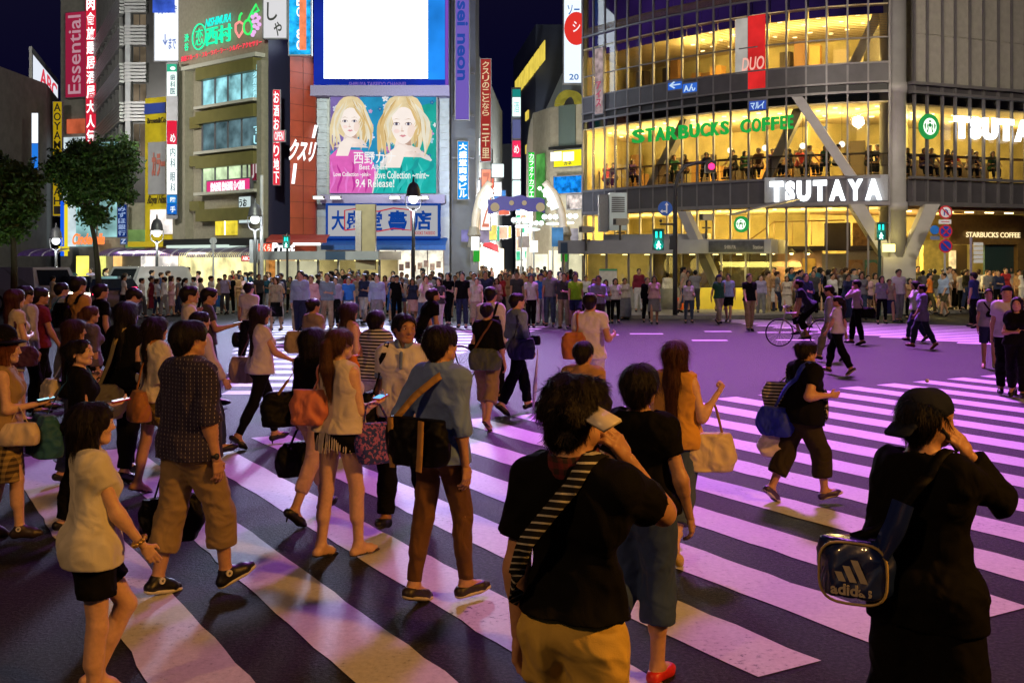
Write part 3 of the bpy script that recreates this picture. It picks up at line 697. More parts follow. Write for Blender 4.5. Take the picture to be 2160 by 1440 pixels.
    if sp.get('collar'):
        C = Blob(.01); n0 = R.t(0, -.018, .472); n1 = R.t(0, .0, .50); cu = unit(n1 - n0)
        r = (.066 if f else .078) * u; C.limb(R.t(0, -.012, .47), R.t(0, -.006, .53), r * 1.12, r * .96, R.T @ np.array([0, 1, 0]), 1.05)
        C.carve(R.t(0, -.006, .54), np.array([r * .9, r * .95, .07])); C.plane(R.t(0, -.01, .53), R.T @ np.array([0, -.3, 1])); C.plane(R.t(0, 0, .462), R.T @ np.array([0, .2, -1]))
        C.carve(R.t(0, .1, .52), np.array([.022, .07, .07]) * u)
        part('collar', C.mesh(min(h, .008)), sp['collar'], so)
    # ---- hair
    hk = sp.get('hair', 'short'); hm = hairmat(sp.get('haircol', (.008, .006, .006)))
    if hk != 'none':
        hB = hair_blob(R, hk); V, Q = hB.mesh(min(h, .009 if hero else h)); 
        if hero:
            n = {'messy': 9000, 'short': 2600, 'thin': 900}.get(hk, 3000); A, Fq = strands(V, Q, R, n, {'messy': .036, 'short': .04, 'long': .12, 'verylong': .12, 'tail': .06, 'bob': .07}.get(hk, .05) * u, hk)
            Q = np.concatenate([Q, Fq + len(V)]); V = np.concatenate([V, A])
        part('hair', (V, Q), hm, root)
    if hk == 'cap':
        h_ = R.h; B = Blob(.02); fx = R.Hd @ np.array([1, 0, 0]); B.limb(h_(0, -.034, .02), h_(0, .022, .03), .097 * u, .087 * u, fx, .94); B.plane(h_(0, -.02, .0), R.Hd @ np.array([0, .30, -1]))
        B2 = Blob(.01); B2.limb(h_(-.035, -.125, -.03), h_(.035, -.125, -.03), .03, .03, R.Hd @ np.array([0, -.75, 1]), .25); B2.limb(h_(-.03, -.15, -.052), h_(.03, -.15, -.052), .036, .036, R.Hd @ np.array([0, -.75, 1]), .22)
        part('cap', cat_mesh([B.mesh(min(h, .012)) + (0,), B2.mesh(min(h, .008)) + (0,)])[:2], cloth((.012, .016, .035)), root)
    # ---- shoes
    sh = sp.get('shoes', ('shoe', DK)); sk_ = sh[0]; smt = sh[1] if not isinstance(sh[1], tuple) else mat('shoe_leather', sh[1], .45, 0, .1, 60)
    for sd in (-1, 1):
        Bf, sole, fd, dn, lat = R.foot(Blob(.02), sd, .006 if sk_ != 'flip' else .001)
        if sk_ == 'flip':
            Bs = Blob(.006); Bs.limb(sole - fd * .05 * u - dn * .008, sole + fd * .15 * u - dn * .008, .034 * u, .042 * u, dn, .3); part('sandal', Bs.mesh(min(h, .008)), smt, root)
            q = Blob(.004)
            for s2 in (-1, 1): q.limb(sole + fd * .135 * u - dn * .035 * u, sole + fd * .045 * u + lat * s2 * .034 * u - dn * .012 * u, .006, .007)
            part('sandal_strap', q.mesh(min(h, .005)), smt, root); continue
        an = R.J[sd][2]
        Bf.plane(an + -dn * (.055 * u if sk_ == 'hightop' else -.012 * u), -dn)
        if sk_ in ('heel', 'pump'): Bf.carve(an + fd * .05 * u - dn * .0, np.array([.05, .05, .038]) * u)
        so2 = part('shoe', Bf.mesh(min(h, .009)), smt, root)
        if len(sh) > 2 and sk_ != 'heel':
            Bs = Blob(.008); Bs.limb(sole - fd * .045 * u - dn * .008, sole + fd * .10 * u - dn * .010, .037 * u, .047 * u, dn, .55); Bs.limb(sole + fd * .10 * u - dn * .010, sole + fd * .165 * u - dn * .012, .047 * u, .035 * u, dn, .55)
            part('sole', Bs.mesh(min(h, .008)), mat('rubber_sole', sh[2], .6), so2)
        if sk_ == 'hightop' and hero:
            q = MB(); c_ = an - lat * .052 * u - dn * .0 * u; q.tube([tuple(c_ + lat * .02), tuple(c_)], .021 * u, 14); q.build('round_patch', mat('patch_white', (.6, .58, .52), .5), so2)
            q = MB(); q.face([tuple(c_ - lat * .001 + (fd * math.cos(t) - dn * math.sin(t)) * (.013 if i % 2 == 0 else .0055) * u) for i, t in enumerate(np.linspace(1.57, 1.57 + 6.283, 11)[:-1])]); q.build('star', mat('patch_navy', (.02, .02, .05), .5), so2)
        if sk_ == 'heel':
            q = MB(); q.tube([sole - fd * .04 * u - dn * .03 * u, sole - fd * .048 * u + np.array([0, 0, -1]) * .055 * u], [.014 * u, .006 * u], 8); q.build('heel', smt, so2, True)
    return shirt
def band(pts, w, th, shirt=None, off=.006, n=26, twist=None):
    """flat strap through the given points, pushed out onto the clothing"""
    P = np.array(pts, float); d = np.concatenate([[0], np.cumsum(np.linalg.norm(np.diff(P, axis=0), axis=1))]); t = np.linspace(0, d[-1], n)
    P = np.stack([np.interp(t, d, P[:, i]) for i in range(3)], 1)
    for _ in range(3): P[1:-1] = P[1:-1] * .5 + (P[:-2] + P[2:]) * .25
    N = np.tile([0., -1, 0], (n, 1))
    if shirt is not None:
        for _ in range(4):
            D = shirt.at(P); G = shirt.grad(P); P = P + G * np.clip(off - D, 0, .1)[:, None]
        N = shirt.grad(P)
    T = np.gradient(P, axis=0); T /= np.maximum(np.linalg.norm(T, axis=1, keepdims=True), 1e-9); Sd = np.cross(T, N); Sd /= np.maximum(np.linalg.norm(Sd, axis=1, keepdims=True), 1e-9); N = np.cross(Sd, T)
    V = np.stack([P - Sd * w / 2, P + Sd * w / 2, P + Sd * w / 2 + N * th, P - Sd * w / 2 + N * th], 1).reshape(-1, 3); Q = []
    for i in range(n - 1):
        for k in range(4): Q.append((i * 4 + k, i * 4 + (k + 1) % 4, i * 4 + 4 + (k + 1) % 4, i * 4 + 4 + k))
    return V, np.array(Q)
def bag_blob(c, ax, w, d, hgt, taper=.8, r=.034, seed=0, sag=.016):
    """soft bag: c = middle of its mouth, ax = (across, outwards, up)"""
    X, Y, Z = ax; B = Blob(.03); n = 4
    for i in range(n + 1):
        f = i / n; ww = w / 2 * (taper + (1 - taper) * math.sin(min(1, f * 1.4) * math.pi / 2)) * (1 - .30 * max(0, f - .6) ** 1.3 / .3) - r * .8; dd = d / 2 * (.35 + .95 * f ** .7)
        zz = c - Z * (hgt * f * .86 + r * .4)
        B.limb(zz - X * ww, zz + X * ww, r + dd * .55, None, Y, min(1, (dd + r * .35) / (r + dd * .55)))
    fo = folds(seed + 9, sag, 24, .7); B.nz = lambda P: fo(P); B.plane(c, Z); B.plane(c - Z * hgt, -Z); return B
# ------------------------------------------------------------------ ground
def asphalt():
    m, n, l, b = _new('asphalt'); tc = n.new('ShaderNodeTexCoord'); ge = tc.outputs['Object']
    a = n.new('ShaderNodeTexNoise'); a.inputs['Scale'].default_value = 38; a.inputs['Detail'].default_value = 6; a.inputs['Roughness'].default_value = .75; l.new(ge, a.inputs['Vector'])
    c = n.new('ShaderNodeTexNoise'); c.inputs['Scale'].default_value = .6; c.inputs['Detail'].default_value = 5; l.new(ge, c.inputs['Vector'])
    r = n.new('ShaderNodeValToRGB'); e = r.color_ramp.elements; e[0].position = .46; e[0].color = (.003, .003, .004, 1); e[1].position = .66; e[1].color = (.05, .048, .05, 1)
    l.new(a.outputs['Fac'], r.inputs[0]); mx = n.new('ShaderNodeMix'); mx.data_type = 'RGBA'; mx.blend_type = 'MULTIPLY'; mx.inputs[0].default_value = .55
    r2 = n.new('ShaderNodeValToRGB'); r2.color_ramp.elements[0].position = .35; r2.color_ramp.elements[0].color = (.45, .45, .45, 1); r2.color_ramp.elements[1].position = .65
    l.new(c.outputs['Fac'], r2.inputs[0]); l.new(r.outputs[0], mx.inputs[6]); l.new(r2.outputs[0], mx.inputs[7]); l.new(mx.outputs[2], b.inputs['Base Color'])
    rr = n.new('ShaderNodeMapRange'); rr.inputs[3].default_value = .8; rr.inputs[4].default_value = .5; l.new(a.outputs['Fac'], rr.inputs[0]); l.new(rr.outputs[0], b.inputs['Roughness'])
    bp = n.new('ShaderNodeBump'); bp.inputs['Strength'].default_value = 1; bp.inputs['Distance'].default_value = .03; l.new(a.outputs['Fac'], bp.inputs['Height']); l.new(bp.outputs[0], b.inputs['Normal'])
    b.inputs['Specular IOR Level'].default_value = .38
    b.inputs['Sheen Weight'].default_value = 0; b.inputs['Sheen Roughness'].default_value = .16; b.inputs['Sheen Tint'].default_value = (.9, .9, .9, 1); return m
def roadpaint():
    m, n, l, b = _new('road_paint'); tc = n.new('ShaderNodeTexCoord'); ge = tc.outputs['Object']
    a = n.new('ShaderNodeTexNoise'); a.inputs['Scale'].default_value = 26; a.inputs['Detail'].default_value = 8; a.inputs['Roughness'].default_value = .75; l.new(ge, a.inputs['Vector'])
    d = n.new('ShaderNodeTexNoise'); d.inputs['Scale'].default_value = 1.3; d.inputs['Detail'].default_value = 3; l.new(ge, d.inputs['Vector'])
    ad = n.new('ShaderNodeMath'); ad.operation = 'MULTIPLY_ADD'; ad.inputs[1].default_value = .35; l.new(d.outputs['Fac'], ad.inputs[0]); l.new(a.outputs['Fac'], ad.inputs[2])
    r = n.new('ShaderNodeValToRGB'); e = r.color_ramp.elements; e[0].position = .475; e[0].color = (.05, .048, .05, 1); e[1].position = .545; e[1].color = (.48, .475, .47, 1)
    e2 = r.color_ramp.elements.new(.8); e2.color = (.62, .61, .60, 1)
    l.new(ad.outputs[0], r.inputs[0]); l.new(r.outputs[0], b.inputs['Base Color']); b.inputs['Roughness'].default_value = .55
    bp = n.new('ShaderNodeBump'); bp.inputs['Strength'].default_value = .35; bp.inputs['Distance'].default_value = .01; l.new(a.outputs['Fac'], bp.inputs['Height']); l.new(bp.outputs[0], b.inputs['Normal'])
    return m
ASPH, PAINT = asphalt(), roadpaint()
mb = MB(); mb.face([(-400, -60, 0), (400, -60, 0), (400, 700, 0), (-400, 700, 0)]); mb.build('road', ASPH, kind='structure')
U1, U2 = np.array([-.5056, .8627]), np.array([.8627, .5056])
def stripes(name, polys, z=.005):
    mb = MB()
    for p in polys:       # worn, slightly wavy edges: each bar is cut into short pieces with jittered sides
        a, b, c, d = [np.array(q, float) for q in p]; L = np.linalg.norm(d - a); n = max(2, int(L / .22)); rs = np.random.RandomState(int(abs(a[0] * 977 + a[1] * 131)) % 9999)
        w = (b - a) / np.linalg.norm(b - a); V = []
        for i in range(n + 1):
            t = i / n; V += [tuple(a + (d - a) * t + w * rs.normal() * .007) + (z,), tuple(b + (c - b) * t + w * rs.normal() * .007) + (z,)]
        mb.add(V, [(2 * i, 2 * i + 1, 2 * i + 3, 2 * i + 2) for i in range(n)])
    return mb.build(name, PAINT, kind='structure')
near = []
for k in range(-0, 27):
    s0 = 1.21 + .9 * k; near.append([tuple(U2 * s + U1 * t) for s, t in ((s0, 4.19), (s0 + .45, 4.19), (s0 + .45, 12.85), (s0, 12.85))])
stripes('crosswalk_markings', near)
mid = []
for k in range(17):
    y = 17.2 + 1.05 * k; l_ = -4.6 - (y - 17.2) * .235; r_ = -2.9 + (y - 17.2) * .235; mid.append([(l_, y), (l_, y + .5), (r_ + .15, y + .5 + .02), (r_, y + .02)])
stripes('far_crosswalk_markings', mid)
rt = []; Dn, Dp = np.array([.881, -.473]), np.array([.473, .881]); A0, A1 = np.array([11.25, 27.6]), np.array([7.0, 38.3])
for k in range(12):
    f = k / 11; a = A0 + (A1 - A0) * f + np.array([-.9, .3]) * math.sin(f * 3.14); c = a + Dn * (12 + 6 * f)
    rt.append([tuple(a), tuple(a + Dp * .42), tuple(c + Dp * .42), tuple(c)])
stripes('right_crosswalk_markings', rt)
mb = []
for x0, x1, y, w in ((1488, 1545, 700, .16), (1462, 1537, 719, .16), (1600, 1690, 702, .14), (1640, 1720, 718, .14), (1330, 1400, 705, .16), (1240, 1290, 715, .14), (1296, 1306, 707, .16)):
    p, q = at(x0, y), at(x1, y); mb.append([(p[0], p[1]), (p[0], p[1] + w * 2), (q[0], q[1] + w * 2), (q[0], q[1])])
p, q = at(1000, 741), at(1280, 671); mb.append([p, (p[0] + .1, p[1] + .35), (q[0] + .1, q[1] + .35), q])
stripes('lane_markings', mb, .0052)
PAVE = mat('paving_stone', (.30, .28, .25), .6, 0, .25, 9, .25); KERB = mat('kerb_stone', (.22, .21, .2), .7, 0, .3, 20, .2)
def pavement(name, poly, h=.13):
    mb = MB(); n = len(poly); k = [(x, y) for x, y in poly]
    mb.face([(x, y, h) for x, y in k]); mb.build(name, PAVE, kind='structure')
    m2 = MB()
    for i in range(n):
        a, b = np.array(k[i]), np.array(k[(i + 1) % n]); d = (b - a) / np.linalg.norm(b - a); nn = np.array([d[1], -d[0]])
        m2.hexa([tuple(p) + (z,) for z in (0, h + .004) for p in (a + nn * .0, b + nn * .0, b - nn * .16, a - nn * .16)])
    m2.build('kerb', KERB, kind='structure')
pavement('sidewalk', [(3.2, 38.9), (8.0, 38.6), (11.9, 40.2), (17, 42.6), (20.7, 44.2), (60, 62), (60, 140), (2.4, 140), (2.7, 52)])
pavement('sidewalk', [(-60, 78), (-22, 57.5), (-14, 52), (-9, 50.5), (-2.9, 48.5), (-3.3, 60), (-4.2, 140), (-60, 140)])
# ------------------------------------------------------------------ building kit
def block(mb, front, depth, z0, z1, mi=None, back=None):
    """upright block on a plan outline: the front edge as (x, y) points from left to right, pushed back by depth"""
    n = len(front); b = back or [(x, y + depth) for x, y in front]; P = list(front) + list(reversed(b)); N = len(P)
    V = [(x, y, z) for z in (z0, z1) for x, y in P]
    mb.add(V, [tuple(range(N - 1, -1, -1)), tuple(range(N, 2 * N))] + [(i, (i + 1) % N, N + (i + 1) % N, N + i) for i in range(N)], mi)
def pp(px, Y): return (X_(px, Y), Y)
STEEL = mat('grey_metal', (.16, .16, .18), .45, .3, 0, 4, .12); DARK = mat('dark_metal', (.02, .02, .022), .5, .2, 0, 20, .15)
CONC = mat('concrete_wall', (.24, .225, .20), .75, 0, .25, 3, .16); WHITE = mat('white_panel', (.62, .62, .62), .5, 0, 0, 6, .06)
def sign(name, label, fac, x0, x1, y0, y1, col, s, text=None, tcol=None, ts=1.6, vert=False, o=.25, th=.2, frame=None, lines=None, var=0, cat='sign', group=None, bold=.012, margin=.1, skew=0, edge=.06):
    """lit sign box fixed to a facade; text may be a string or a list of (string, x0, x1, y0, y1) in fractions of the face"""
    mb = MB(); a, b = fac.sx(x0, o), fac.sx(x1, o); r = (x0 + x1) / 2; zb, zt = fac.zy(r, y1, o), fac.zy(r, y0, o)
    e = min(edge, (b - a) * .08)
    fac.box(mb, a - e, b + e, zb - e, zt + e, o - th, o - .012)
    root = mb.build(name, frame or STEEL, label=label, cat=cat, group=group)
    mb = MB(); fac.box(mb, a, b, zb, zt, o - .01, o); mb.build('sign_face', glow(name + '_face', col, s, var) if s else (col if not isinstance(col, tuple) else mat(name + '_face', col, .5)), root)
    it = [(text, margin, 1 - margin, margin * (b - a) / (zt - zb) if vert else margin, 1 - (margin * (b - a) / (zt - zb) if vert else margin))] if isinstance(text, str) else (text or [])
    if it:
        mb = MB()
        for t, u0, u1, v0, v1 in it: fac.text(mb, t, a + (b - a) * u0, a + (b - a) * u1, zb + (zt - zb) * v0, zb + (zt - zb) * v1, o + .015, bold, .03, vert=vert, skew=skew)
        mb.build('lettering', glow('lettering', tcol, ts) if ts else mat('lettering', tcol, .5), root)
    return root
# ------------------------------------------------------------------ the glass corner building on the right
MUL = [1230, 1253, 1275, 1300, 1323, 1349, 1379, 1409, 1438, 1470, 1505, 1542, 1579, 1618, 1659, 1701, 1743, 1787, 1833, 1876]
qa = np.polyfit([1233, 1440, 1873], [1 / 51.7, 1 / 46.6, 1 / 42.2], 2)
FP = [np.array(pp(x, 1 / np.polyval(qa, x))) for x in MUL]
TX = [1926, 1953, 1985, 2012, 2043, 2072, 2103, 2131, 2160, 2190, 2221, 2252]
tf = Fac((15.47, 42.6), (21.4, 45.1)); TP = [np.array(tf.p(tf.sx(x), 0, 0)[:2]) for x in TX]
ZF, ZT, ZC, ZB0, ZB1, ZS, ZW, ZM = 4.28, 5.31, 8.1, 8.62, 8.98, 9.75, 10.72, 11.65
gb = empty('glass_building', (9, 46, 0), 0, 'curved glass corner building with warm lit cafe floors behind grey mullions', 'building')
gb.location = (0, 0, 0)
MULL = mat('mullion_metal', (.19, .18, .19), .42, .4, 0, 3, .1); SPAN = mat('spandrel_panel', (.075, .07, .08), .45, .1, 0, 2, .14)
STONE = mat('stone_panel', (.27, .255, .225), .6, 0, .15, 5, .14); GREYP = mat('grey_column_panel', (.34, .33, .33), .5, 0, 0, 2, .1)
GL = glass('window_glass', (.74, .72, .68), .035); WARMW = mat('cafe_wall', (.64, .54, .24), .7, 0, 0, 1.2, .25); CEIL = mat('cafe_ceiling', (.78, .66, .40), .7, 0, 0, 2, .1)
def seg(i, P=FP): return Fac(P[i], P[i + 1])
def strip(mb, z0, z1, o0, o1, P=FP, i0=0, i1=None, mi=None):
    """continuous band following the curve of the front"""
    n = len(P) - 1 if i1 is None else i1
    nn = []
    for i in range(len(P)):
        a, b = P[max(i - 1, 0)], P[min(i + 1, len(P) - 1)]; d = (b - a) / np.linalg.norm(b - a); nn.append(np.array([d[1], -d[0]]))
    for i in range(i0, n):
        V = [tuple(P[j] + nn[j] * o) + (z,) for z in (z0, z1) for j, o in ((i, o1), (i + 1, o1), (i + 1, o0), (i, o0))]; mb.hexa(V, mi)
TOPZ = 30
mb = MB()
for i, p in enumerate(FP):
    f = Fac(FP[max(i - 1, 0)], FP[min(i + 1, len(FP) - 1)]); a = f.L / 2 if 0 < i < len(FP) - 1 else (0 if i == 0 else f.L)
    f.box(mb, a - .035, a + .035, 1.0 if i > 5 else 0, TOPZ, -.05, .05)
for z, h, o in ((ZF, .14, .1), (ZT, .1, .1), (ZB0, .09, .1), (ZB1, .07, .12), (ZS, .06, .06), (ZW, .05, .05), (12.6, .07, .1), (14.6, .08, .08), (17.4, .1, .1)):
    strip(mb, z - h / 2, z + h / 2, -.03, o)
mb.build('window_frame', MULL, gb)
mb = MB()
for z0, z1 in ((.1, ZF - .08), (ZT + .06, ZB0 - .05), (ZS + .04, ZW - .03), (ZW + .03, 12.55), (12.65, 14.55), (14.65, 17.3)): strip(mb, z0, z1, -.02, .0)
mb.build('window_glass', GL, gb)
for a, b in ((ZF + .07, ZT - .05), (ZB1 + .04, ZS - .03)): mb = MB(); strip(mb, a, b, -.3, .02); mb.build('spandrel', SPAN, gb)
mb = MB(); strip(mb, ZB0 + .05, ZB1 - .04, -.3, -.02); mb.build('vent_band', DARK, gb)
# floors, ceilings and the room behind the glass
def plate(mb, z0, z1, back=9, P=FP):
    d = np.array([.42, .91]) * back; F_ = [tuple(p) for p in P]; B_ = [tuple(p + d) for p in P]; block(mb, F_, 0, z0, z1, back=B_)
mb = MB(); plate(mb, ZT - .3, ZT - .06); plate(mb, ZS - .3, ZS - .08); plate(mb, 12.7, 13.0); mb.build('floor_slab', mat('floor_boards', (.22, .13, .06), .5, 0, 0, 3, .2), gb)
mb = MB(); plate(mb, ZC + .1, ZC + .16); plate(mb, ZM + .35, ZM + .4); plate(mb, ZF - .12, ZF - .09, 6); mb.build('ceiling', CEIL, gb)
d9 = np.array([.42, .91])
mb = MB(); BW = [p + d9 * 7 for p in FP]; strip(mb, .1, 17.4, -.2, 0, BW); a = FP[0] + d9 * .1; b = FP[0] + d9 * 8
Fac(b, a).box(mb, 0, 8, .1, 17.4, -.2, 0); a = FP[-1] + d9 * .3; b = FP[-1] + d9 * 8; Fac(a, b).box(mb, 0, 8, 4.3, 17.4, -.2, 0)
mb.build('back_wall', WARMW, gb)
mb = MB(); rs = random.Random(4)
for z0, z1 in ((ZT, ZC), (ZS, ZM)):
    for i in range(0, 18):
        f = seg(i, [p + d9 * (6.85 - .7 * (i % 3)) for p in FP]); w = f.L
        if rs.random() < .75:
            h0 = z0 + rs.uniform(.0, .5); f.box(mb, w * .1, w * rs.uniform(.6, .95), h0, h0 + rs.uniform(.6, 1.9), 0, .4, rs.randrange(4))
mb.build('shelf', [mat('shelf_wood', (.30, .16, .06), .6), mat('poster_wall', (.55, .30, .08), .6), mat('dark_panel', (.07, .05, .035), .6), mat('cream_panel', (.7, .6, .4), .6)], gb)
# braces: the slanting struts behind the glass
mb = MB()
def strut(x0, z0, x1, z1, w=.42, o=-1.0, P=FP, X=MUL):
    def q(x):
        i = max(0, min(len(X) - 2, int(np.searchsorted(X, x)) - 1)); t = (x - X[i]) / (X[i + 1] - X[i]); return P[i] + (P[i + 1] - P[i]) * t
    a, b = q(x0), q(x1); dd = (b - a) / np.linalg.norm(b - a); n_ = np.array([dd[1], -dd[0]]); a = a + n_ * o; b = b + n_ * o; h = w / 2
    mb.hexa([tuple(a - dd * h + n_ * .2) + (z0,), tuple(a + dd * h + n_ * .2) + (z0,), tuple(a + dd * h - n_ * .2) + (z0,), tuple(a - dd * h - n_ * .2) + (z0,),
             tuple(b - dd * h + n_ * .2) + (z1,), tuple(b + dd * h + n_ * .2) + (z1,), tuple(b + dd * h - n_ * .2) + (z1,), tuple(b - dd * h - n_ * .2) + (z1,)])
strut(1600, ZT, 1675, 8.4); strut(1800, ZT, 1690, 8.4); strut(1800, ZS, 1860, ZM + .3); strut(1340, ZT, 1420, 8.4); strut(1560, .2, 1470, 4.1); strut(1700, ZS - 5.3, 1560, 3.9, .3)
mb.build('brace', GREYP, gb)
# lamps of the cafe
cl = glow('cafe_lamp', (1, .72, .34), 9)
mb = MB()
for i in range(1, 19):
    for z, k in ((ZC + .08, 2), (ZM + .33, 3)):
        for j in range(k):
            c = FP[i] + d9 * (1.0 + 1.7 * j + (i % 2) * .6) + np.array([.2, 0])
            if z < 9 or i > 6: mb.lathe([(.10, 0), (.10, .03)], (c[0], c[1], z - .02), 8)
for x in range(1500, 1880, 62):
    f = seg(min(18, int(np.searchsorted(MUL, x)) - 1)); q = f.p(f.sx(x), -.6, 0); mb.lathe([(.09, 0), (.09, .03)], (q[0], q[1], ZF - .15), 8)
mb.build('ceiling_light', cl, gb)
for i in (0, 2, 4, 6, 8, 10, 12, 14, 16, 18):
    c = FP[i] + d9 * 2.6; lamp('POINT', 'cafe_light', (c[0], c[1], ZC - .7), 330, (1, .76, .25), .3); 
    if i > 6: c = FP[i] + d9 * 3; lamp('POINT', 'reading_room_light', (c[0], c[1], ZM - .4), 300, (1, .76, .25), .3)
    c = FP[i] + d9 * 2.2; lamp('POINT', 'shop_floor_light', (c[0], c[1], ZF - .8), 300, (1, .74, .22), .3)
# blinds drawn over the upper lit windows
mb = MB()
for i in range(9, 19):
    f = seg(i)
    for k in range(14): f.box(mb, .07, f.L - .07, ZW + .06 + k * .066, ZW + .085 + k * .066, -.14, -.12)
mb.build('window_blind', mat('blind_slats', (.60, .45, .20), .6), gb)
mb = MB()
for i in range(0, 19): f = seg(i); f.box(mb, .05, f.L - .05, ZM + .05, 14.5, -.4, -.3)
strip(mb, 14.6, TOPZ, -.5, -.3); mb.build('reflection_backing', glow('violet_reflection', (.09, .035, .34), .32, .8, .25), gb)  # glow painted in for violet reflections on the upper glass
mb = MB(); strip(mb, 17.45, TOPZ, -.1, .05, FP, 4, 19); mb.build('video_wall', glow('video_wall', (.42, .12, 1), 1.2, .4, .4), gb)
# counter rail and stools silhouettes along the cafe window
mb = MB(); strip(mb, ZT + .95, ZT + 1.0, -.9, -.5, FP, 1, 19); 
for i in range(1, 19):
    c = FP[i] + d9 * .75; mb.tube([(c[0], c[1], ZT), (c[0], c[1], ZT + .95)], .025, 6)
strip(mb, ZT + .9, ZT + .94, -.2, -.16, FP, 6, 19); strip(mb, ZT + .45, ZT + .47, -.2, -.18, FP, 6, 19)
mb.build('window_counter', mat('dark_wood', (.05, .035, .025), .5), gb)
# ground floor: shopfront wall, stair, posters
mb = MB(); gf = Fac(np.array(pp(1480, 47.2)), np.array(pp(1872, 43.6)))
gf.pbox(mb, 1642, 1735, 529, 640, 0, .15, 0); gf.pbox(mb, 1735, 1786, 535, 640, 0, .12, 1); gf.pbox(mb, 1786, 1862, 528, 640, 0, .2, 2); gf.pbox(mb, 1600, 1872, 519, 529, 0, .3, 3)
gf.pbox(mb, 1800, 1868, 470, 519, 0, .1, 4); gf.pbox(mb, 1740, 1795, 470, 520, 0, .1, 3)
mb.build('shopfront_wall', [mat('stucco', (.62, .42, .26), .8, 0, .2, 6, .1), mat('shutter', (.45, .42, .34), .6), mat('cream_board', (.6, .55, .45), .6), SPAN, mat('brown_display', (.30, .17, .07), .6, 0, 0, 5, .5)], gb)
mb = MB(); w0, w1 = gf.sx(1500), gf.sx(1640)
gf.quad(mb, [(w0, .4), (gf.sx(1570), .4), (gf.sx(1650), 2.55), (gf.sx(1630), 3.0)], .5); gf.quad(mb, [(w0, .4), (gf.sx(1630), 3.0), (gf.sx(1640), 3.0), (w0 + .3, .4)], .51)
mb.build('staircase', GREYP, gb)
mb = MB(); P3 = lambda x, z: gf.p(gf.sx(x), .7, z)
mb.tube([P3(1590, 2.9), P3(1642, 4.0 - .35), P3(1790, 3.68)], .03, 6); mb.tube([P3(1490, .9), P3(1590, 2.9)], .03, 6)
for x in (1642, 1680, 1720): mb.tube([P3(x, 2.7), P3(x, 3.7)], .02, 6)
mb.build('handrail', mat('brass_rail', (.4, .26, .1), .4, .6), gb)
for x in (1638, 1675, 1710):
    q = gf.p(gf.sx(x), .45, gf.zy(x, 531, .45)); r = empty('wall_lamp', q, 0, {1638: 'cone wall lamp over pinkish stucco beside the staircase', 1675: 'cone wall lamp between two others on the stucco shopfront', 1710: 'cone wall lamp nearest the orange poster on stucco shopfront'}[x], 'lamp', 'cone lamps on the stucco wall')
    mb = MB(); mb.lathe([(.05, .12), (.22, -.06)], (0, 0, 0), 12); mb.build('shade', DARK, r)
    mb = MB(); mb.ball((0, 0, -.05), .08); mb.build('bulb', glow('warm_bulb', (1, .7, .3), 20), r)
    lamp('SPOT', 'wall_lamp_light', (q[0], q[1], q[2] - .12), 110, (1, .62, .25), .08, (q[0], q[1] + .12, q[2] - 2), 120, .5)
mb = MB(); gf.pbox(mb, 1695, 1722, 545, 600, .16, .2); mb.build('poster', glow('poster_glow', (1, .5, .06), .8, .5, 2), None, label='glowing orange poster with a painted blossom on the stucco wall', cat='poster')
for x0, x1, lab, c in ((1792, 1822, 'poster of a face in red and cream left of the signal post', (.75, .4, .2)), (1826, 1856, 'poster of a face on teal beside the corner column', (.2, .55, .5))):
    mb = MB(); gf.pbox(mb, x0, x1, 548, 640, .21, .24); o = mb.build('poster', mat('poster_paper', c, .5, 0, 0, 4, .5), label=lab, cat='poster')
    mb = MB(); c0 = gf.p(gf.sx((x0 + x1) / 2, .25), .25, gf.zy(x0, 575, .25)); u3, z3 = Vector((gf.u[0], gf.u[1], 0)), Vector((0, 0, 1)); mb.disc(c0, .28, u3, z3, 20, 0, .42); mb.build('portrait', mat('paper_skin', (.8, .55, .35), .5), o)
# corner column and its V struts
mb = MB(); cc = (14.93, 42.75); mb.lathe([(.5, 0), (.5, 4.0), (.56, 4.0), (.56, 4.35), (.5, 4.35), (.5, 8.6), (.54, 8.6), (.54, 9.0), (.5, 9.0), (.5, TOPZ)], (cc[0], cc[1], 0), 24)
mb.build('corner_column', GREYP, gb, True)
mb = MB()
for x0, x1, zt, zb in ((1808, 1880, 4.25, 2.1), (1968, 1918, 4.25, 2.1)):
    Y = 42.2; a, b = X_(x0, Y), X_(x1, Y); mb.hexa([(b - .28, Y, zb), (b + .28, Y, zb), (b + .28, Y + .5, zb), (b - .28, Y + .5, zb), (a - .28, Y, zt), (a + .28, Y, zt), (a + .28, Y + .5, zt), (a - .28, Y + .5, zt)])
mb.box((cc[0], 42.35, 1.1), (1.25, .7, 2.2)); mb.build('column_strut', GREYP, gb)
mb = MB(); mb.box((14.5, 41.96, 2.55), (.45, .12, .3)); mb.build('lamp_housing', glow('square_lamp', (1, .85, .25), 3), gb)
lamp('POINT', 'column_light', (14.5, 41.6, 2.6), 30, (1, .8, .25), .15)
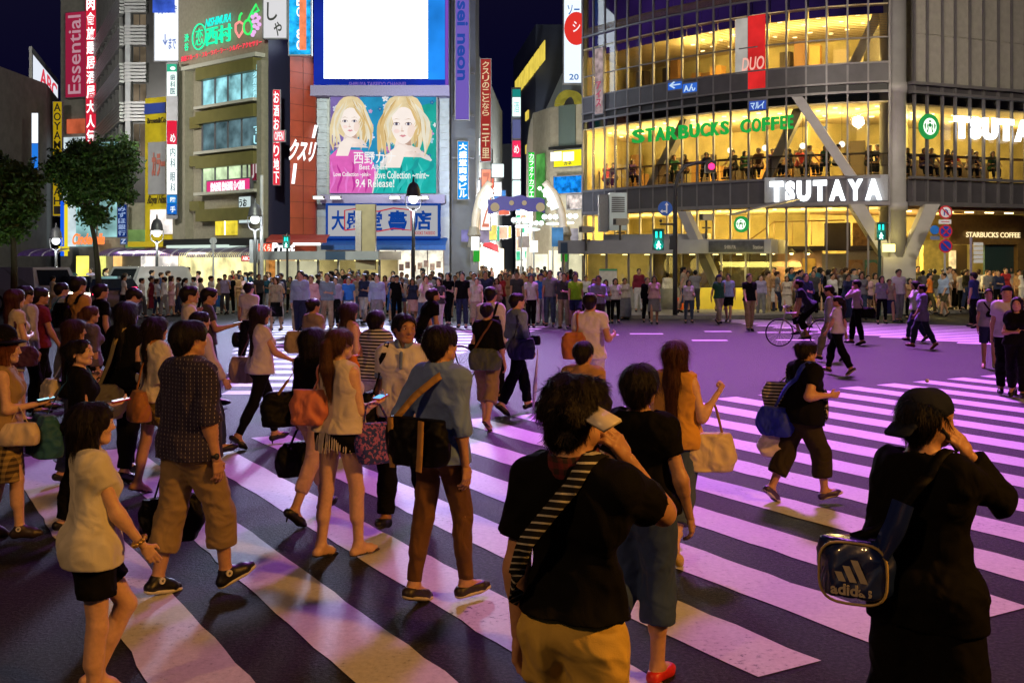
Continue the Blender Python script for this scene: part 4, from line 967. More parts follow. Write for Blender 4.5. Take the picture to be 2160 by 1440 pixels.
# stone tower to the right of the corner
block(b := MB(), [tuple(TP[0])] + [tuple(TP[-1])], 12, ZB1, TOPZ); b.build('stone_tower', STONE, gb)
mb = MB()
for p in TP: tf.box(mb, (p - tf.A) @ tf.u - .04, (p - tf.A) @ tf.u + .04, ZT - 1, TOPZ, .005, .12)
tf.box(mb, 0, 8, ZB0 - .04, ZB0 + .06, .005, .28); tf.box(mb, 0, 8, ZB1 - .06, ZB1 + .06, .005, .28); tf.box(mb, 0, 8, ZT - .05, ZT + .05, 0, .2); tf.box(mb, 0, 8, ZF - .08, ZF + .08, 0, .3)
mb.build('tower_frame', MULL, gb)
mb = MB()
for i in range(len(TP) - 1):
    s0 = (TP[i] - tf.A) @ tf.u; s1 = (TP[i + 1] - tf.A) @ tf.u
    for k in range(5): 
        tf.box(mb, s0 + .06, s1 - .06, ZB1 + .1 + k * 1.9, ZB1 + 1.94 + k * 1.9, .01, .05)
mb.build('tower_panel', mat('panel_stone', (.30, .285, .255), .55, 0, .1, 4, .10), gb)
mb = MB(); tf.box(mb, 0, 8, ZT + .06, ZB0 - .06, -.02, 0); mb.build('tower_glass', GL, gb)
for a, b in ((ZF + .09, ZT - .06), (ZB0 + .05, ZB1 - .05)): mb = MB(); tf.box(mb, 0, 8, a, b, -.3, .01); mb.build('spandrel', SPAN, gb)
mb = MB(); tf.box(mb, 0, 18, ZT - .3, ZT - .07, -6, -.32); tf.box(mb, 0, 8, ZF - .2, ZF - .02, -6, -.02); mb.build('tower_floor', mat('floor_boards', (.22, .13, .06), .5, 0, 0, 3, .2), gb)
mb = MB(); tf.box(mb, 0, 18, .1, ZB0, -6.2, -6); mb.build('tower_back_wall', WARMW, gb)
mb = MB(); tf.box(mb, 0, 18, ZC + .05, ZC + .12, -6, -.05); mb.build('tower_ceiling', CEIL, gb)
mb = MB(); tf.box(mb, .1, 8, ZT + .95, ZT + 1.0, -1.0, -.5); tf.box(mb, 2.2, 8, ZT, ZT + 1.1, -4.2, -3.6); mb.build('tower_counter', mat('dark_wood', (.05, .035, .025), .5), gb)
for s, z in ((2.9, ZC - .6), (6.0, ZC - .6), (9.5, ZC - .6), (1.8, ZF - .7), (4.6, ZF - .7)): q = tf.p(s, -2.8, z); lamp('POINT', 'tower_cafe_light', q, 420 if z > 5 else 500, (1, .77, .27), .3)
mb = MB()
for s in np.arange(.6, 7, 1.1):
    for k in range(3): q = tf.p(s + k * .17, -.9, ZF - .25); mb.lathe([(.06, 0), (.06, .03)], q, 8)
    q = tf.p(s, -1.6, ZC); mb.lathe([(.08, 0), (.08, .03)], q, 8); q = tf.p(s + .4, -3.2, ZC); mb.lathe([(.12, 0), (.12, .03)], q, 8)
mb.build('downlight', cl, gb)
# recessed entrance with brown wall, dark door
mb = MB(); en = Fac(tf.p(0, -2.2, 0)[:2], tf.p(8, -2.2, 0)[:2])
a1 = en.sx(2005); a2 = en.sx(2140); en.box(mb, a1, a2 + 1.5, 2.75, ZF - .25, -.3, 0, 0); en.box(mb, a1 - 1.4, a1, .12, ZF - .3, -.3, -.1, 1); en.box(mb, a1, en.sx(2085), .12, 2.75, -1.4, -1.2, 2); en.box(mb, en.sx(2085), en.sx(2146), .12, 2.75, -.3, -.2, 3); en.box(mb, en.sx(2147), a2 + 1.5, .12, 2.75, -.3, 0, 0)
mb.build('entrance_wall', [mat('brown_metal_wall', (.20, .12, .035), .45, .1, .1, 8, .2), mat('yellow_board', (.62, .50, .12), .5, 0, 0, 3, .35), mat('dark_lobby', (.06, .04, .02), .5), mat('teal_door', (.03, .06, .06), .35)], gb)
mb = MB(); en.box(mb, en.sx(2020), en.sx(2030), .2, 2.3, -1.15, -1.1); en.box(mb, en.sx(2040), en.sx(2058), 1.7, 2.5, -1.15, -1.1); mb.build('lit_display', glow('lobby_lamp', (1, .7, .3), 1.2, .4, 3), gb)
r = empty('letter_sign', (0, 0, 0), 0, 'small warm lit block letters over the dark cafe entrance', 'sign'); mb = MB(); en.ptext(mb, 'STARBUCKS COFFEE', 2038, 2152, 490, 501, o=.1); mb.build('lettering', glow('warm_letter', (1, .78, .40), 1.3), r)
# big letters on the fascia and behind the glass
ff = Fac(seg(13).A, FP[-1])
root = empty('letter_sign', (0, 0, 0), 0, 'large white glowing block letters on the grey fascia below the cafe', 'sign')
mb = MB(); ff.pbox(mb, 1614, 1874, 372, 426, .06, .16, ref=1745); mb.build('backboard', mat('grey_board', (.27, .28, .30), .5), root)
mb = MB(); ff.word(mb, 'TSUTAYA', 1624, 1860, 380, 424, o=.26, bold=.06, depth=.14); mb.build('lettering', glow('white_letters', (.92, .97, 1), 3), root)
root = empty('letter_sign', (0, 0, 0), 0, 'white glowing block letters behind the tower glass near the right edge', 'sign')
mb = MB(); tf.word(mb, 'TSUTAYA', 2014, 2245, 252, 298, o=.36, bold=.06, depth=.12); mb.build('lettering', glow('white_letters', (.92, .97, 1), 3), root)
root = empty('letter_sign', (0, 0, 0), 0, 'green block letters across the curved cafe windows', 'sign')
mb = MB(); word = 'STARBUCKS COFFEE'; xs = [1334, 1362, 1383, 1406, 1432, 1455, 1478, 1500, 1520, 1540, 1562, 1586, 1608, 1627, 1646, 1662, 1676]
ys = np.interp(xs, [1334, 1520, 1676], [(272 + 303) / 2, 270, 256])
for i, ch in enumerate(word):
    if ch == ' ': continue
    x0, x1 = xs[i], xs[i + 1] - 3; j = max(0, min(18, int(np.searchsorted(MUL, (x0 + x1) / 2)) - 1)); f = seg(j); hh = 14.5
    f.ptext(mb, ch, x0, x1, ys[i] - hh, ys[i] + hh, o=.12, bold=.03, depth=.1)
mb.build('lettering', glow('green_letters', (.02, .50, .08), .75), root)
def round_sign(f, px, py, r, label, o=.1):
    rt = empty('round_sign', (0, 0, 0), 0, label, 'sign'); c = Vector(f.p(f.sx(px, o), o, f.zy(px, py, o))); u3, z3, n3 = Vector((f.u[0], f.u[1], 0)), Vector((0, 0, 1)), Vector((f.n[0], f.n[1], 0))
    mb = MB(); mb.tube([c - n3 * .08, c], r, 28); mb.build('rim', glow('green_ring', (.03, .42, .09), .7), rt)
    mb = MB(); mb.disc(c + n3 * .01, r * .97, u3, z3, 28, 0); mb.disc(c + n3 * .016, r * .66, u3, z3, 28, 1)
    mb.build('sign_face', [glow('green_ring', (.03, .42, .09), .7), glow('pale_face', (.85, 1, .8), 1.5)], rt)
    mb = MB(); q = c + n3 * .022   # a crowned woman with wavy hair and a split tail, in green
    mb.disc(q + z3 * r * .1, r * .16, u3, z3, 14)
    for s in (-1, 1):
        mb.face([q + u3 * s * r * a + z3 * r * b for a, b in ((.22, .3), (.30, .05), (.24, -.2), (.34, -.42), (.2, -.5), (.14, -.15), (.18, .1))])
        mb.face([q + u3 * s * r * a + z3 * r * b for a, b in ((.40, .30), (.58, .12), (.5, -.3), (.42, -.1))])
    mb.face([q + u3 * r * a + z3 * r * b for a, b in ((-.14, .34), (-.12, .52), (-.04, .42), (0, .6), (.04, .42), (.12, .52), (.14, .34))])
    mb.build('emblem', glow('green_emblem', (.01, .33, .06), .6), rt); return rt
round_sign(seg(11), 1563, 473, .33, 'round green and white emblem hanging behind ground floor glass'); round_sign(tf, 1961, 267, .50, 'round green and white emblem behind the tower glass', .3)
# hanging banner and glowing panels imitating sign reflections in the glass
ub = seg(12); sb = seg(11); f12 = Fac(FP[11], FP[13]); mb = MB()
root = empty('banner', (0, 0, 0), 0, 'tall red and white advertising banner hanging inside the upper glass', 'banner')
mb = MB(); f12.pbox(mb, 1579, 1615, 33, 190, .02, .06); mb.build('red_half', glow('red_cloth', (.85, .03, .03), .75, .25, 1), root)
mb = MB(); f12.pbox(mb, 1552, 1578, 40, 155, .02, .06); mb.build('white_half', glow('white_cloth', (.75, .7, .62), .55, .25, 1), root)
mb = MB(); f12.ptext(mb, 'DUO', 1566, 1612, 120, 148, o=.08, skew=.1); mb.build('lettering', glow('pink_letter', (1, .5, .4), .9), root)
jf = seg(2); sign('advert_panel', 'narrow pink and white poster at the left end of the curved glass', jf, 1255, 1271, 102, 240, (.8, .6, .6), .45, [('アイス', .2, .8, .1, .5)], (.7, .1, .2), .6, True, o=.2, th=.1, var=.5)
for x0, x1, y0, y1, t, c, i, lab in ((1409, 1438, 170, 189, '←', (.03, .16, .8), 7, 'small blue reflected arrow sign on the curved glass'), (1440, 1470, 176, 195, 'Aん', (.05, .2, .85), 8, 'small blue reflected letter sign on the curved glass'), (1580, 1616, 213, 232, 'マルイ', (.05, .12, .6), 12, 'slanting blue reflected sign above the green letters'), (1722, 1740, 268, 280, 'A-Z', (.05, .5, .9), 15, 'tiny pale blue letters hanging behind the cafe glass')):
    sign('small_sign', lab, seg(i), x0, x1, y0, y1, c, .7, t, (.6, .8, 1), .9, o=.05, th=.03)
for x in (1524, 1616, 1680, 1766, 1855):
    i = min(18, int(np.searchsorted(MUL, x)) - 1); q = FP[i] + d9 * 1.4 + (FP[i + 1] - FP[i]) * .5; r = empty('pendant_lamp', (q[0], q[1], 6.75), 0, 'round white pendant lamp over cafe counter, ' + {1524: 'below the first green word', 1616: 'under the last green letters', 1680: 'beside the left strut of the cafe', 1766: 'right of the slanting strut', 1855: 'next to the corner column'}[x], 'lamp', 'pendant lamps in the cafe')
    mb = MB(); mb.ball((0, 0, 0), .13, 12); mb.build('globe', glow('pendant_globe', (1, .9, .7), 4), r, True); mb = MB(); mb.tube([(0, 0, .12), (0, 0, 1.4)], .012, 5); mb.build('cord', DARK, r)
# ------------------------------------------------------------------ the left side and the street between
def pblock(name, label, x0, x1, y0, Y0, Y1, depth, m, z0=0, cat='building'):
    mb = MB(); A, B = pp(x0, Y0), pp(x1, Y1); top = Z_(y0, Y0); block(mb, [A, B], depth, z0, top); return mb.build(name, m, label=label, cat=cat), Fac(A, B)
SILVER = mat('silver_panel', (.32, .33, .36), .4, .2, 0, 3, .12)
# screen tower over the bookshop
tw = Fac(pp(664, 54), pp(948, 54)); t0 = empty('screen_building', (0, 0, 0), 0, 'narrow building with bookshop below and large advertising screen above', 'building')
mb = MB(); block(mb, [tuple(tw.A), tuple(tw.B)], 10, 0, 26); mb.build('wall', SILVER, t0)
mb = MB()
for k in range(0, 26):
    z = 4.2 + k * .38
    if z < 12.6: tw.box(mb, tw.sx(925), tw.L - .02, z, z + .36, .01, .05); tw.box(mb, .05, tw.sx(690), z, z + .36, .01, .05)
mb.build('wall_panel', mat('square_panel', (.26, .29, .36), .4, .25, 0, 4, .15), t0)
for a in ((660, 950, 185, 207, 0, .75), (680, 940, 412, 430, 0, .6)): mb = MB(); tw.pbox(mb, *a); mb.build('ledge', mat('ledge_panel', (.25, .22, .42), .5), t0)
mb = MB(); tw.text(mb, 'SHIBUYA TAISEIDO CHANNEL', tw.sx(735, .8), tw.sx(858, .8), tw.zy(800, 181, .8), tw.zy(800, 172, .8), o=.62); mb.build('lettering', glow('dim_letter', (.35, .2, .8), .6), t0)
sc = empty('video_screen', (0, 0, 0), 0, 'huge glowing white video screen in a blue frame above the poster', 'screen')
mb = MB(); tw.pbox(mb, 666, 944, -60, 184, 0, .55); mb.build('screen_frame', glow('blue_frame', (.02, .06, .75), .42, .35, .5), sc)
mb = MB(); tw.pbox(mb, 688, 904, -60, 170, .56, .6); mb.build('screen_face', glow('screen_white', (.80, .92, 1), 9, .12, .6), sc)
mb = MB(); tw.pbox(mb, 905, 940, -60, 172, .56, .6); mb.build('screen_side', glow('screen_blue', (.02, .28, .95), .9, .3, .5), sc)
mb = MB(); tw.pbox(mb, 941, 947, -60, 184, .56, .62); mb.build('frame_edge', glow('frame_violet', (.35, .12, .8), .6), sc)
# the billboard: two fair-haired women, one in pink and one in teal, among flowers
po = empty('billboard', (0, 0, 0), 0, 'lit billboard of two blonde women in pink and teal dresses among flowers', 'billboard')
O = .35; a, b = tw.sx(697, O), tw.sx(920, O); zb, zt = tw.zy(808, 408, O), tw.zy(808, 205, O)
def bp_(x, y): return (a + (b - a) * (x - 697) / 223, zt + (zb - zt) * (y - 205) / 203)
mb = MB(); tw.box(mb, a - .08, b + .08, zb - .08, zt + .08, 0, O - .02); mb.build('board_frame', STEEL, po)
LAY = [0]
PIC = MB(); PM = []
def pic(pts, col, s=.62, var=.15):
    s *= 1.3; m = glow('print', col, s, var, 2)
    if m not in PM: PM.append(m)
    LAY[0] += 1; PIC.face([tw.p(*(lambda q: (q[0], O + LAY[0] * .0005, q[1]))(bp_(min(920, max(697, x)), min(408, max(205, y))))) for x, y in reversed(pts)], PM.index(m))
def oval(cx, cy_, rx, ry, rot=0, n=22):
    c, s_ = math.cos(rot), math.sin(rot); return [(cx + rx * math.cos(t) * c - ry * math.sin(t) * s_, cy_ + rx * math.cos(t) * s_ + ry * math.sin(t) * c) for t in [2 * math.pi * k / n for k in range(n)]]
pic([(697, 205), (920, 205), (920, 408), (697, 408)], (.03, .34, .62)); pic([(860, 230), (920, 215), (920, 408), (850, 408)], (.02, .45, .38)); pic([(697, 205), (760, 205), (740, 300), (697, 320)], (.25, .18, .5))
rs = random.Random(7)
FLW = [(.85, .85, 1), (.8, .4, .75), (.5, .8, .95), (.15, .55, .42), (.95, .8, .88), (.03, .22, .5), (.65, .2, .55), (.9, .9, .95)]
for i in range(70):
    x, y, c, r_ = rs.uniform(697, 920), rs.uniform(207, 330), rs.choice(FLW), rs.uniform(3, 6.5)
    for k in range(5): a_ = k * 1.257 + i; pic(oval(x + r_ * .7 * math.cos(a_), y + r_ * .7 * math.sin(a_), r_ * .6, r_ * .42, a_, 8), c)
    pic(oval(x, y, r_ * .25, r_ * .25, 0, 6), (.7, .6, .4))
def curve(x0, y0, x1, y1, bend, w, c, s=.62):
    n = 9; P_ = [(x0 + (x1 - x0) * t + bend * math.sin(math.pi * t) + 2.2 * math.sin(9 * t + x0), y0 + (y1 - y0) * t) for t in [i / n for i in range(n + 1)]]
    pic([(x - w * (1 - abs(2 * i / n - 1) ** 3), y) for i, (x, y) in enumerate(P_)] + [(x + w * (1 - abs(2 * i / n - 1) ** 3), y) for i, (x, y) in reversed(list(enumerate(P_)))], c, s, .08)
HC = [(1, .88, .62), (.97, .78, .45), (.86, .60, .26), (1, .93, .74), (.70, .44, .16)]
for cx, cy_, k, dress, dk in ((741, 256, .86, (.88, .16, .58), (.62, .05, .38)), (852, 262, 1.08, (.02, .55, .50), (.01, .30, .30))):
    W_ = cx > 800
    if W_: pic([(786, 408), (792, 372), (806, 340), (830, 318), (880, 314), (906, 330), (920, 350), (920, 408)], (.93, .88, .86))
    pic([(697, 408), (697, 330), (712, 316), (764, 318), (790, 345), (796, 408)] if not W_ else [(788, 408), (800, 360), (836, 332), (872, 326), (900, 338), (920, 345), (920, 408)], dress)
    for q in range(7): curve((700 if not W_ else 800) + q * 14, 340 + (q % 3) * 6, (698 if not W_ else 796) + q * 15, 408, 6, 2.6, dk if q % 2 else tuple(min(1, v * 1.25 + .05) for v in dress))
    pic(oval(cx, cy_ - 8 * k, 41 * k, 54 * k), HC[1])
    for q in range(26): s_ = -1 if q % 2 else 1; f = rs.random(); curve(cx + s_ * (4 + 22 * f) * k, cy_ - (56 - 18 * f) * k, cx + s_ * (20 + 28 * f) * k, cy_ + rs.uniform(40, 76) * k, s_ * rs.uniform(8, 17) * k, rs.uniform(2, 4.6) * k, rs.choice(HC))
    pic([(cx - 13 * k, cy_ + 28 * k), (cx + 13 * k, cy_ + 28 * k), (cx + 20 * k, cy_ + 54 * k), (cx + 44 * k, cy_ + 66 * k), (cx - 42 * k, cy_ + 64 * k), (cx - 20 * k, cy_ + 54 * k)], (.96, .80, .72), .68); pic([(cx - 10 * k, cy_ + 34 * k), (cx + 14 * k, cy_ + 30 * k), (cx + 16 * k, cy_ + 46 * k)], (.70, .46, .36), .62)
    pic([(cx + 25 * k * math.cos(t) * (1 - .20 * max(0, math.sin(t))), cy_ + 4 * k + 36 * k * math.sin(t)) for t in [2 * math.pi * i / 26 for i in range(26)]], (1, .89, .82), .74, .03)
    pic(oval(cx + 15 * k, cy_ + 14 * k, 7 * k, 13 * k, .2), (.97, .78, .68), .72, .03); pic(oval(cx - 13 * k, cy_ + 15 * k, 6 * k, 4 * k), (1, .76, .70), .74, .03)
    for s_ in (-1, 1):
        ex, ey = cx - 2 + s_ * 11.5 * k, cy_ + 1; pic(oval(ex, ey, 7 * k, 3.4 * k, 0, 14), (.62, .42, .36)); pic(oval(ex, ey + .4, 5.6 * k, 2.4 * k, 0, 14), (.97, .95, .95), .75); pic(oval(ex, ey + .2, 2.7 * k, 2.7 * k, 0, 12), (.10, .09, .16)); pic([(ex - 7 * k, ey - .5), (ex, ey - 3.6 * k), (ex + 7 * k, ey - 1), (ex, ey - 2.2 * k)], (.10, .06, .06)); pic([(ex - 8 * k, ey - 8 * k), (ex, ey - 10.4 * k), (ex + 8 * k, ey - 8.4 * k), (ex, ey - 9.2 * k)], (.66, .46, .30))
    pic([(cx - 3, cy_ + 3), (cx - 4.5 * k, cy_ + 14 * k), (cx - 1, cy_ + 15.5 * k)], (.93, .74, .64), .7, .03); pic(oval(cx - 2, cy_ + 15 * k, 3.4 * k, 1.3 * k, 0, 10), (.86, .60, .50)); pic([(cx - 8 * k, cy_ + 24 * k), (cx - 3 * k, cy_ + 21.8 * k), (cx - 1, cy_ + 22.6 * k), (cx + 2 * k, cy_ + 21.8 * k), (cx + 6 * k, cy_ + 24 * k), (cx - 1, cy_ + 27 * k)], (.90, .36, .40))
    for q in range(12): s_ = -1 if q % 2 else 1; curve(cx + s_ * 3 * k, cy_ - 40 * k, cx + s_ * (20 + q * .8) * k, cy_ + (4 + q * 2.4) * k, s_ * 12 * k, 2.8 * k, HC[q % 4])
    hy = cy_ + 40 * k; pic([(cx - 36 * k, hy + 46 * k), (cx - 26 * k, hy + 14 * k), (cx - 8 * k, hy + 1), (cx + 18 * k, hy + 4), (cx + 30 * k, hy + 12), (cx + 4, hy + 15 * k), (cx - 6 * k, hy + 46 * k)], (1, .88, .80), .72, .03)
    for q in range(4): pic([(cx + (-2 + q * 8) * k, hy + (2 + q * 1.5) * k), (cx + (5 + q * 8) * k, hy + (3 + q) * k), (cx + (16 + q * 8) * k, hy + (11 + q * 3) * k), (cx + (12 + q * 8) * k, hy + (13 + q * 3) * k)], (.99 - q * .03, .84 - q * .03, .76 - q * .03), .7, .03)
    if W_:
        for x0, x1 in ((846, 884), (884, 916)): curve(x0, 372, x1, 334, 10, 5, (.02, .42, .42)); curve(x0 + 6, 360, x0 - 6, 405, 4, 5, (.05, .66, .62))
PIC.build('picture', PM, po)
mb = MB()
for t, x0, x1, y0, y1 in (('西野カナ', 748, 836, 322, 347), ('Best Album', 760, 818, 348, 359), ('Love Collection ~pink~', 706, 784, 364, 376), ('Love Collection ~mint~', 792, 906, 362, 378), ('9.4 Release!', 752, 833, 379, 396)):
    p0, p1 = bp_(x0, y1), bp_(x1, y0); tw.text(mb, t, p0[0], p1[0], p0[1], p1[1], o=O + LAY[0] * .0005 + .03, bold=.008, depth=.02)
mb.build('lettering', glow('white_print', (1, .97, .95), .95), po)
for i, (x, lab) in enumerate(((672, 'leftmost flat floodlight lamp under the billboard'), (708, 'flat floodlight lamp under the pink dress of billboard'), (833, 'flat floodlight lamp left of the bell street lamp'), (893, 'flat floodlight lamp right of the bell street lamp'))):
    q = tw.p(tw.sx(x, 1.2), 1.2, tw.zy(x, 416, 1.2)); r = empty('floodlight', q, 0, lab, 'lamp', 'floodlights below the billboard'); mb = MB(); mb.box((0, 0, 0), (.55, .35, .12)); mb.build('housing', STEEL, r); mb = MB(); mb.box((0, 0, -.075), (.48, .3, .03)); mb.box((0, -.185, -.01), (.45, .02, .08)); mb.build('lens', glow('flood_lens', (1, .95, .85), 2.5), r); mb = MB(); mb.tube([(0, .1, 0), (0, 1.1, -.15)], .03, 6); mb.build('arm', STEEL, r)
lamp('AREA', 'billboard_light', (tw.p(3.4, 2.2, 5.6)), 60, (1, .95, .9), (4, .3), tw.p(3.4, 0, 8))
# bookshop sign, awning and shop
sg = sign('shop_sign', 'white bookshop sign with large blue characters inside a red open book line', tw, 692, 923, 434, 498, (.66, .66, .70), .62, None, None, o=.7, th=.5, frame=glow('blue_rim', (.02, .10, .55), .5), edge=.12)
mb = MB()
for t, x0, x1 in (('大', 699, 727), ('盛', 731, 762), ('堂', 778, 806), ('書', 819, 858), ('店', 872, 910)): tw.ptext(mb, t, x0, x1, 444, 486, o=.73, bold=.03, depth=.04)
mb.build('lettering', glow('blue_letters', (.01, .09, .52), .55), sg)
mb = MB(); tw.ptext(mb, 'BOOKS TAISEIDO', 874, 918, 488, 495, o=.73); mb.build('small_lettering', glow('red_letters', (.75, .04, .04), .6), sg)
mb = MB(); P_ = lambda x, y: Vector(tw.p(tw.sx(x, .74), .74, tw.zy(808, y, .74)))
mb.tube([P_(727, 486), P_(727, 444), P_(752, 440), P_(798, 446), P_(830, 439), P_(867, 443), P_(867, 486), P_(830, 482), P_(798, 488), P_(752, 483), P_(727, 486)], .035, 6); mb.build('red_outline', glow('red_line', (.8, .05, .08), .6), sg)
def awning(name, label, f, x0, x1, y0, y1, out, m, m2=None, ribs=0, o=0):
    s0, s1 = f.sx(x0, out), f.sx(x1, out); r = (x0 + x1) / 2; zt, zb = f.zy(r, y0, out), f.zy(r, y1, out); mb = MB(); n = 6 if ribs else 1; K = max(1, ribs) 
    for k in range(K):
        a_, b_ = s0 + (s1 - s0) * k / K, s0 + (s1 - s0) * (k + 1) / K; cu = [(o + (out - o) * math.sin(math.pi / 2 * i / n), zb + (zt - zb) * math.cos(math.pi / 2 * i / n)) for i in range(n + 1)] if ribs else [(o, zt), (out, zb + (zt - zb) * .35), (out, zb)]
        for i in range(len(cu) - 1):
            (p_, z_), (q_, w_) = cu[i], cu[i + 1]; mb.face([f.p(a_ + .02, p_, z_), f.p(a_ + .02, q_, w_), f.p(b_ - .02, q_, w_), f.p(b_ - .02, p_, z_)], 1 if (ribs and k % 6 == 5) else 0)
    return mb.build(name, [m, m2 or m], label=label, cat='awning')
BLUE = mat('blue_awning', (.01, .09, .40), .6, 0, 0, 8, .15)
awning('awning', 'bright blue flat awning below the bookshop sign', tw, 676, 941, 500, 527, 1.5, BLUE)
mb = MB(); tw.pbox(mb, 800, 936, 528, 640, -.2, .03); mb.build('shop_window', glow('bookshop_light', (1, .93, .74), 1.15, .45, 2.2), t0)
mb = MB()
for x in (800, 834, 868, 902, 936): tw.pbox(mb, x - 1, x + 1, 528, 640, .03, .08)
for i in range(10):
    x = 804 + i * 13; y = 548 + (i * 7) % 12; tw.pbox(mb, x, x + 9, y, y + 14, .04, .3)
mb.build('shop_frame', mat('shelf_books', (.35, .22, .16), .6, 0, 0, 6, .6), t0); lamp('AREA', 'bookshop_light', tw.p(5, 1.2, 2.6), 120, (1, .9, .7), (4, .4), tw.p(5, 5, 0))
# red corner house with white slanting characters
rw, rf = pblock('red_building', 'red panelled building with slanting white characters beside the screen', 612, 666, 100, 52.4, 53.6, 8, mat('red_panel', (.34, .05, .025), .45, 0, 0, 1.2, .2))
mb = MB()
for y in range(120, 520, 34): rf.pbox(mb, 612, 666, y, y + 1, .005, .012)
rf.pbox(mb, 639, 640, 110, 520, .005, .012); mb.build('panel_joint', mat('joint', (.12, .02, .015), .6), rw)
root = empty('letter_sign', (0, 0, 0), 0, 'white slanting characters on the red panelled wall', 'sign'); mb = MB()
rf.ptext(mb, 'クスリ', 611, 664, 295, 340, o=.12, bold=.035, skew=.25); rf.quad(mb, [(rf.sx(611), rf.zy(615, 388)), (rf.sx(618), rf.zy(615, 388)), (rf.sx(623), rf.zy(615, 345)), (rf.sx(616), rf.zy(615, 345))], .13); rf.quad(mb, [(rf.sx(654), rf.zy(658, 292)), (rf.sx(660), rf.zy(658, 292)), (rf.sx(667), rf.zy(658, 264)), (rf.sx(660), rf.zy(658, 264))], .13)
mb.build('lettering', glow('white_letters', (1, 1, 1), 1.6), root)
# fruit parlour building
fp = Fac(pp(376, 57.8), pp(566, 52.6)); fb = empty('parlour_building', (0, 0, 0), 0, 'beige building with olive bands, wide windows and green fruit neon', 'building')
mb = MB(); block(mb, [tuple(fp.A), tuple(fp.B)], 11, 0, 24); mb.build('wall', mat('beige_tile', (.30, .27, .205), .55, 0, .2, 7, .12), fb)
OL = mat('olive_band', (.17, .15, .05), .5, 0, 0, 2, .12); mb = MB()
for y in (128, 222, 318, 432): fp.pbox(mb, 430, 552, y + 8, y + 34, .02, .5, ref=490)
fp.pbox(mb, 412, 432, 248, 272, .02, .35); fp.pbox(mb, 412, 432, 330, 352, .02, .35); fp.pbox(mb, 412, 432, 425, 445, .02, .35); mb.build('olive_band', OL, fb)
mb = MB(); fp.pbox(mb, 377, 560, 132, 140, .02, .6, ref=468); 
for y in (220, 317, 405): fp.pbox(mb, 430, 556, y - 1, y + 5, .02, .62, ref=490)
mb.build('ledge', mat('pale_ledge', (.5, .48, .42), .6), fb)
for a in ((382, 408, 145, 520, .02, .5), (556, 566, 130, 520, .02, .4)): mb = MB(); fp.pbox(mb, *a); mb.build('pilaster', mat('pilaster', (.27, .25, .19), .6, 0, .2, 5, .12), fb)
for (y0, y1, c, s_, v) in ((160, 216, (.30, .66, .72), .85, .8), (256, 314, (.16, .28, .32), .6, .7), (346, 405, (.62, .80, .48), 1.0, .6)):
    mb = MB(); x1 = 553 if y0 < 340 else 528; fp.pbox(mb, 433, x1, y0, y1, .02, .14, ref=490); w = mb.build('window', glow('tinted_room', c, s_, v, 1.1), fb); mb = MB()
    for x in (433, 460, 487, 516, x1): fp.pbox(mb, x - 1, x + 1, y0, y1, .14, .2, ref=490)
    mb.build('frame', STEEL, w)
mb = MB(); fp.pbox(mb, 459, 502, 440, 496, .02, .14); w = mb.build('window', glow('yellow_room', (1, .78, .06), .95, .4, 1.4), fb); mb = MB(); fp.pbox(mb, 480, 481, 440, 496, .14, .2)
q = Vector(fp.p(fp.sx(486, .2), .2, fp.zy(486, 452, .2))); mb.ball(q, .16); mb.build('ceiling_globe', glow('globe', (1, .95, .6), 2.5), w)
mb = MB(); fp.pbox(mb, 380, 566, 504, 519, .02, 1.0, ref=470); mb.build('dark_canopy', DARK, fb); mb = MB(); fp.pbox(mb, 394, 520, 517, 523, .02, 1.2, ref=470); mb.build('canopy_light', glow('canopy_tube', (.7, .85, .75), 1), fb)
mb = MB(); fp.pbox(mb, 380, 560, 532, 640, .02, .1, ref=470); mb.build('shop_window', glow('parlour_shop', (1, .90, .42), 1.2, .6, 1.1), fb); lamp('AREA', 'parlour_shop_light', fp.p(2.5, 1.5, 2.6), 160, (1, .92, .6), (4.5, .4), fp.p(2.5, 6, 0))
# green neon: leaf emblem, name, strawberry, pear and grapes, red line of words
root = empty('neon_sign', (0, 0, 0), 0, 'green and pink fruit neon with red words on the beige parlour wall', 'sign')
mb = MB(); fp.word(mb, '西村', 434, 488, 56, 92, o=.2, bold=.0); fp.ptext(mb, '恋', 412, 428, 60, 96, o=.2, bold=0); fp.text(mb, '渋谷', fp.sx(396), fp.sx(405), fp.zy(400, 110), fp.zy(400, 72), o=.2, vert=True)
N_ = lambda x, y, o=.22: Vector(fp.p(fp.sx(x, o), o, fp.zy(x, y, o)))
mb.tube([N_(x, y) for x, y in oval(420, 78, 14, 27, .1, 18)] + [N_(*oval(420, 78, 14, 27, .1, 18)[0])], .04, 6); mb.build('green_lettering', glow('green_neon', (.02, .95, .42), 1.3), root)
mb = MB(); fp.ptext(mb, 'NISHIMURA', 434, 488, 34, 52, o=.2, bold=.02, skew=.3); mb.build('teal_lettering', glow('teal_neon', (.02, .85, .72), 1.2), root)
mb = MB(); fp.ptext(mb, '高級フルーツ・フルーツパーラー・シルバーアクセサリー', 382, 552, 101, 113, o=.2, bold=.015); mb.build('red_lettering', glow('red_neon', (1, .06, .10), 1.2), root)
mb = MB(); pts = [(497, 52), (505, 46), (514, 52), (512, 66), (504, 79), (497, 66), (497, 52)]; mb.tube([N_(*p) for p in pts], .06, 6); mb.build('strawberry', glow('pink_neon', (1, .30, .28), 1.2), root)
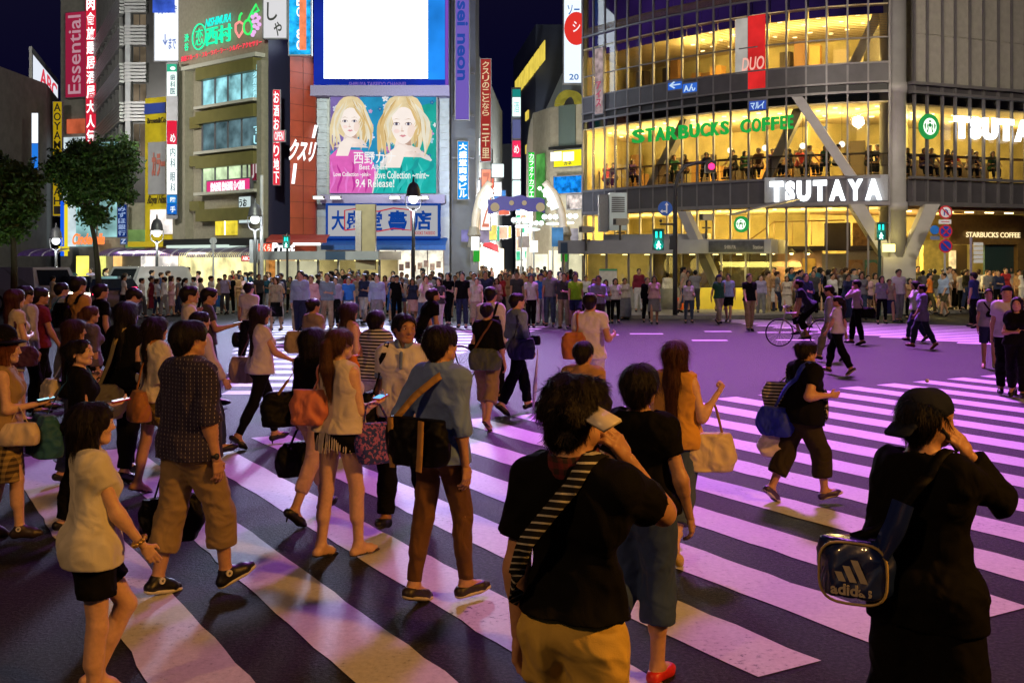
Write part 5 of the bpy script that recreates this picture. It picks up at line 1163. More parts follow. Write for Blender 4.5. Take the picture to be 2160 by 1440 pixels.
mb = MB(); mb.tube([N_(x, y) for x, y in oval(523, 58, 9, 15, 0, 14)] + [N_(*oval(523, 58, 9, 15, 0, 14)[0])], .06, 6); mb.tube([N_(*p) for p in ((504, 46), (506, 34), (510, 28))], .06, 6); mb.tube([N_(*p) for p in ((523, 43), (530, 28), (540, 10), (546, 22), (534, 30))], .06, 6); mb.build('pear_and_leaves', glow('leaf_neon', (.05, .8, .15), 1.2), root)
mb = MB()
for x, y in ((533, 36), (540, 32), (546, 38), (535, 46), (542, 45), (547, 52), (537, 56), (543, 60), (536, 68), (533, 74)): mb.ball(N_(x, y), .11, 8)
mb.build('grapes', glow('grape_neon', (.9, .5, .9), 1.0), root)
f2 = Fac(pp(540, 51.6), pp(660, 51.6))
sign('banner_sign', 'white sign with brush black characters on the parlour corner', f2, 556, 604, -40, 80, (.85, .84, .86), .85, [('ゃ', .45, .8, .03, .28), ('し', .15, .6, .3, .62), ('ょ', .2, .6, .68, .92)], (.02, .02, .02), 0, o=.6)
sign('led_sign', 'tall blue and orange LED sign beside the white screen', f2, 610, 655, -40, 115, (.02, .45, .95), 1.0, [('DEO 80', .35, .6, .05, .95)], (1, 1, 1), 1.5, True, o=.7, var=.6)
mb = MB(); f2.pbox(mb, 638, 652, -40, 112, .72, .75); mb.build('led_stripe', glow('orange_led', (1, .28, .12), 1, .2, 4), label='orange stripe of light at right edge of the blue LED sign', cat='light strip')
sign('banner_sign', 'tall thin red sign with white characters left of the red building', f2, 576, 590, 190, 390, (.85, .03, .06), .95, 'お酒お通り地下', (1, .9, .9), 1.6, True, o=.4)
sign('small_sign', 'small pink sign sticking out of the thin red sign', f2, 577, 600, 276, 298, (.9, .08, .14), 1, 'OPEN', (1, .8, .8), 1.4, o=.55)
sign('small_sign', 'pink sign with white characters under the green lit window', fp, 436, 526, 380, 406, (.9, .05, .25), .9, '焼肉酒場 焼肉酒場 食べ放題', (1, .85, .9), 1.3, o=.35)
for x0, y0, y1, t, lab in ((533, 136, 206, '炭火居酒屋', 'pale blue lit characters in the upper parlour window'), (535, 262, 305, 'すし', 'pale blue lit characters in the middle parlour window')):
    r = empty('letter_sign', (0, 0, 0), 0, lab, 'sign'); mb = MB(); fp.ptext(mb, t, x0, x0 + 16, y0, y1, o=.3, vert=True, bold=.015); mb.build('lettering', glow('ice_letters', (.45, .9, 1), 1.1), r)
sign('small_sign', 'dark red panel with slanting white letters beside the green window', fp, 530, 555, 330, 380, (.28, .02, .05), .5, 'JTB', (.8, .7, .7), .7, o=.2, var=.2)
sign('small_sign', 'white sign with black brush characters behind the bell street lamp', fp, 504, 528, 415, 470, (.75, .9, .88), .8, [('うお', .05, .7, .62, .92), ('家', .25, .9, .1, .55)], (.01, .02, .02), 0, o=.3)
sign('small_sign', 'small red sign under the end of the purple awning', f2, 510, 528, 540, 550, (.95, .06, .03), 1.2, 'ABC', (1, .8, .8), 1.6, o=.6)
sign('shop_sign', 'red shop sign left of the white lettering under the red canopy', f2, 545, 573, 514, 531, (.95, .10, .04), 1.1, 'さくら', (1, .85, .7), 1.6, o=.9)
r = empty('letter_sign', (0, 0, 0), 0, 'white glowing shop lettering next to the small red sign', 'sign'); mb = MB(); f2.ptext(mb, 'Print', 574, 622, 512, 530, o=.9, bold=.04, skew=.1); mb.build('lettering', glow('white_letters', (1, 1, 1), 1.8), r)
mb = MB(); f2.pbox(mb, 626, 682, 512, 518, .8, .9); mb.build('light_tube', glow('tube', (1, 1, .95), 2), label='white fluorescent tube under the red canopy', cat='light')
awning('awning', 'dark red sloping canopy over the white tube light', f2, 560, 690, 494, 512, 1.0, mat('red_canopy', (.30, .03, .02), .6))
mb = MB(); f2.pbox(mb, 560, 690, 533, 640, -.2, -.1); mb.build('shop_window', glow('orange_shop', (1, .55, .22), .9, .6, 1.2), label='orange lit shop window below the red canopy', cat='window')
mb = MB(); block(mb, [pp(566, 52.4), pp(612, 53.8)], 9, 0, 22); mb.build('narrow_building', mat('dark_blue_wall', (.03, .03, .07), .5), label='dark narrow building between the parlour and red wall', cat='building')
PUR = mat('purple_awning', (.055, .018, .14), .6, 0, 0, 3, .2); PALE = mat('pale_stripe', (.35, .32, .42), .6)
awning('awning', 'long purple barrel awning with pale ribs along the parlour', fp, 392, 530, 518, 543, 1.6, PUR, PALE, 36)
wf = Fac(pp(40, 64), pp(392, 57.4))
awning('awning', 'purple barrel awning left of the parlour behind the tree', wf, 205, 392, 521, 540, 1.6, PUR, PALE, 42)
awning('awning', 'short purple barrel awning behind the left tree trunk', wf, 36, 120, 523, 540, 1.6, PUR, PALE, 18)
# yellow shop, louvred tower and the rest of the left row
ye, yf = pblock('yellow_building', 'yellow painted shop building with tall vertical sign on its corner', 306, 378, 208, 59.0, 57.9, 8, mat('yellow_paint', (.52, .40, .012), .5, 0, 0, 2, .15))
mb = MB(); yf.pbox(mb, 307, 350, 218, 240, .01, .08); mb.build('blue_band', mat('blue_paint', (.03, .06, .32), .5), ye)
mb = MB(); yf.pbox(mb, 315, 352, 300, 410, .01, .10); mb.build('grey_panel', mat('grey_ad', (.30, .30, .32), .5, 0, 0, 2, .1), ye)
mb = MB(); yf.ptext(mb, 'カラー', 320, 348, 322, 372, o=.14, bold=.05); mb.build('faded_lettering', mat('faded_red', (.42, .13, .10), .6), ye)
mb = MB(); yf.ptext(mb, 'Brown&Co', 311, 349, 248, 260, o=.06); yf.ptext(mb, 'Royal Host', 312, 352, 412, 434, o=.08, skew=.3, bold=.015); mb.build('dark_lettering', mat('dark_letters', (.04, .03, .01), .6), ye)
mb = MB(); yf.pbox(mb, 320, 374, 442, 494, .01, .12); w = mb.build('window', glow('white_room', (1, .92, .85), 1.1, .5, 1.2), ye)
mb = MB(); yf.pbox(mb, 296, 372, 510, 521, .01, .9); mb.build('canopy', mat('yellow_canopy', (.6, .45, .02), .5), ye)
mb = MB(); yf.pbox(mb, 300, 376, 540, 640, .01, .1); mb.build('shop_window', glow('white_shop', (1, .93, .85), 1.2, .55, 1.5), ye); lamp('AREA', 'yellow_shop_light', yf.p(1, 1.5, 2.6), 120, (1, .95, .85), (3, .4), yf.p(1, 6, 0))
vs = empty('sign_tower', (0, 0, 0), 0, 'tall stack of lit sign boxes, white red and blue, beside the parlour', 'sign'); vf = Fac(pp(340, 56.4), pp(390, 56.4))
mb = MB(); vf.pbox(mb, 352, 376, 132, 462, -.1, .1); mb.build('post', STEEL, vs)
for y0, y1, c, s_, t in ((137, 152, (.05, .6, .35), .8, '●'), (153, 203, (.85, 1, .92), 1.3, '歯科医'), (256, 278, (.9, .02, .06), .9, ''), (278, 305, (.85, .03, .08), .9, 'め'), (306, 358, (.9, 1, .95), 1.5, '内科'), (359, 410, (.95, 1, .97), 1.5, '眼科'), (412, 430, (.01, .25, .75), .9, '階'), (431, 452, (.01, .16, .65), .9, '手')):
    mb = MB(); vf.pbox(mb, 355, 374, y0, y1, .1, .22); p_ = mb.build('sign_box', glow('tower_box', c, s_), vs); mb = MB()
    if t: vf.ptext(mb, t, 359, 370, y0 + 3, y1 - 3, o=.24, vert=True); mb.build('lettering', glow('box_letter', (.25, .4, .45) if c[1] > .8 else (.9, 1, 1), .6 if c[1] > .8 else 1.2), p_)
lo = empty('louvred_tower', (0, 0, 0), 0, 'dark grey office tower with bands of silver louvres', 'building'); lf = Fac(pp(266, 60), pp(312, 60)); ls = Fac(pp(205, 74), pp(266, 60))
mb = MB(); block(mb, [pp(205, 74), pp(266, 60), pp(350, 60)], 0, 0, 30, back=[pp(205, 86), pp(266, 80), pp(350, 80)]); mb.build('wall', mat('dark_glass_wall', (.035, .033, .035), .3, 0, 0, 1, .4), lo)
LV = mat('louvre', (.38, .38, .40), .4, .3, 0, 3, .1); mb = MB()
for y in (-12, 56, 134, 216):
    for k in range(6):
        yy = y + k * 7.2; s0 = lf.sx(267); lf.box(mb, s0, lf.sx(312), lf.zy(290, yy + 5), lf.zy(290, yy), .1, .35)
        ls.box(mb, ls.sx(206), ls.L, lf.zy(266, yy + 5), lf.zy(266, yy), .1, .35)
mb.build('louvre', LV, lo)
mb = MB()
for y0, y1 in ((32, 56), (100, 134), (178, 216), (262, 330)):
    for x in (283, 297): lf.pbox(mb, x, x + 11, y0, y1, .02, .1)
mb.build('window', glow('office_window', (.5, .38, .25), .25, .8, .8), lo); mb = MB(); lf.pbox(mb, 268, 279, 20, 520, .02, .3); mb.build('pilaster', SILVER, lo)
mb = MB()
for k in range(7): ls.box(mb, ls.sx(212 + k * 8), ls.sx(212 + k * 8) + .15, 0, 28, .02, .25)
mb.build('mullion', mat('column_grey', (.12, .12, .12), .5), lo)
pblock('concrete_building', 'pale concrete building strip behind the yellow shop', 312, 380, -30, 62, 61, 6, CONC)
sign('rooftop_sign', 'white and blue notice board above the yellow shop', Fac(pp(320, 58.6), pp(385, 58.6)), 326, 376, -30, 128, (.85, .9, 1), 1.25, [('営業中', .15, .9, .84, .95), ('朝11時', .1, .95, .62, .74), ('↓', .35, .55, .2, .35), ('まで', .6, .9, .15, .3)], (.2, .3, .75), .7)
mb = MB(); f_ = Fac(pp(320, 58.4), pp(385, 58.4)); f_.pbox(mb, 326, 372, -30, 30, .28, .32); mb.build('notice_top', glow('blue_print', (.05, .12, .65), .9, .4, 2), label='blue upper half of notice board above the yellow shop', cat='sign')
gw, gf2 = pblock('sign_building', 'grey building carrying the tall crimson banner', 128, 206, -20, 75, 74, 8, CONC)
sign('banner_sign', 'tall crimson banner with pale vertical lettering on the grey building', gf2, 138, 181, 26, 205, (.46, .02, .07), .62, None, None, o=.6, th=.5, frame=STEEL)
r = empty('letter_sign', (0, 0, 0), 0, 'pale letters running up the tall crimson banner', 'sign'); mb = MB(); V, Fc = text_geo('Essential', .01, 1); s0, s1, z0, z1 = gf2.sx(143, .65), gf2.sx(170, .65), gf2.zy(160, 198, .65), gf2.zy(160, 32, .65)
P = [gf2.p((s0 + s1) / 2 - v[1] * (s1 - s0), .63, (z0 + z1) / 2 + v[0] * (z1 - z0)) for v in V]; mb.add(P, Fc); mb.build('lettering', glow('rose_letters', (.75, .40, .48), .62), r)
sign('banner_sign', 'tall narrow red and white vertical sign beside the louvred tower', gf2, 181, 202, -40, 305, (.75, .02, .05), .9, '焼肉食放題居酒屋大人気', (1, .95, .95), 1.7, True, o=1.0)
mb = MB(); gf2.pbox(mb, 132, 182, 290, 520, .05, .2); mb.build('lit_panel', glow('white_store', (.8, .95, 1), .75, .4, .6), gw)
mb = MB(); gf2.pbox(mb, 146, 182, 252, 282, .05, .25); mb.build('red_panel', glow('red_store', (.6, .12, .05), .7, .4, 1), gw)
sign('banner_sign', 'tall yellow banner with black vertical lettering left of the grey building', Fac(pp(100, 72), pp(140, 72)), 112, 130, 215, 455, (.72, .48, .01), .55, 'AOYAMA ASAHI', (.03, .02, .01), 0, True, o=.3)
mb = MB(); f_ = Fac(pp(100, 71), pp(150, 71)); f_.pbox(mb, 134, 142, 425, 540, .3, .5, 0); f_.pbox(mb, 142, 147, 425, 540, .3, .5, 1); f_.pbox(mb, 131, 150, 520, 530, .3, .55, 1); mb.build('store_pillar', [glow('blue_pillar', (.01, .12, .9), .9), glow('yellow_pillar', (.95, .75, .02), .9)], label='blue and yellow lit pillar between the two trees', cat='pillar')
dk, df = pblock('dark_building', 'long dark concrete building at the far left with slit windows', -60, 84, 118, 62, 92, 10, mat('dark_concrete', (.11, .10, .095), .7, 0, .2, 2, .2))
for a in ((-20, 36, 210, 226, .01, .06), (14, 50, 258, 275, .01, .06)): mb = MB(); df.pbox(mb, *a); mb.build('window', DARK, dk)
mb = MB(); q = df.p(df.sx(41, .1), .1, df.zy(41, 236, .1)); mb.ball(q, .28, 10); mb.build('warning_light', glow('red_beacon', (1, .02, .12), 3), dk)
sign('billboard', 'tilted white rooftop billboard with red and blue print', Fac(pp(60, 78), pp(127, 96)), 70, 122, 148, 230, (.8, .85, .95), 1.0, [('ABC', .25, .95, .5, .95)], (.8, .06, .1), .9, o=.5, frame=WHITE, edge=.5)
sign('banner_sign', 'white over blue vertical sign above the left tree', Fac(pp(50, 66), pp(90, 66)), 67, 80, 239, 302, (.85, .9, 1), 1.3, None, None, o=.2); sign('banner_sign', 'blue vertical sign just above left tree crown', Fac(pp(50, 66), pp(90, 66)), 67, 80, 303, 358, (.02, .22, .85), .9, None, None, o=.2)
mb = MB(); block(mb, [pp(-120, 82), pp(128, 82)], 6, 0, Z_(395, 82)); o = mb.build('low_shops', CONC, label='low row of lit shops behind the two trees', cat='building'); f_ = Fac(pp(-120, 82), pp(128, 82))
mb = MB(); f_.pbox(mb, 78, 118, 405, 490, .05, .2); mb.build('lit_front', glow('store_white', (1, 1, .95), 1.6, .3, .5), o); mb = MB()
for x, y0, y1 in ((10, 540, 600), (40, 505, 520), (52, 505, 522), (62, 500, 525), (106, 508, 526)): f_.pbox(mb, x, x + 12, y0, y1, .05, .3)
mb.build('window', glow('amber_shop', (1, .75, .35), 1.2, .4, 1), o)
mb = MB(); f_.pbox(mb, -60, 128, 540, 640, .05, .1); mb.build('shop_window', glow('amber_row', (1, .62, .22), .55, .8, .35), o)
bk, bf = pblock('bank_building', 'beige bank frontage with a blue hanging banner', 205, 306, 430, 60.5, 59.3, 5, mat('bank_stone', (.25, .24, .18), .6, 0, .2, 4, .15))
mb = MB(); bf.pbox(mb, 210, 250, 300, 500, .05, .1); bf.pbox(mb, 163, 204, 430, 520, .05, .1); mb.build('lit_panel', glow('teal_lit', (.45, .85, .85), .55, .7, .7), bk)
for x, w_, c, s_ in ((165, 24, (1, .85, .12), 1.5), (213, 12, (.8, .8, .2), 1.0), (243, 16, (1, .6, .2), 1.2)):
    mb = MB(); bf.pbox(mb, x, x + w_, 540, 600, .05, .15); mb.build('window', glow('shop_glow', c, s_, .4, 1), bk)
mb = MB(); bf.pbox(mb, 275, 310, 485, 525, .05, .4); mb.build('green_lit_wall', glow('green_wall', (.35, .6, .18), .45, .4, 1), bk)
sign('banner_sign', 'dark blue hanging bank banner with pale vertical characters', bf, 248, 267, 432, 500, (.01, .05, .30), .5, 'みずほ銀行', (.4, .55, .9), .7, True, o=.5, th=.06)
sign('small_sign', 'small blue square sign beneath the bank banner', bf, 254, 267, 503, 515, (.03, .10, .35), .6, 'Z', (.6, .7, .9), .8, o=.5)
r = empty('letter_sign', (0, 0, 0), 0, 'orange neon script lettering behind the tree trunk', 'sign'); mb = MB(); bf.ptext(mb, 'Cinderella', 153, 222, 492, 516, o=.8, bold=.03, skew=.25); mb.build('lettering', glow('orange_neon', (1, .22, .05), 1.4), r)
# ------------------------------------------------------------------ the pedestrian street in the middle
cw = Fac((-2.95, 56), (-.9, 100)); ce = Fac((2.2, 100), (3.6, 58))
mb = MB(); block(mb, [tuple(cw.A), tuple(cw.B)], 0, 0, 15.6, back=[(-14, 62), (-10, 100)]); sb_ = mb.build('street_building', mat('white_wall', (.52, .55, .54), .6, 0, 0, 1.5, .15), label='white walled building receding into the bright shopping street', cat='building')
mb = MB()
for s in (4, 10, 18, 28):
    for z in (6.2, 9.3): cw.box(mb, s, s + 2.2, z, z + 1.4, -.1, .04)
mb.build('window', DARK, sb_)
mb = MB(); block(mb, [pp(952, 54.6), pp(1003, 55.4)], 6, 0, 23); o = mb.build('blue_grey_building', mat('blue_grey_wall', (.16, .18, .24), .55, 0, 0, 2, .1), label='slim blue grey building right of the screen building', cat='building')
cf = Fac(pp(950, 54.2), pp(1040, 54.2)); mb = MB()
for y in (150, 240, 330): cf.pbox(mb, 953, 1000, y, y + 3, -.6, -.35)
mb.build('ledge', STEEL, o)
sign('banner_sign', 'tall violet vertical banner with blue letters beside the screen', cf, 961, 989, -50, 252, (.22, .14, .62), .75, None, None, o=.7)
r = empty('letter_sign', (0, 0, 0), 0, 'blue letters running down the violet banner', 'sign'); V, Fc = text_geo('isei neon', .03, 1); mb = MB(); s0, s1, z0, z1 = cf.sx(964, .75), cf.sx(987, .75), cf.zy(975, 170, .75), cf.zy(975, -8, .75)
mb.add([cf.p((s0 + s1) / 2 + v[1] * (s1 - s0), .74, (z0 + z1) / 2 - v[0] * (z1 - z0)) for v in V], Fc); mb.build('lettering', glow('blue_letters_dim', (.03, .09, .5), .7), r)
sign('banner_sign', 'tall orange red vertical sign with yellow characters at the street mouth', Fac(pp(1000, 55), pp(1060, 55)), 1014, 1035, 125, 340, (.42, .035, .03), .8, [('クスリのことなら', .15, .85, .44, .98), ('三千里', .12, .88, .02, .37)], (.95, .75, .45), .8, True, o=.5, th=.25)
sign('banner_sign', 'bright blue vertical sign with white characters right of the billboard', cf, 966, 987, 299, 420, (.01, .30, .85), 1.1, '大盛堂商事ビル', (.9, 1, 1), 1.9, True, o=.8, bold=.02)
c2 = Fac(pp(1000, 57), pp(1240, 57)); c3 = Fac(pp(1000, 72), pp(1300, 72))
for a in ((1016, 1035, 358, 425, (1, .35, .22), 1.1, c2, 'orange glowing sign box behind the left arch horn'), (1014, 1034, 426, 485, (1, .9, .82), 1.5, c2, 'white glowing sign box below the orange one at the arch')): sign('banner_sign', a[7], a[6], a[0], a[1], a[2], a[3], a[4], a[5], 'Z', (.9, .3, .2), .8, o=.4, var=.2)
stk = empty('sign_tower', (0, 0, 0), 0, 'tall stack of teal and white sign boxes in the middle of the shopping street', 'sign'); mb = MB(); c3.pbox(mb, 1079, 1099, 185, 425, -.1, .1); mb.build('post', STEEL, stk)
for y0, y1, c, s_, t in ((190, 205, (.02, .4, .35), .6, ''), (207, 246, (.8, 1, .95), 1.4, '酒'), (254, 292, (.18, .2, .45), .6, ''), (298, 332, (.95, .03, .12), 1.0, 'め'), (336, 378, (.8, 1, .96), 1.5, ''), (382, 424, (.8, 1, .96), 1.5, '')):
    mb = MB(); c3.pbox(mb, 1081, 1098, y0, y1, .1, .3); p_ = mb.build('sign_box', glow('tower_box', c, s_), stk); mb = MB()
    if t: c3.ptext(mb, t, 1084, 1095, y0 + 8, y1 - 8, o=.34); mb.build('lettering', glow('box_letter', (1, 1, 1) if c[0] > .9 else (.3, .6, .6), 1.2), p_)
bm = empty('beige_building', (0, 0, 0), 0, 'beige corner building with a round arched window on its roof', 'building'); mb = MB(); eb = Fac(pp(1118, 66), pp(1245, 62)); ZT_ = Z_(222, 63)
block(mb, [pp(1116, 74), pp(1124, 66.5), pp(1160, 64), pp(1250, 62)], 14, 0, ZT_); mb.build('wall', mat('beige_stone', (.34, .30, .22), .6, 0, .15, 4, .12), bm)
ef = Fac(pp(1160, 64), pp(1250, 62)); mb = MB(); c = Vector(ef.p(ef.sx(1197), .0, ZT_)); u3, z3 = Vector((ef.u[0], ef.u[1], 0)), Vector((0, 0, 1)); n3 = Vector((ef.n[0], ef.n[1], 0))
for r0, r1 in ((.62, 1.0),):
    R_ = .9
    for k in range(14):
        a0, a1 = math.pi * k / 14, math.pi * (k + .92) / 14; q = [c + (u3 * math.cos(t) + z3 * math.sin(t)) * R_ * rr for rr in (r0, r1) for t in (a0, a1)]
        mb.hexa([q[0] + n3 * .1, q[1] + n3 * .1, q[1] - n3 * .4, q[0] - n3 * .4, q[2] + n3 * .1, q[3] + n3 * .1, q[3] - n3 * .4, q[2] - n3 * .4])
mb.build('arched_window', glow('arch_glow', (.42, .36, .05), .5, .3, 2), bm)
mb = MB(); ef.pbox(mb, 1180, 1215, 222, 310, .01, .08); mb.build('tall_window', mat('dull_glass', (.10, .13, .12), .3), bm)
mb = MB(); ef.box(mb, 0, ef.L, ef.zy(1195, 314), ef.zy(1195, 308), .0, .15); mb.build('ledge', DARK, bm)
mb = MB()
for x0, x1, y0, y1 in ((1130, 1158, 566 - 30, 600), (1165, 1200, 528, 600), (1203, 1240, 530, 600)): Fac(pp(1118, 65), pp(1245, 61.5)).pbox(mb, x0, x1, y0, y1, .1, .3)
mb.build('shop_window', glow('cream_shop', (1, .93, .7), 1.2, .3, 1), bm)
mb = MB(); block(mb, [pp(1083, 112), pp(1130, 95), pp(1240, 95)], 20, 0, Z_(52, 95)); dkb = mb.build('dark_tower', mat('navy_tower', (.05, .06, .09), .45, 0, 0, .5, .2), label='dark tower block with a few lit windows against the night sky', cat='building')
mb = MB(); f_ = Fac(pp(1083, 112), pp(1130, 95))
for k in range(6): f_.box(mb, f_.sx(1088) + k * 3.6, f_.sx(1088) + k * 3.6 + 3, Z_(190, 105), Z_(155, 105), .02, .1)
for y in (235, 305): f_.pbox(mb, 1110, 1116, y, y + 18, .02, .1)
mb.build('window', glow('tower_window', (.95, .72, .10), .8, .2, 1), dkb)
sign('banner_sign', 'tall white vertical sign with a red circle left of the glass building', Fac(pp(1180, 56), pp(1240, 56)), 1190, 1226, -30, 175, (.82, .92, 1), 1.15, [('20', .3, .85, .03, .09), ('ソー', .2, .9, .70, .80)], (.02, .18, .6), .7, o=.4, th=.3)
mb = MB(); f_ = Fac(pp(1180, 56), pp(1240, 56)); c = Vector(f_.p(f_.sx(1216, .5), .43, f_.zy(1216, 60, .5))); mb.disc(c, .62, Vector((1, 0, 0)), Vector((0, 0, 1)), 28, 0, .85); o = mb.build('red_circle', glow('red_disc', (.85, .04, .03), .9), label='red ellipse with a white character on the tall white sign', cat='sign'); mb = MB(); f_.ptext(mb, 'シ', 1208, 1224, 45, 68, o=.46); mb.build('lettering', glow('white_letters_dim', (1, .9, .9), 1), o)
sign('small_sign', 'yellow lit sign with two white panels on the beige building', ef, 1168, 1226, 317, 351, (.95, .85, .02), 1.1, [('カネ', .38, .66, .08, .3)], (.03, .05, .03), 0, o=.5)
mb = MB(); ef.pbox(mb, 1173, 1196, 322, 341, .51, .53); ef.pbox(mb, 1199, 1222, 322, 341, .51, .53); mb.build('white_panel', glow('white_panel_lit', (1, .97, .9), 1.4), label='pair of white panels on the yellow sign of the beige building', cat='sign')
sign('video_screen', 'small blue video screen below the yellow sign', ef, 1168, 1226, 372, 407, (.01, .28, .95), .9, None, None, o=.5, var=.7, cat='screen'); sign('small_sign', 'colourful food poster below the small blue screen', ef, 1196, 1227, 412, 440, (.75, .65, .6), .9, None, None, o=.5, var=.8)
sign('banner_sign', 'narrow bright green vertical sign with white characters', Fac(pp(1110, 63), pp(1140, 63)), 1115, 1127, 322, 418, (.02, .75, .04), 1.0, 'カラオケカフェ', (.9, 1, .9), 1.6, True, o=.4)
mb = MB(); ef2 = Fac(pp(1118, 66.4), pp(1160, 63.9)); ef2.pbox(mb, 1134, 1150, 325, 470, .02, .1); mb.build('green_lit_panel', glow('green_lit', (.15, .6, .12), .5, .5, 1), bm)
# far end of the street: shopfronts with lit windows on both sides and a glowing end
es = Fac((-1.8, 130), (3.6, 130)); mb = MB(); block(mb, [(-6, 132), (8, 132)], 5, 0, 16); mb.build('end_building', mat('far_wall', (.4, .42, .45), .6), label='pale building closing the far end of the shopping street', cat='building')
for k in range(5):
    s = 2 + k * 8.2; mb = MB(); cw.box(mb, s, s + 6.5, .2, 3.0, .02, .3); mb.build('shop_window', glow('street_shop', [(1, .95, .85), (1, .8, .55), (.85, .95, 1)][k % 3], 2.4, .3, .8), sb_)
mb = MB(); block(mb, [(2.3, 100), (3.2, 70)], 0, 0, 14, back=[(9, 100), (9, 70)]); eb_ = mb.build('street_building', mat('white_wall', (.52, .55, .54), .6, 0, 0, 1.5, .15), label='pale building on the right of the shopping street behind the beige one', cat='building')
rs = random.Random(11); PALS = [((1, 1, 1), 1.6), ((.95, .2, .12), 1.0), ((.85, 1, .98), 1.5), ((1, .85, .2), 1.1), ((.1, .35, .9), .9), ((.1, .75, .4), .9), ((1, .6, .4), 1.1)]
WHERE = ['low', 'chest high', 'first floor', 'second floor', 'high']
for i in range(26):
    left = i % 2 == 0; s = 4 + i * 1.5; f_ = cw if left else Fac((2.25, 100), (3.3, 66)); s = s if left else f_.L - (2 + i * 1.2); z = rs.uniform(2.9, 8.5); c, st = PALS[i % 7]; nm = ['white', 'red', 'pale teal', 'amber', 'blue', 'green', 'peach'][i % 7]
    q = f_.p(s, .55, z); mb = MB(); mb.box((q[0], q[1], z + .5), (1.0, .14, 1.1)); o = mb.build('projecting_sign', STEEL, label=f'{nm} lit sign on the {"left" if left else "right"} wall of the shopping street, {"nearest the mouth" if i < 2 else "near its mouth" if i < 8 else "midway along it" if i < 14 else "past midway" if i < 20 else "at its far end"}', cat='sign', group='signs along the shopping street')
    mb = MB(); mb.box((q[0], q[1] - .08, z + .5), (.9, .03, 1.0)); mb.build('sign_face', glow('street_sign', c, st, .25, 2), o)
for y, e in ((60, 900), (72, 2200), (88, 3600)): lamp('POINT', 'street_light', (.6, y, 5.0), e, (1, .98, .92), .5)
ar = Fac(pp(1088, 93), pp(1175, 93)); mb = MB(); block(mb, [tuple(ar.A), tuple(ar.B)], 1.5, 0, Z_(425, 93)); ao = mb.build('arcade_building', mat('pale_front', (.5, .5, .5), .6), label='bright arcade front far down the street below the dark tower', cat='building')
rs = random.Random(5)
for i in range(9):
    for j in range(5):
        c, st = PALS[rs.randrange(7)]; x0 = 1089 + i * 9.4; y0 = 430 + j * 25; mb = MB(); ar.pbox(mb, x0, x0 + 8, y0, y0 + rs.randrange(10, 22), .02, .2); mb.build('lit_panel', glow('arcade_panel', c, st * 1.1, .3, 2), ao)
# white gate arch of two horns with a violet banner
gate = empty('gate_arch', (0, 0, 0), 0, 'white gate arch of two curved tapering horns over the street mouth', 'gate'); HORN = mat('horn_white', (.62, .52, .42), .4, 0, 0, 4, .06); YG = 53
for s, xs in ((-1, (1000, 1001, 1004, 1014, 1034)), (1, (1192, 1190, 1186, 1172, 1148))):
    pts = [(X_(x, YG), YG, Z_(y, YG)) for x, y in zip(xs, (560, 500, 452, 412, 384))]; mb = MB(); P_ = []
    for i in range(len(pts) - 1):
        for t in (0, .25, .5, .75): P_.append(tuple(np.array(pts[i]) * (1 - t) + np.array(pts[i + 1]) * t))
    P_.append(pts[-1]); P_ = np.array(P_); P_[1:-1] = (P_[:-2] + P_[1:-1] * 2 + P_[2:]) / 4
    mb.tube(P_.tolist(), [.15 + .05 * math.sin(i / len(P_) * 3.1) for i in range(len(P_))], 12); mb.build('horn', HORN, gate, True)
    mb = MB(); mb.tube([(p[0] - s * .28, p[1] - .2, p[2]) for p in P_[9:15].tolist()], .2, 8); mb.build('lit_panel', glow('horn_panel', (.9, 1, .95), 1.3), gate)
    mb = MB(); mb.lathe([(.34, 0), (.26, .5), (.34, .6), (.22, 1.0)], (P_[0][0], YG, Z_(500, YG) - .5), 12); mb.build('capital', mat('horn_collar', (.25, .22, .18), .5), gate)
    mb = MB(); mb.box((P_[0][0], YG, 1.3), (.34, .3, 2.6)); mb.build('post', STEEL, gate)
    for k in range(3): mb = MB(); mb.ball(tuple(P_[10 + k * 2] + np.array([-s * .5, -.2, 0])), .09); mb.build('bulb', glow('white_bulb', (.9, 1, .95), 6), gate)
mb = MB(); n = 14
for i in range(n):
    f0, f1 = i / n, (i + 1) / n; g_ = lambda f: -.18 * math.sin(f * 3.14) + .05 * math.sin(f * 19); x0, x1 = X_(1029, 52.6) + f0 * 2.75, X_(1029, 52.6) + f1 * 2.75; zt, h_ = Z_(421, 52.6), .68
    mb.hexa([(x0, 52.58, zt - h_ - g_(f0)), (x1, 52.58, zt - h_ - g_(f1)), (x1, 52.62, zt - h_ - g_(f1)), (x0, 52.62, zt - h_ - g_(f0)), (x0, 52.58, zt - g_(f0)), (x1, 52.58, zt - g_(f1)), (x1, 52.62, zt - g_(f1)), (x0, 52.62, zt - g_(f0))])
o = mb.build('banner', mat('violet_cloth', (.03, .018, .16), .6), label='violet cloth banner with cream discs strung across the gate arch', cat='banner')
mb = MB()
for x, r_ in ((1044, .22), (1079, .12), (1106, .12), (1140, .22)): mb.disc((X_(x, 52.5), 52.55, Z_(437 if r_ > .2 else 428, 52.5)), r_, Vector((1, 0, 0)), Vector((0, 0, 1)), 18)
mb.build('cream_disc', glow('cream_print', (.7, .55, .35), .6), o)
gl_ = glow('lamp_globe', (.85, 1, .95), 2.2)
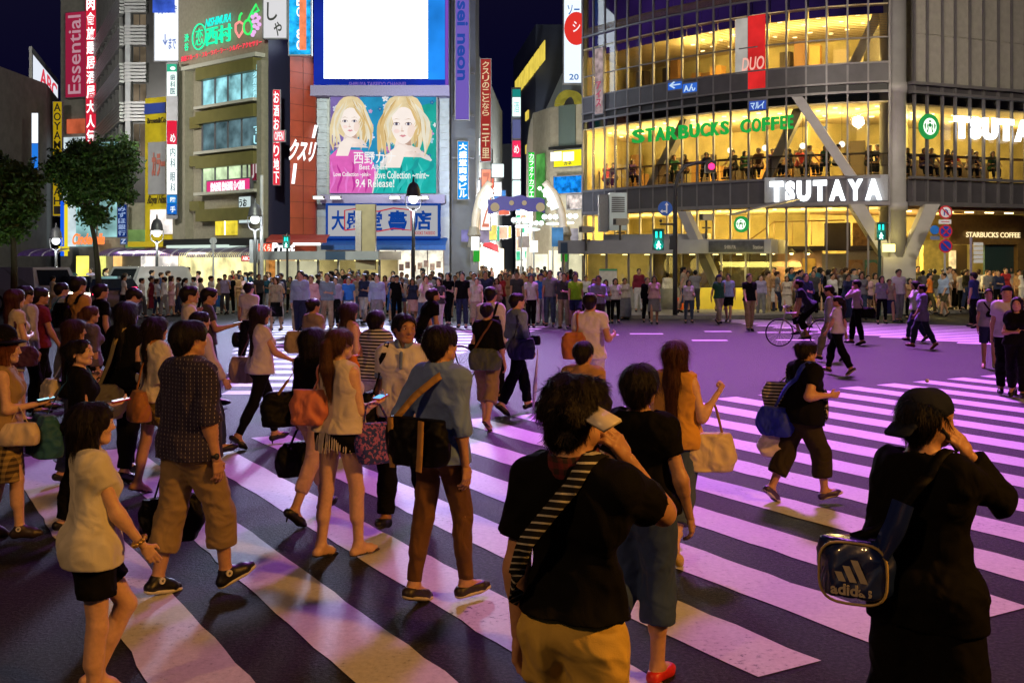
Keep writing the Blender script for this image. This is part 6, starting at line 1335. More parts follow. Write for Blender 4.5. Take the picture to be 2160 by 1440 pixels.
for i, (x, y, Y, lab) in enumerate(((1100, 476, 58, 'cluster lamp of white globes below the violet banner'), (1126, 482, 60, 'cluster lamp of white globes right of the middle sign tower'), (1166, 470, 55, 'cluster lamp of white globes beside the right arch horn'), (1197, 468, 57, 'cluster lamp of white globes behind right arch horn'))):
    q = (X_(x, Y), Y, Z_(y, Y)); r = empty('globe_lamp', (q[0], q[1], 0), 0, lab, 'street lamp', 'globe lamps along the shopping street'); z = q[2]
    mb = MB(); mb.tube([(0, 0, 0), (0, 0, z + .3)], .05, 8); mb.tube([(-.45, 0, z + .1), (.45, 0, z + .1)], .03, 6); mb.build('post', mat('pale_post', (.5, .5, .5), .5), r)
    for dx in (-.42, -.14, .14, .42): mb = MB(); mb.ball((dx, 0, z + .3), .14, 10); mb.build('globe', gl_, r, True)
    mb = MB(); mb.ball((0, 0, z - .05), .26, 12, None, 1.4, .5, .3); mb.build('dish', gl_, r, True)
for i, (x, y0, y1, Y, c, lab) in enumerate(((1003, 500, 528, 52, (.95, 1, 1), 'glowing white lantern box on the left arch post'), (1126, 508, 532, 60, (.9, 1, .95), 'glowing white lantern box in the shopping street'))):
    mb = MB(); w = 16 * Y / F; mb.box((X_(x, Y), Y - .3, (Z_(y0, Y) + Z_(y1, Y)) / 2), (w, .3, Z_(y0, Y) - Z_(y1, Y))); mb.build('lantern_box', glow('lantern', c, 2.2), label=lab, cat='lamp')
for x, Y, lab in ((1002, 51.9, 'green band on the left gate post'), (1194, 51.9, 'green band on the right gate post')):
    mb = MB(); mb.lathe([(.2, 0), (.2, .7)], (X_(x, Y), 53, Z_(552, Y)), 10); mb.build('post_band', glow('green_band', (.05, .6, .06), .6), label=lab, cat='band')
mb = MB(); Yq = 60; mb.hexa([(X_(1018, Yq), Yq, Z_(518, Yq)), (X_(1052, Yq), Yq - .4, Z_(533, Yq)), (X_(1052, Yq), Yq + 1, Z_(533, Yq)), (X_(1018, Yq), Yq + 1, Z_(520, Yq)), (X_(1024, Yq), Yq + .5, Z_(506, Yq)), (X_(1050, Yq), Yq + .2, Z_(517, Yq)), (X_(1050, Yq), Yq + 1, Z_(517, Yq)), (X_(1024, Yq), Yq + 1, Z_(506, Yq))]); mb.build('awning', mat('red_cloth', (.45, .02, .03), .6), label='small red awning at the left of the shopping street', cat='awning')
for i, (x, y0, y1, Y, c, lab) in enumerate(((985, 485, 510, 54, (.35, .32, .7), 'pale violet flag hanging left of the left arch post'), (1020, 487, 512, 56, (.5, .42, .6), 'pale violet flag right of the left arch post'), (1176, 480, 520, 52, (.12, .35, .7), 'blue flag with print below the right arch horn'), (1208, 482, 514, 53, (.6, .55, .6), 'white flag right of the right arch horn'), (1105, 498, 522, 62, (.6, .5, .45), 'pale flag in the middle of the shopping street'))):
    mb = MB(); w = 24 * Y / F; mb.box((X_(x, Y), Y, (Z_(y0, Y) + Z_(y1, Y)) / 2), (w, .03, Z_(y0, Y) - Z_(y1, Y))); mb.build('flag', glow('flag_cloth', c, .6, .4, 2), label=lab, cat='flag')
# ------------------------------------------------------------------ low subway pavilions, planters, barriers
def pavilion(name, label, x0, x1, Y0, Y1, yt, yb, depth, wins, lampc, e):
    r = empty(name, (0, 0, 0), 0, label, 'kiosk'); f = Fac(pp(x0, Y0), pp(x1, Y1)); m = (x0 + x1) / 2; z1, z0 = f.zy(m, yt), f.zy(m, yb); mb = MB()
    f.box(mb, -.1, f.L + .1, z0, z1, -depth, .35); mb.build('roof', mat('grey_fascia', (.30, .31, .34), .5, .1, 0, 2, .08), r)
    mb = MB(); f.box(mb, 0, f.L, .13, z0, -depth + .1, -depth + .25); mb.build('back_wall', mat('pale_tile', (.55, .48, .28), .5, 0, 0, 3, .15), r)
    mb = MB(); n = wins
    for k in range(n + 1): f.box(mb, f.L * k / n - .04, f.L * k / n + .04, .13, z0, -.08, .02)
    f.box(mb, 0, f.L, .13, .9, -.1, .0); f.box(mb, 0, f.L, .9, .98, -.12, .03); mb.build('frame', MULL, r)
    mb = MB(); f.box(mb, 0, f.L, .98, z0, -.03, -.02); mb.build('glass', glass('pavilion_glass', (.8, .8, .74), .05), r)
    mb = MB()
    for k in range(n): q = f.p(f.L * (k + .5) / n, -1.0, z0 - .02); mb.lathe([(.12, 0), (.12, .03)], (q[0], q[1], q[2] - .03), 8)
    mb.build('ceiling_light', glow('pavilion_lamp', (1, .8, .35), 6), r)
    for k in range(max(1, n // 3)): lamp('POINT', 'pavilion_light', f.p(f.L * (k + .5) / max(1, n // 3), -1.2, z0 - .5), e, lampc, .4)
    return r, f
pv, pf = pavilion('subway_pavilion', 'long flat roofed glass subway entrance lit yellow before the glass building', 1188, 1625, 46.6, 42.9, 506, 535, 3.2, 9, (1, .74, .22), 70)
mb = MB(); pf.pbox(mb, 1500, 1616, 508, 532, .36, .40); mb.build('dark_display', mat('display', (.05, .055, .07), .4, 0, 0, 6, .4), pv); mb = MB(); pf.pbox(mb, 1190, 1204, 512, 534, .36, .4); mb.build('end_panel', mat('navy_end', (.03, .06, .12), .5), pv)
mb = MB(); pf.ptext(mb, 'SHIBUYA', 1528, 1552, 517, 525, o=.42); pf.ptext(mb, 'Station', 1588, 1610, 517, 525, o=.42); mb.build('lettering', mat('grey_letter', (.4, .4, .42), .5), pv)
mb = MB(); pf.box(mb, pf.sx(1245), pf.sx(1470), pf.zy(1350, 506), pf.zy(1350, 492), -2.2, -1.6); mb.build('roof_parapet', mat('grey_fascia', (.30, .31, .34), .5, .1, 0, 2, .08), pv)
pv2, pf2 = pavilion('subway_pavilion', 'flat roofed glass subway entrance lit cream before the red building', 545, 800, 49.6, 48.2, 530, 548, 2.6, 6, (1, .9, .6), 60)
mb = MB(); pf2.pbox(mb, 694, 735, 530, 548, .36, .40); mb.build('navy_panel', mat('navy_end', (.03, .06, .12), .5), pv2)
mb = MB(); pf2.pbox(mb, 562, 650, 550, 600, -1.0, -.9); mb.build('lit_panel', glow('cream_panel', (1, .95, .72), .85, .3, 1), pv2); mb = MB(); pf2.pbox(mb, 548, 560, 550, 600, -1.0, -.9); mb.build('orange_poster', glow('orange_print', (1, .4, .1), .9, .6, 3), pv2)
q = at(772, 652); mb = MB(); mb.box((X_(772, 48.5), 48.5, Z_(500, 48.5)), (.86, .5, 2.9)); o = mb.build('vent_shaft', mat('tan_panel', (.34, .28, .16), .5, 0, 0, 3, .1), label='square tan ventilation shaft in front of the bookshop sign', cat='shaft'); mb = MB(); mb.box((X_(758, 48.5), 48.2, Z_(490, 48.5)), (.26, .1, 1.9)); mb.build('steel_edge', mat('bright_steel', (.6, .6, .6), .3, .8), o)
mb = MB(); mb.box((X_(1302, 47), 47, Z_(447, 47)), (.75, .8, 1.6)); o = mb.build('vent_shaft', mat('lit_steel', (.50, .62, .66), .4, .2, 0, 2, .06), label='pale ventilation shaft with louvres standing above the long pavilion', cat='shaft'); mb = MB()
for k in range(8): mb.box((X_(1302, 47), 46.58, Z_(418, 47) - k * .085), (.55, .04, .04))
mb.build('louvre', DARK, o); mb = MB(); mb.box((X_(1272, 47.2), 47.2, Z_(450, 47)), (.4, .7, 1.6)); mb.build('side_duct', mat('duct_grey', (.2, .21, .22), .5), o)
for x, y, lab in ((1236, 484, 'grey camera box on pavilion roof left of the pale shaft'), (1308, 468, 'grey camera on a stand on the pavilion roof'), (1490, 458, 'grey camera on a stand at right of the pavilion roof')):
    Y = 45.5; r = empty('roof_camera', (X_(x, Y), Y, Z_(y, Y)), .4, lab, 'camera', 'cameras on the pavilion roof'); mb = MB(); mb.box((0, 0, 0), (.5, .3, .28)); mb.box((.3, 0, .02), (.12, .2, .18)); mb.build('housing', mat('camera_grey', (.25, .24, .22), .5), r); mb = MB(); mb.tube([(0, 0, -.1), (0, 0, -.9)], .05, 6); mb.box((0, 0, -.45), (.4, .06, .06)); mb.build('stand', DARK, r); mb = MB(); mb.box((-.26, 0, 0), (.03, .2, .2)); mb.build('lens', DARK, r)
mb = MB(); Yb = 43.8; f_ = Fac(pp(1452, Yb), pp(1640, 43.2)); f_.box(mb, 0, f_.L, .13, .98, -.15, .15); mb.build('low_wall', glow('yellow_wall', (.80, .62, .06), .42, .25, 1.2) if False else mat('yellow_panel', (.66, .52, .06), .5, 0, 0, 2, .1), label='low yellow panelled wall behind the waiting people', cat='wall')
lamp('AREA', 'low_wall_light', f_.p(f_.L / 2, 1.6, 1.9), 45, (1, .82, .2), (3, .3), f_.p(f_.L / 2, 0, .4))
mb = MB(); f_ = Fac(pp(1318, 43.6), pp(1450, 43.4)); f_.box(mb, 0, f_.L, .13, .95, -.15, .15)
for k in range(5): f_.box(mb, f_.L * k / 5, f_.L * k / 5 + .04, .13, .99, .15, .18)
mb.build('low_wall', mat('grey_tiles', (.22, .22, .2), .5, 0, .2, 6, .15), label='low grey tiled wall left of the yellow one', cat='wall')
mb = MB(); f_ = Fac(pp(1266, 44), pp(1302, 44)); f_.pbox(mb, 1264, 1301, 569, 620, 0, .1); o = mb.build('map_board', mat('board_white', (.55, .56, .52), .5, 0, 0, 8, .1), label='white map board with a green top edge before the pavilion', cat='board'); mb = MB(); f_.pbox(mb, 1264, 1301, 567, 571, 0, .12); mb.build('green_edge', mat('green_edge', (.03, .3, .16), .5), o)
for x, y, Y, h_, lab in ((1318, 672, 38.6, .95, 'round stone bollard on the kerb beside waiting women'), (500, 655, 44.5, .95, 'left round stone bollard near the parlour crossing'), (518, 652, 46, .95, 'right round stone bollard near the parlour crossing'), (1912, 655, 41.2, 1.35, 'square stone post beside the parked bicycle')):
    mb = MB(); mb.lathe([(.2, .0), (.2, h_ - .08), (.15, h_)], (X_(x, Y), Y, 0.0), 14) if h_ < 1.2 else mb.box((X_(x, Y), Y, h_ / 2 + .05), (.5, .4, h_)); mb.build('bollard', mat('granite', (.20, .19, .175), .7, 0, .2, 40, .3), label=lab, cat='bollard')
mb = MB(); mb.tube([(X_(1432, 43), 43, .13), (X_(1432, 43), 43, .6)], [.2, .16], 10); mb.build('traffic_cone_base', mat('orange_plastic', (.75, .10, .03), .5), label='orange red plastic bin at the foot of the black pole', cat='bin')
# ------------------------------------------------------------------ street lamps, signals, traffic signs
def bell_lamp(x, Y, ytop, label, e=120):
    r = empty('street_lamp', (X_(x, Y), Y, .0), 0, label, 'street lamp', 'bell shaped street lamps'); z = Z_(ytop, Y); k = .78
    mb = MB(); mb.tube([(0, 0, 0), (0, 0, 1.0), (0, 0, z - 1.2)], [.1, .075, .06], 10); mb.lathe([(.14, 0), (.16, .5), (.1, .9)], (0, 0, 0), 12); mb.build('post', DARK, r, True)
    mb = MB(); mb.lathe([(.40 * k, -.74), (.35 * k, -.68), (.32 * k, -.48), (.22 * k, -.28), (.06 * k, -.2), (.04, -.1), (.02, 0)], (0, 0, z), 16); mb.build('hood', mat('hood_grey', (.045, .045, .055), .45), r, True)
    mb = MB(); mb.ball((0, 0, z - .86), .24 * k, 14); mb.build('globe', glow('street_globe', (.95, 1, .98), 3), r, True)
    mb = MB()
    for s in (-1, 1): mb.tube([(s * .06, 0, z - 1.3), (s * .24, 0, z - 1.2), (s * .3, 0, z - 1.0), (s * .3, 0, z - .74)], .02, 6)
    mb.build('bracket', STEEL, r); lamp('POINT', 'street_lamp_light', (X_(x, Y), Y - .05, z - 1.3), e, (.92, 1, .98), .15); return r
bell_lamp(872, 42, 373, 'bell shaped street lamp in front of the blonde billboard'); bell_lamp(538, 44, 418, 'bell shaped street lamp in front of the parlour corner'); bell_lamp(331, 50, 452, 'bell shaped street lamp in front of the yellow shop'); bell_lamp(118, 52, 470, 'bell shaped street lamp between the two trees', 60)
def ped_signal(r, x, Y, yt, yb, facing=0):
    c = Vector((X_(x, Y), Y - .12, (Z_(yt, Y) + Z_(yb, Y)) / 2)) - r.location; h = (Z_(yt, Y) - Z_(yb, Y)); w = h * .52
    mb = MB(); mb.box(c + Vector((0, .08, 0)), (w, .2, h)); mb.box(c + Vector((0, -.06, h * .5)), (w, .3, .03)); mb.build('signal_housing', mat('signal_green', (.01, .05, .045), .5), r)
    mb = MB(); tq = glow('green_lens', (.02, .95, .72), 2.2); y = c.y - .035
    for s in (-1, 1): mb.box((c.x + s * w * .2, y, c.z + h * .25), (w * .16, .02, h * .3))
    mb.build('countdown_light', tq, r); mb = MB(); mb.lathe([(.001, 0)], (0, 0, 0), 3) if False else None
    mb.ball((c.x, y, c.z - h * .1), h * .045, 8, None, 1, .4, 1)
    for a, b in (((0, -.14), (0, -.26)), ((0, -.26), (-.09, -.42)), ((0, -.26), (.08, -.42)), ((0, -.16), (-.1, -.27)), ((0, -.16), (.1, -.25))): mb.tube([(c.x + a[0] * h, y, c.z + a[1] * h), (c.x + b[0] * h, y, c.z + b[1] * h)], h * .03, 5)
    mb.build('walking_man', glow('white_green_lens', (.55, 1, .92), 3.5), r)
    mb = MB(); mb.disc((c.x, y + .015, c.z - h * .24), h * .24, Vector((1, 0, 0)), Vector((0, 0, 1)), 20); mb.build('lens', glow('teal_lens', (.01, .55, .42), 1.1), r)
    lamp('POINT', 'signal_light', (c.x + r.location.x, Y - .35, c.z), 4, (.1, 1, .8), .1)
Yp = 38.9; r = empty('signal_pole', (X_(1424, Yp), Yp, 0), 0, 'black pole with curved top arm, green walking signal and blue arrow sign', 'traffic signal'); L_ = lambda x, y: (X_(x, Yp) - r.location.x, 0, Z_(y, Yp))
mb = MB(); mb.tube([(0, 0, 0), L_(1424, 600), L_(1424, 430), L_(1425, 395), L_(1432, 368), L_(1446, 350), L_(1470, 344), L_(1497, 343)], [.09, .085, .08, .075, .07, .065, .06, .05], 10); mb.tube([L_(1424, 473), L_(1392, 473)], .04, 6); mb.ball(L_(1394, 466), .06); mb.build('pole', DARK, r, True)
mb = MB(); c = Vector(L_(1498, 352)); mb.box(c, (.36, .3, .42)); mb.build('signal_head', DARK, r); mb = MB(); mb.ball(c + Vector((.02, -.16, 0)), .12, 10, None, 1, .4, 1); mb.build('red_light', glow('red_signal', (1, .02, .12), 4), r)
mb = MB(); c = Vector(L_(1403, 440)); mb.tube([c + Vector((0, .0, 0)), c + Vector((0, -.03, 0))], .26, 24); mb.build('sign_plate', mat('sign_blue', (.01, .10, .45), .4), r)
mb = MB(); y = c.y - .035; mb.box((c.x + .05, y, c.z - .02), (.05, .01, .3)); mb.face([(c.x + .05 + a, y, c.z + b) for a, b in ((-.07, .12), (.07, .12), (0, .22))]); mb.box((c.x - .04, y, c.z - .1), (.16, .01, .05)); mb.face([(c.x - .1 + a, y, c.z - .1 + b) for a, b in ((0, -.07), (0, .07), (-.08, 0))]); mb.build('arrow', mat('arrow_white', (.7, .75, .8), .5), r)
mb = MB(); c = Vector(L_(1418, 512)); mb.box(c, (.22, .2, .5)); mb.build('control_box', DARK, r); ped_signal(r, 1388, Yp, 484, 528)
mb = MB(); c = Vector(L_(1424, 655)); mb.build('x', DARK, r) if False else None
r = empty('signal_pole', (X_(1855, 41), 41, 0), 0, 'dark teal post with a green walking signal before the corner column', 'traffic signal'); mb = MB(); mb.tube([(0, 0, 0), (0, 0, Z_(500, 41))], .06, 10); mb.build('pole', mat('teal_pole', (.01, .045, .04), .5), r); ped_signal(r, 1856, 41, 470, 507)
r = empty('signal_pole', (X_(606, 45), 45, 0), 0, 'slim pole with a small teal signal by the white shop lettering', 'traffic signal'); mb = MB(); mb.tube([(0, 0, 0), (0, 0, Z_(492, 45))], .05, 8); mb.build('pole', DARK, r); ped_signal(r, 605, 45, 498, 524)
r = empty('signal_pole', (X_(552, 44.5), 44.5, 0), 0, 'tall plain grey pole beside the parlour street lamp', 'pole'); mb = MB(); mb.tube([(0, 0, 0), (0, 0, Z_(370, 44.5))], .075, 8); mb.build('pole', SILVER, r); mb = MB(); mb.box((-.32, 0, Z_(530, 44.5)), (.34, .1, .95)); mb.build('sign_back', SILVER, r)
Ys = 40.6; r = empty('traffic_sign_post', (X_(1993, Ys), Ys, 0), 0, 'grey post with a no u-turn sign above two round red and blue signs', 'traffic sign'); P0 = lambda x, y, o=0: Vector((X_(x, Ys) - r.location.x, o, Z_(y, Ys)))
mb = MB(); mb.tube([(0, 0, 0), P0(1993, 436)], .045, 8); mb.build('post', mat('post_grey', (.35, .35, .35), .5), r); ux, uz = Vector((1, 0, 0)), Vector((0, 0, 1)); RED, BLU, WHT = mat('sign_red', (.55, .02, .04), .4), mat('sign_blue', (.01, .04, .45), .4), mat('arrow_white', (.7, .75, .8), .5)
for y, base in ((448, WHT), (488, BLU), (519, BLU)):
    mb = MB(); c = P0(1993, y, -.06); mb.tube([c, c + Vector((0, -.03, 0))], .25, 28, 0); c2_ = c + Vector((0, -.034, 0)); mb.disc(c2_, .195, ux, uz, 28, 1); k = c2_ + Vector((0, -.004, 0))
    if y == 448: mb.tube([k + Vector((-.06, 0, -.12)), k + Vector((-.06, 0, .04)), k + Vector((0, 0, .1)), k + Vector((.06, 0, .04)), k + Vector((.06, 0, -.04))], .022, 6, 2); mb.face([k + Vector((a, -.02, b)) for a, b in ((.0, -.02), (.12, -.02), (.06, -.12))], 2)
    for s in ((-1, 1) if y == 488 else (1,)): mb.face([k + Vector((0, -.03, 0)) + (ux * s * .14 + uz * -.14) * a + (ux * s + uz) * b for a, b in ((1, -.016), (1, .016), (-1, .016), (-1, -.016))], 0)
    mb.build('round_sign', [RED, base, BLU], r)
mb = MB(); mb.box(P0(1992, 468, -.06), (.46, .03, .16)); o = mb.build('plate', WHT, r); mb = MB(); c = P0(1992, 468, -.082); mb.box(c, (.3, .01, .025)); mb.build('red_arrow', RED, o)
mb = MB(); c = P0(1970, 485, -.05); mb.tube([c, c + Vector((0, -.03, 0))], .17, 22); mb.build('blue_disc', mat('bright_blue', (.01, .16, .62), .4), r); mb = MB(); mb.box(P0(1971, 502, -.05), (.34, .03, .14)); mb.build('blue_plate', mat('dull_blue', (.12, .16, .28), .5), r)
Y2 = 41.4; r = empty('traffic_sign_post', (X_(2048, Y2), Y2, 0), 0, 'thin violet grey post with stacked notices before the cafe entrance', 'traffic sign'); mb = MB(); mb.tube([(0, 0, 0), (0, 0, Z_(500, Y2))], .05, 8); mb.build('post', mat('violet_post', (.25, .22, .33), .5), r); mb = MB()
for k in range(5): mb.box((.26, -.05, Z_(515 + k * 9, Y2)), (.36, .02, .13))
mb.build('notice', WHT, r)
r = empty('traffic_sign_post', (X_(450, 46), 46, 0), 0, 'grey round signs on a pole seen from behind by the purple awning', 'traffic sign'); mb = MB(); mb.tube([(0, 0, 0), (0, 0, Z_(505, 46))], .04, 8); mb.build('post', SILVER, r); mb = MB()
for y in (508, 520): mb.tube([(0, 0, Z_(y, 46)), (0, -.03, Z_(y, 46))], .15 if y == 508 else .12, 18)
mb.build('round_sign', SILVER, r)
# ------------------------------------------------------------------ trees
LEAF = [mat('leaf', (.03, .075, .016), .6, 0, 0, 3, .3), mat('leaf_light', (.07, .15, .025), .55, 0, 0, 3, .3)]; BARK = mat('bark', (.035, .028, .02), .8, 0, .4, 20, .3)
def tree(x, Y, trunk, blobs, label, n, seed):
    rs = np.random.RandomState(seed); sat = [(bx + rs.uniform(-1.1, 1.1) * rx, by + rs.uniform(-1.1, .9) * ry, rx * .42, ry * .38) for bx, by, rx, ry in blobs for _ in range(3)]; r = empty('street_tree', (X_(x, Y), Y, 0), 0, label, 'tree'); ox = r.location.x; Q = lambda px, py, dy=0: (X_(px, Y) - ox, dy, Z_(py, Y)); mb = MB()
    mb.tube([Q(*p) for p in trunk], [.13, .11, .09, .08, .06][:len(trunk)], 8)
    for bx, by, rx, ry in blobs:
        s = Q(*trunk[-2]); e = Q(bx, by, rs.uniform(-.5, .5)); m = tuple((a + b) / 2 + c for a, b, c in zip(s, e, (rs.uniform(-.15, .15), 0, -.1))); mb.tube([s, m, e], [.07, .05, .02], 6)
    mb.build('trunk', BARK, r, True); P = []; k = Y / F
    for bx, by, rx, ry in blobs + sat:
        m = int(n * rx * ry * 1.5); c = np.array(Q(bx, by)); v = rs.normal(size=(m, 3)); v /= np.linalg.norm(v, axis=1, keepdims=True); rad = rs.uniform(.35, 1.06, (m, 1)) ** .6
        lump = 1 + .30 * np.sin(v @ rs.normal(size=3) * 5 + rs.uniform(0, 6)) + .24 * np.sin(v @ rs.normal(size=3) * 9); P.append(c + v * rad * lump[:, None] * np.array([rx * k * 1.1, (rx + ry) / 2 * k * 1.0, ry * k * 1.0]))
    P = np.concatenate(P); m = len(P); d = rs.normal(size=(m, 3)); d /= np.linalg.norm(d, axis=1, keepdims=True); e = np.cross(d, rs.normal(size=(m, 3))); e /= np.linalg.norm(e, axis=1, keepdims=True); L = rs.uniform(.05, .12, (m, 1)); V = np.stack([P - d * L, P - e * L * .45, P + d * L, P + e * L * .45], 1).reshape(-1, 3)
    me = mesh_np('crown', V, np.arange(m * 4).reshape(-1, 4), mi=(rs.rand(m) < .22).astype(int)); [me.materials.append(q) for q in LEAF]; o = bpy.data.objects.new('crown', me); COL.objects.link(o); o.parent = r
tree(200, 40, [(210, 640), (206, 560), (200, 505), (190, 460), (185, 420)], [(150, 345, 42, 34), (205, 335, 46, 36), (258, 335, 30, 40), (228, 388, 42, 34), (168, 400, 38, 30), (250, 405, 26, 24), (120, 360, 22, 24), (200, 455, 28, 22)], 'dark leafy street tree with slanting trunk before the tall crimson banner', 1.15, 3)
tree(28, 36, [(30, 640), (30, 560), (28, 505), (24, 450), (22, 420)], [(10, 365, 34, 36), (48, 385, 34, 40), (15, 430, 40, 36), (60, 435, 26, 28), (25, 480, 30, 28), (-20, 410, 30, 50)], 'dark leafy street tree at the left edge of the crossing', 1.25, 5)
lamp('SPOT', 'tree_uplight', (X_(150, 38), 36, 1.2), 220, (.8, 1, .6), .2, (X_(190, 40), 40, 5), 90, .6); lamp('SPOT', 'tree_uplight', (X_(60, 34), 33, 1.2), 150, (.8, 1, .6), .2, (X_(30, 36), 36, 5), 90, .6)
# ------------------------------------------------------------------ vehicles on the left road
def car(x, Y, kind, col, rz, label, tail=False):
    r = empty('parked_van' if kind == 'van' else 'waiting_car', (X_(x, Y), Y, 0), rz, label, 'van' if kind == 'van' else 'car'); L, Wd, H_ = (4.6, 1.75, 1.8) if kind == 'van' else (4.5, 1.72, 1.46)
    prof = [(-L / 2, .35), (-L / 2, .95), (-L / 2 + .15, 1.05), (-L / 2 + .35 if kind == 'van' else -L / 2 + .9, H_ - .08), (-L / 2 + .7 if kind == 'van' else -.5, H_), (L / 2 - 1.0 if kind == 'van' else .6, H_), (L / 2 - .5 if kind == 'van' else 1.3, 1.02), (L / 2 - .05, .9), (L / 2, .6), (L / 2, .35)]
    def shell(pr, w, mb, ins=0):
        n = len(pr); vs = [(xx, s * (w / 2 - (.14 if z > 1.1 else 0)), z) for s in (-1, 1) for xx, z in pr]; mb.add(vs, [tuple(range(n)), tuple(range(2 * n - 1, n - 1, -1))] + [(i + 1 if i + 1 < n else 0, i, n + i, n + (i + 1) % n) for i in range(n)])
    mb = MB(); shell(prof, Wd, mb); mb.build('body', mat('car_paint', col, .25, .1, 0, 3, .03, coat=1), r)
    a, b = (prof[3][0] + .12, prof[5][0] + .1); mb = MB()
    for s in (-1, 1): mb.face([(xx, s * (Wd / 2 - .125), z) for xx, z in ((a, 1.12), (a + .12, H_ - .14), (b, H_ - .14), (b + .35, 1.12))][::s])
    mb.face([(L / 2 - .52 + (.0 if kind == 'van' else -1.2 + 1.02), s * .68, z) for s, z in ((-1, 1.1), (1, 1.1))] + [((L / 2 - .93 if kind == 'van' else .72), s * .62, H_ - .1) for s in (1, -1)]); mb.build('window', mat('dark_car_glass', (.015, .018, .02), .08), r)
    for sx in (-1, 1):
        for sy in (-1, 1): mb = MB(); mb.tube([(sx * L * .31, sy * (Wd / 2 - .2), .32), (sx * L * .31, sy * (Wd / 2 + .01), .32)], .32, 16); w_ = mb.build('wheel', mat('tyre', (.012, .012, .012), .8), r); mb = MB(); mb.tube([(sx * L * .31, sy * (Wd / 2), .32), (sx * L * .31, sy * (Wd / 2 + .02), .32)], .19, 12); mb.build('rim', SILVER, w_)
    for s in (-1, 1):
        mb = MB(); mb.ball((L / 2 - .03, s * .62, .74), .13, 10, None, .5, 1.1, .8); mb.build('headlight', glow('headlight', (1, .88, .65), 9 if not tail else 1.5), r, True); mb = MB(); mb.box((-L / 2 - .01, s * .7, .95), (.05, .16, .28)); mb.build('taillight', glow('taillight', (1, .02, .08), 4), r)
    mb = MB(); mb.box((L / 2 + .02, 0, .48), (.03, .34, .17)); mb.build('plate', mat('plate_yellow', (.6, .5, .1), .5), r)
    if not tail: lamp('SPOT', 'headlight_beam', r.matrix_basis @ Vector((L / 2 + .1, 0, .7)), 60, (1, .85, .6), .1, r.matrix_basis @ Vector((L / 2 + 8, 0, 0)), 80, .6)
car(78, 44.0, 'van', (.55, .55, .54), -.75, 'white van with one headlight lit at the left edge'); car(172, 43.5, 'car', (.012, .014, .016), -.85, 'black car with bright headlights right of the white van'); car(232, 42.5, 'car', (.02, .025, .035), 2.0, 'dark car showing a red tail light between walkers', True); car(310, 49, 'van', (.42, .42, .44), -1.95, 'pale van parked across the road before the bell lamp', True); car(120, 52, 'car', (.015, .05, .05), -.9, 'dark teal car behind the white van')
# ------------------------------------------------------------------ the people on the crossing
C_ = dict(white=(.60, .58, .56), black=DK, navy=(.018, .026, .075), grey=(.20, .20, .21), paleblue=(.30, .38, .56), pink=(.60, .36, .40), cream=(.55, .48, .38), green=(.02, .10, .05), red=(.40, .03, .03), beige=(.36, .28, .19),
          lavender=(.36, .32, .50), lime=(.30, .62, .02), maroon=(.16, .012, .03), tan=(.42, .24, .11), blue=(.03, .16, .50), olive=(.07, .06, .025), khaki=(.26, .18, .09), jeans=(.05, .08, .14), brown=(.12, .055, .022), mustard=(.54, .37, .08), charcoal=(.045, .045, .05), slate=(.17, .24, .31), teal=(.02, .10, .15), orange=(.75, .20, .02), purple=(.09, .035, .17))
def cl_(c): return cloth(C_[c] if isinstance(c, str) else c)
def spot(px, yh, yf):
    s = (yf - HOR) / CAM_H; Y = F / s; return s, X_(px, Y), Y, (yf - yh) / s - .02
def H_(px, yh, yf, hd, sex, label, top, bottom, hair='short', legs='easyr', arms=('hang', 'hang'), h=None, fine=None, **k):
    s, x, y, st = spot(px, yh, yf); rig = {q: k.pop(q) for q in ('lean', 'twist', 'head', 'fat', 'heel', 'side') if q in k}
    R = Rig(st, sex, legs, arms, seed=int(px * 7 + yh), **rig)
    root = empty('person', (x, y, 0), -math.radians(hd), label, 'person', k.pop('group', 'people walking over the near crossing'))
    tk, tc = top; bt = (bottom[0], cl_(bottom[1]) if not hasattr(bottom[1], 'name') else bottom[1]) + tuple(bottom[2:])
    sp = dict(top=(tk, cl_(tc) if not hasattr(tc, 'name') else tc), bottom=bt, hair=hair, **k)
    hh = h or (.009 if s > 270 else .012 if s > 150 else .016); R.root = root
    R.shirt = person(R, root, sp, hh, s > 170 if fine is None else fine); return R
def hang(R, name, label, cat, pieces, base, group=None):
    """a thing carried by a person: its own object, built in the person's frame and set down at its own base point"""
    Mx = Matrix.Translation(R.root.location) @ Matrix.Rotation(R.root.rotation_euler.z, 4, 'Z'); b = np.asarray(base, float)
    e = empty(name, Mx @ Vector(b), R.root.rotation_euler.z, label, cat, group)
    for nm, VQ, m in pieces: part(nm, (VQ[0] - b, VQ[1]), m, e)
    return e
def bag(R, name, label, c, w, d, hh, yaw, col, strap=None, sw=.03, scol=None, taper=.8, pat=None, extra=None, h=.012, onshirt=True, rough=.6, cat='bag'):
    """c and the strap points are in the torso frame of the wearer"""
    m = col if hasattr(col, 'name') else cloth(C_[col] if isinstance(col, str) else col, rough=rough, name='bag_cloth'); a = math.radians(yaw); c = R.t(*c)
    ax = (np.array([math.cos(a), math.sin(a), 0]), np.array([-math.sin(a), math.cos(a), 0]), np.array([0, 0, 1.]))
    w, hh = w * .80, hh * .84; B = bag_blob(c, ax, w, d, hh, taper, seed=R.seed); pcs = [('bag_body', B.mesh(h), m)]
    if strap:
        sm = m if scol is None else (scol if hasattr(scol, 'name') else cloth(C_[scol] if isinstance(scol, str) else scol, name='strap_cloth', rough=.6))
        for st in (strap if isinstance(strap[0][0], (tuple, list)) else [strap]): pcs.append(('strap', band([R.t(*p) for p in st], sw, .006, R.shirt if onshirt else None), sm))
    if extra: pcs += extra(B, c, ax, m)
    return hang(R, name, label, cat, pcs, c - np.array([0, 0, hh]))
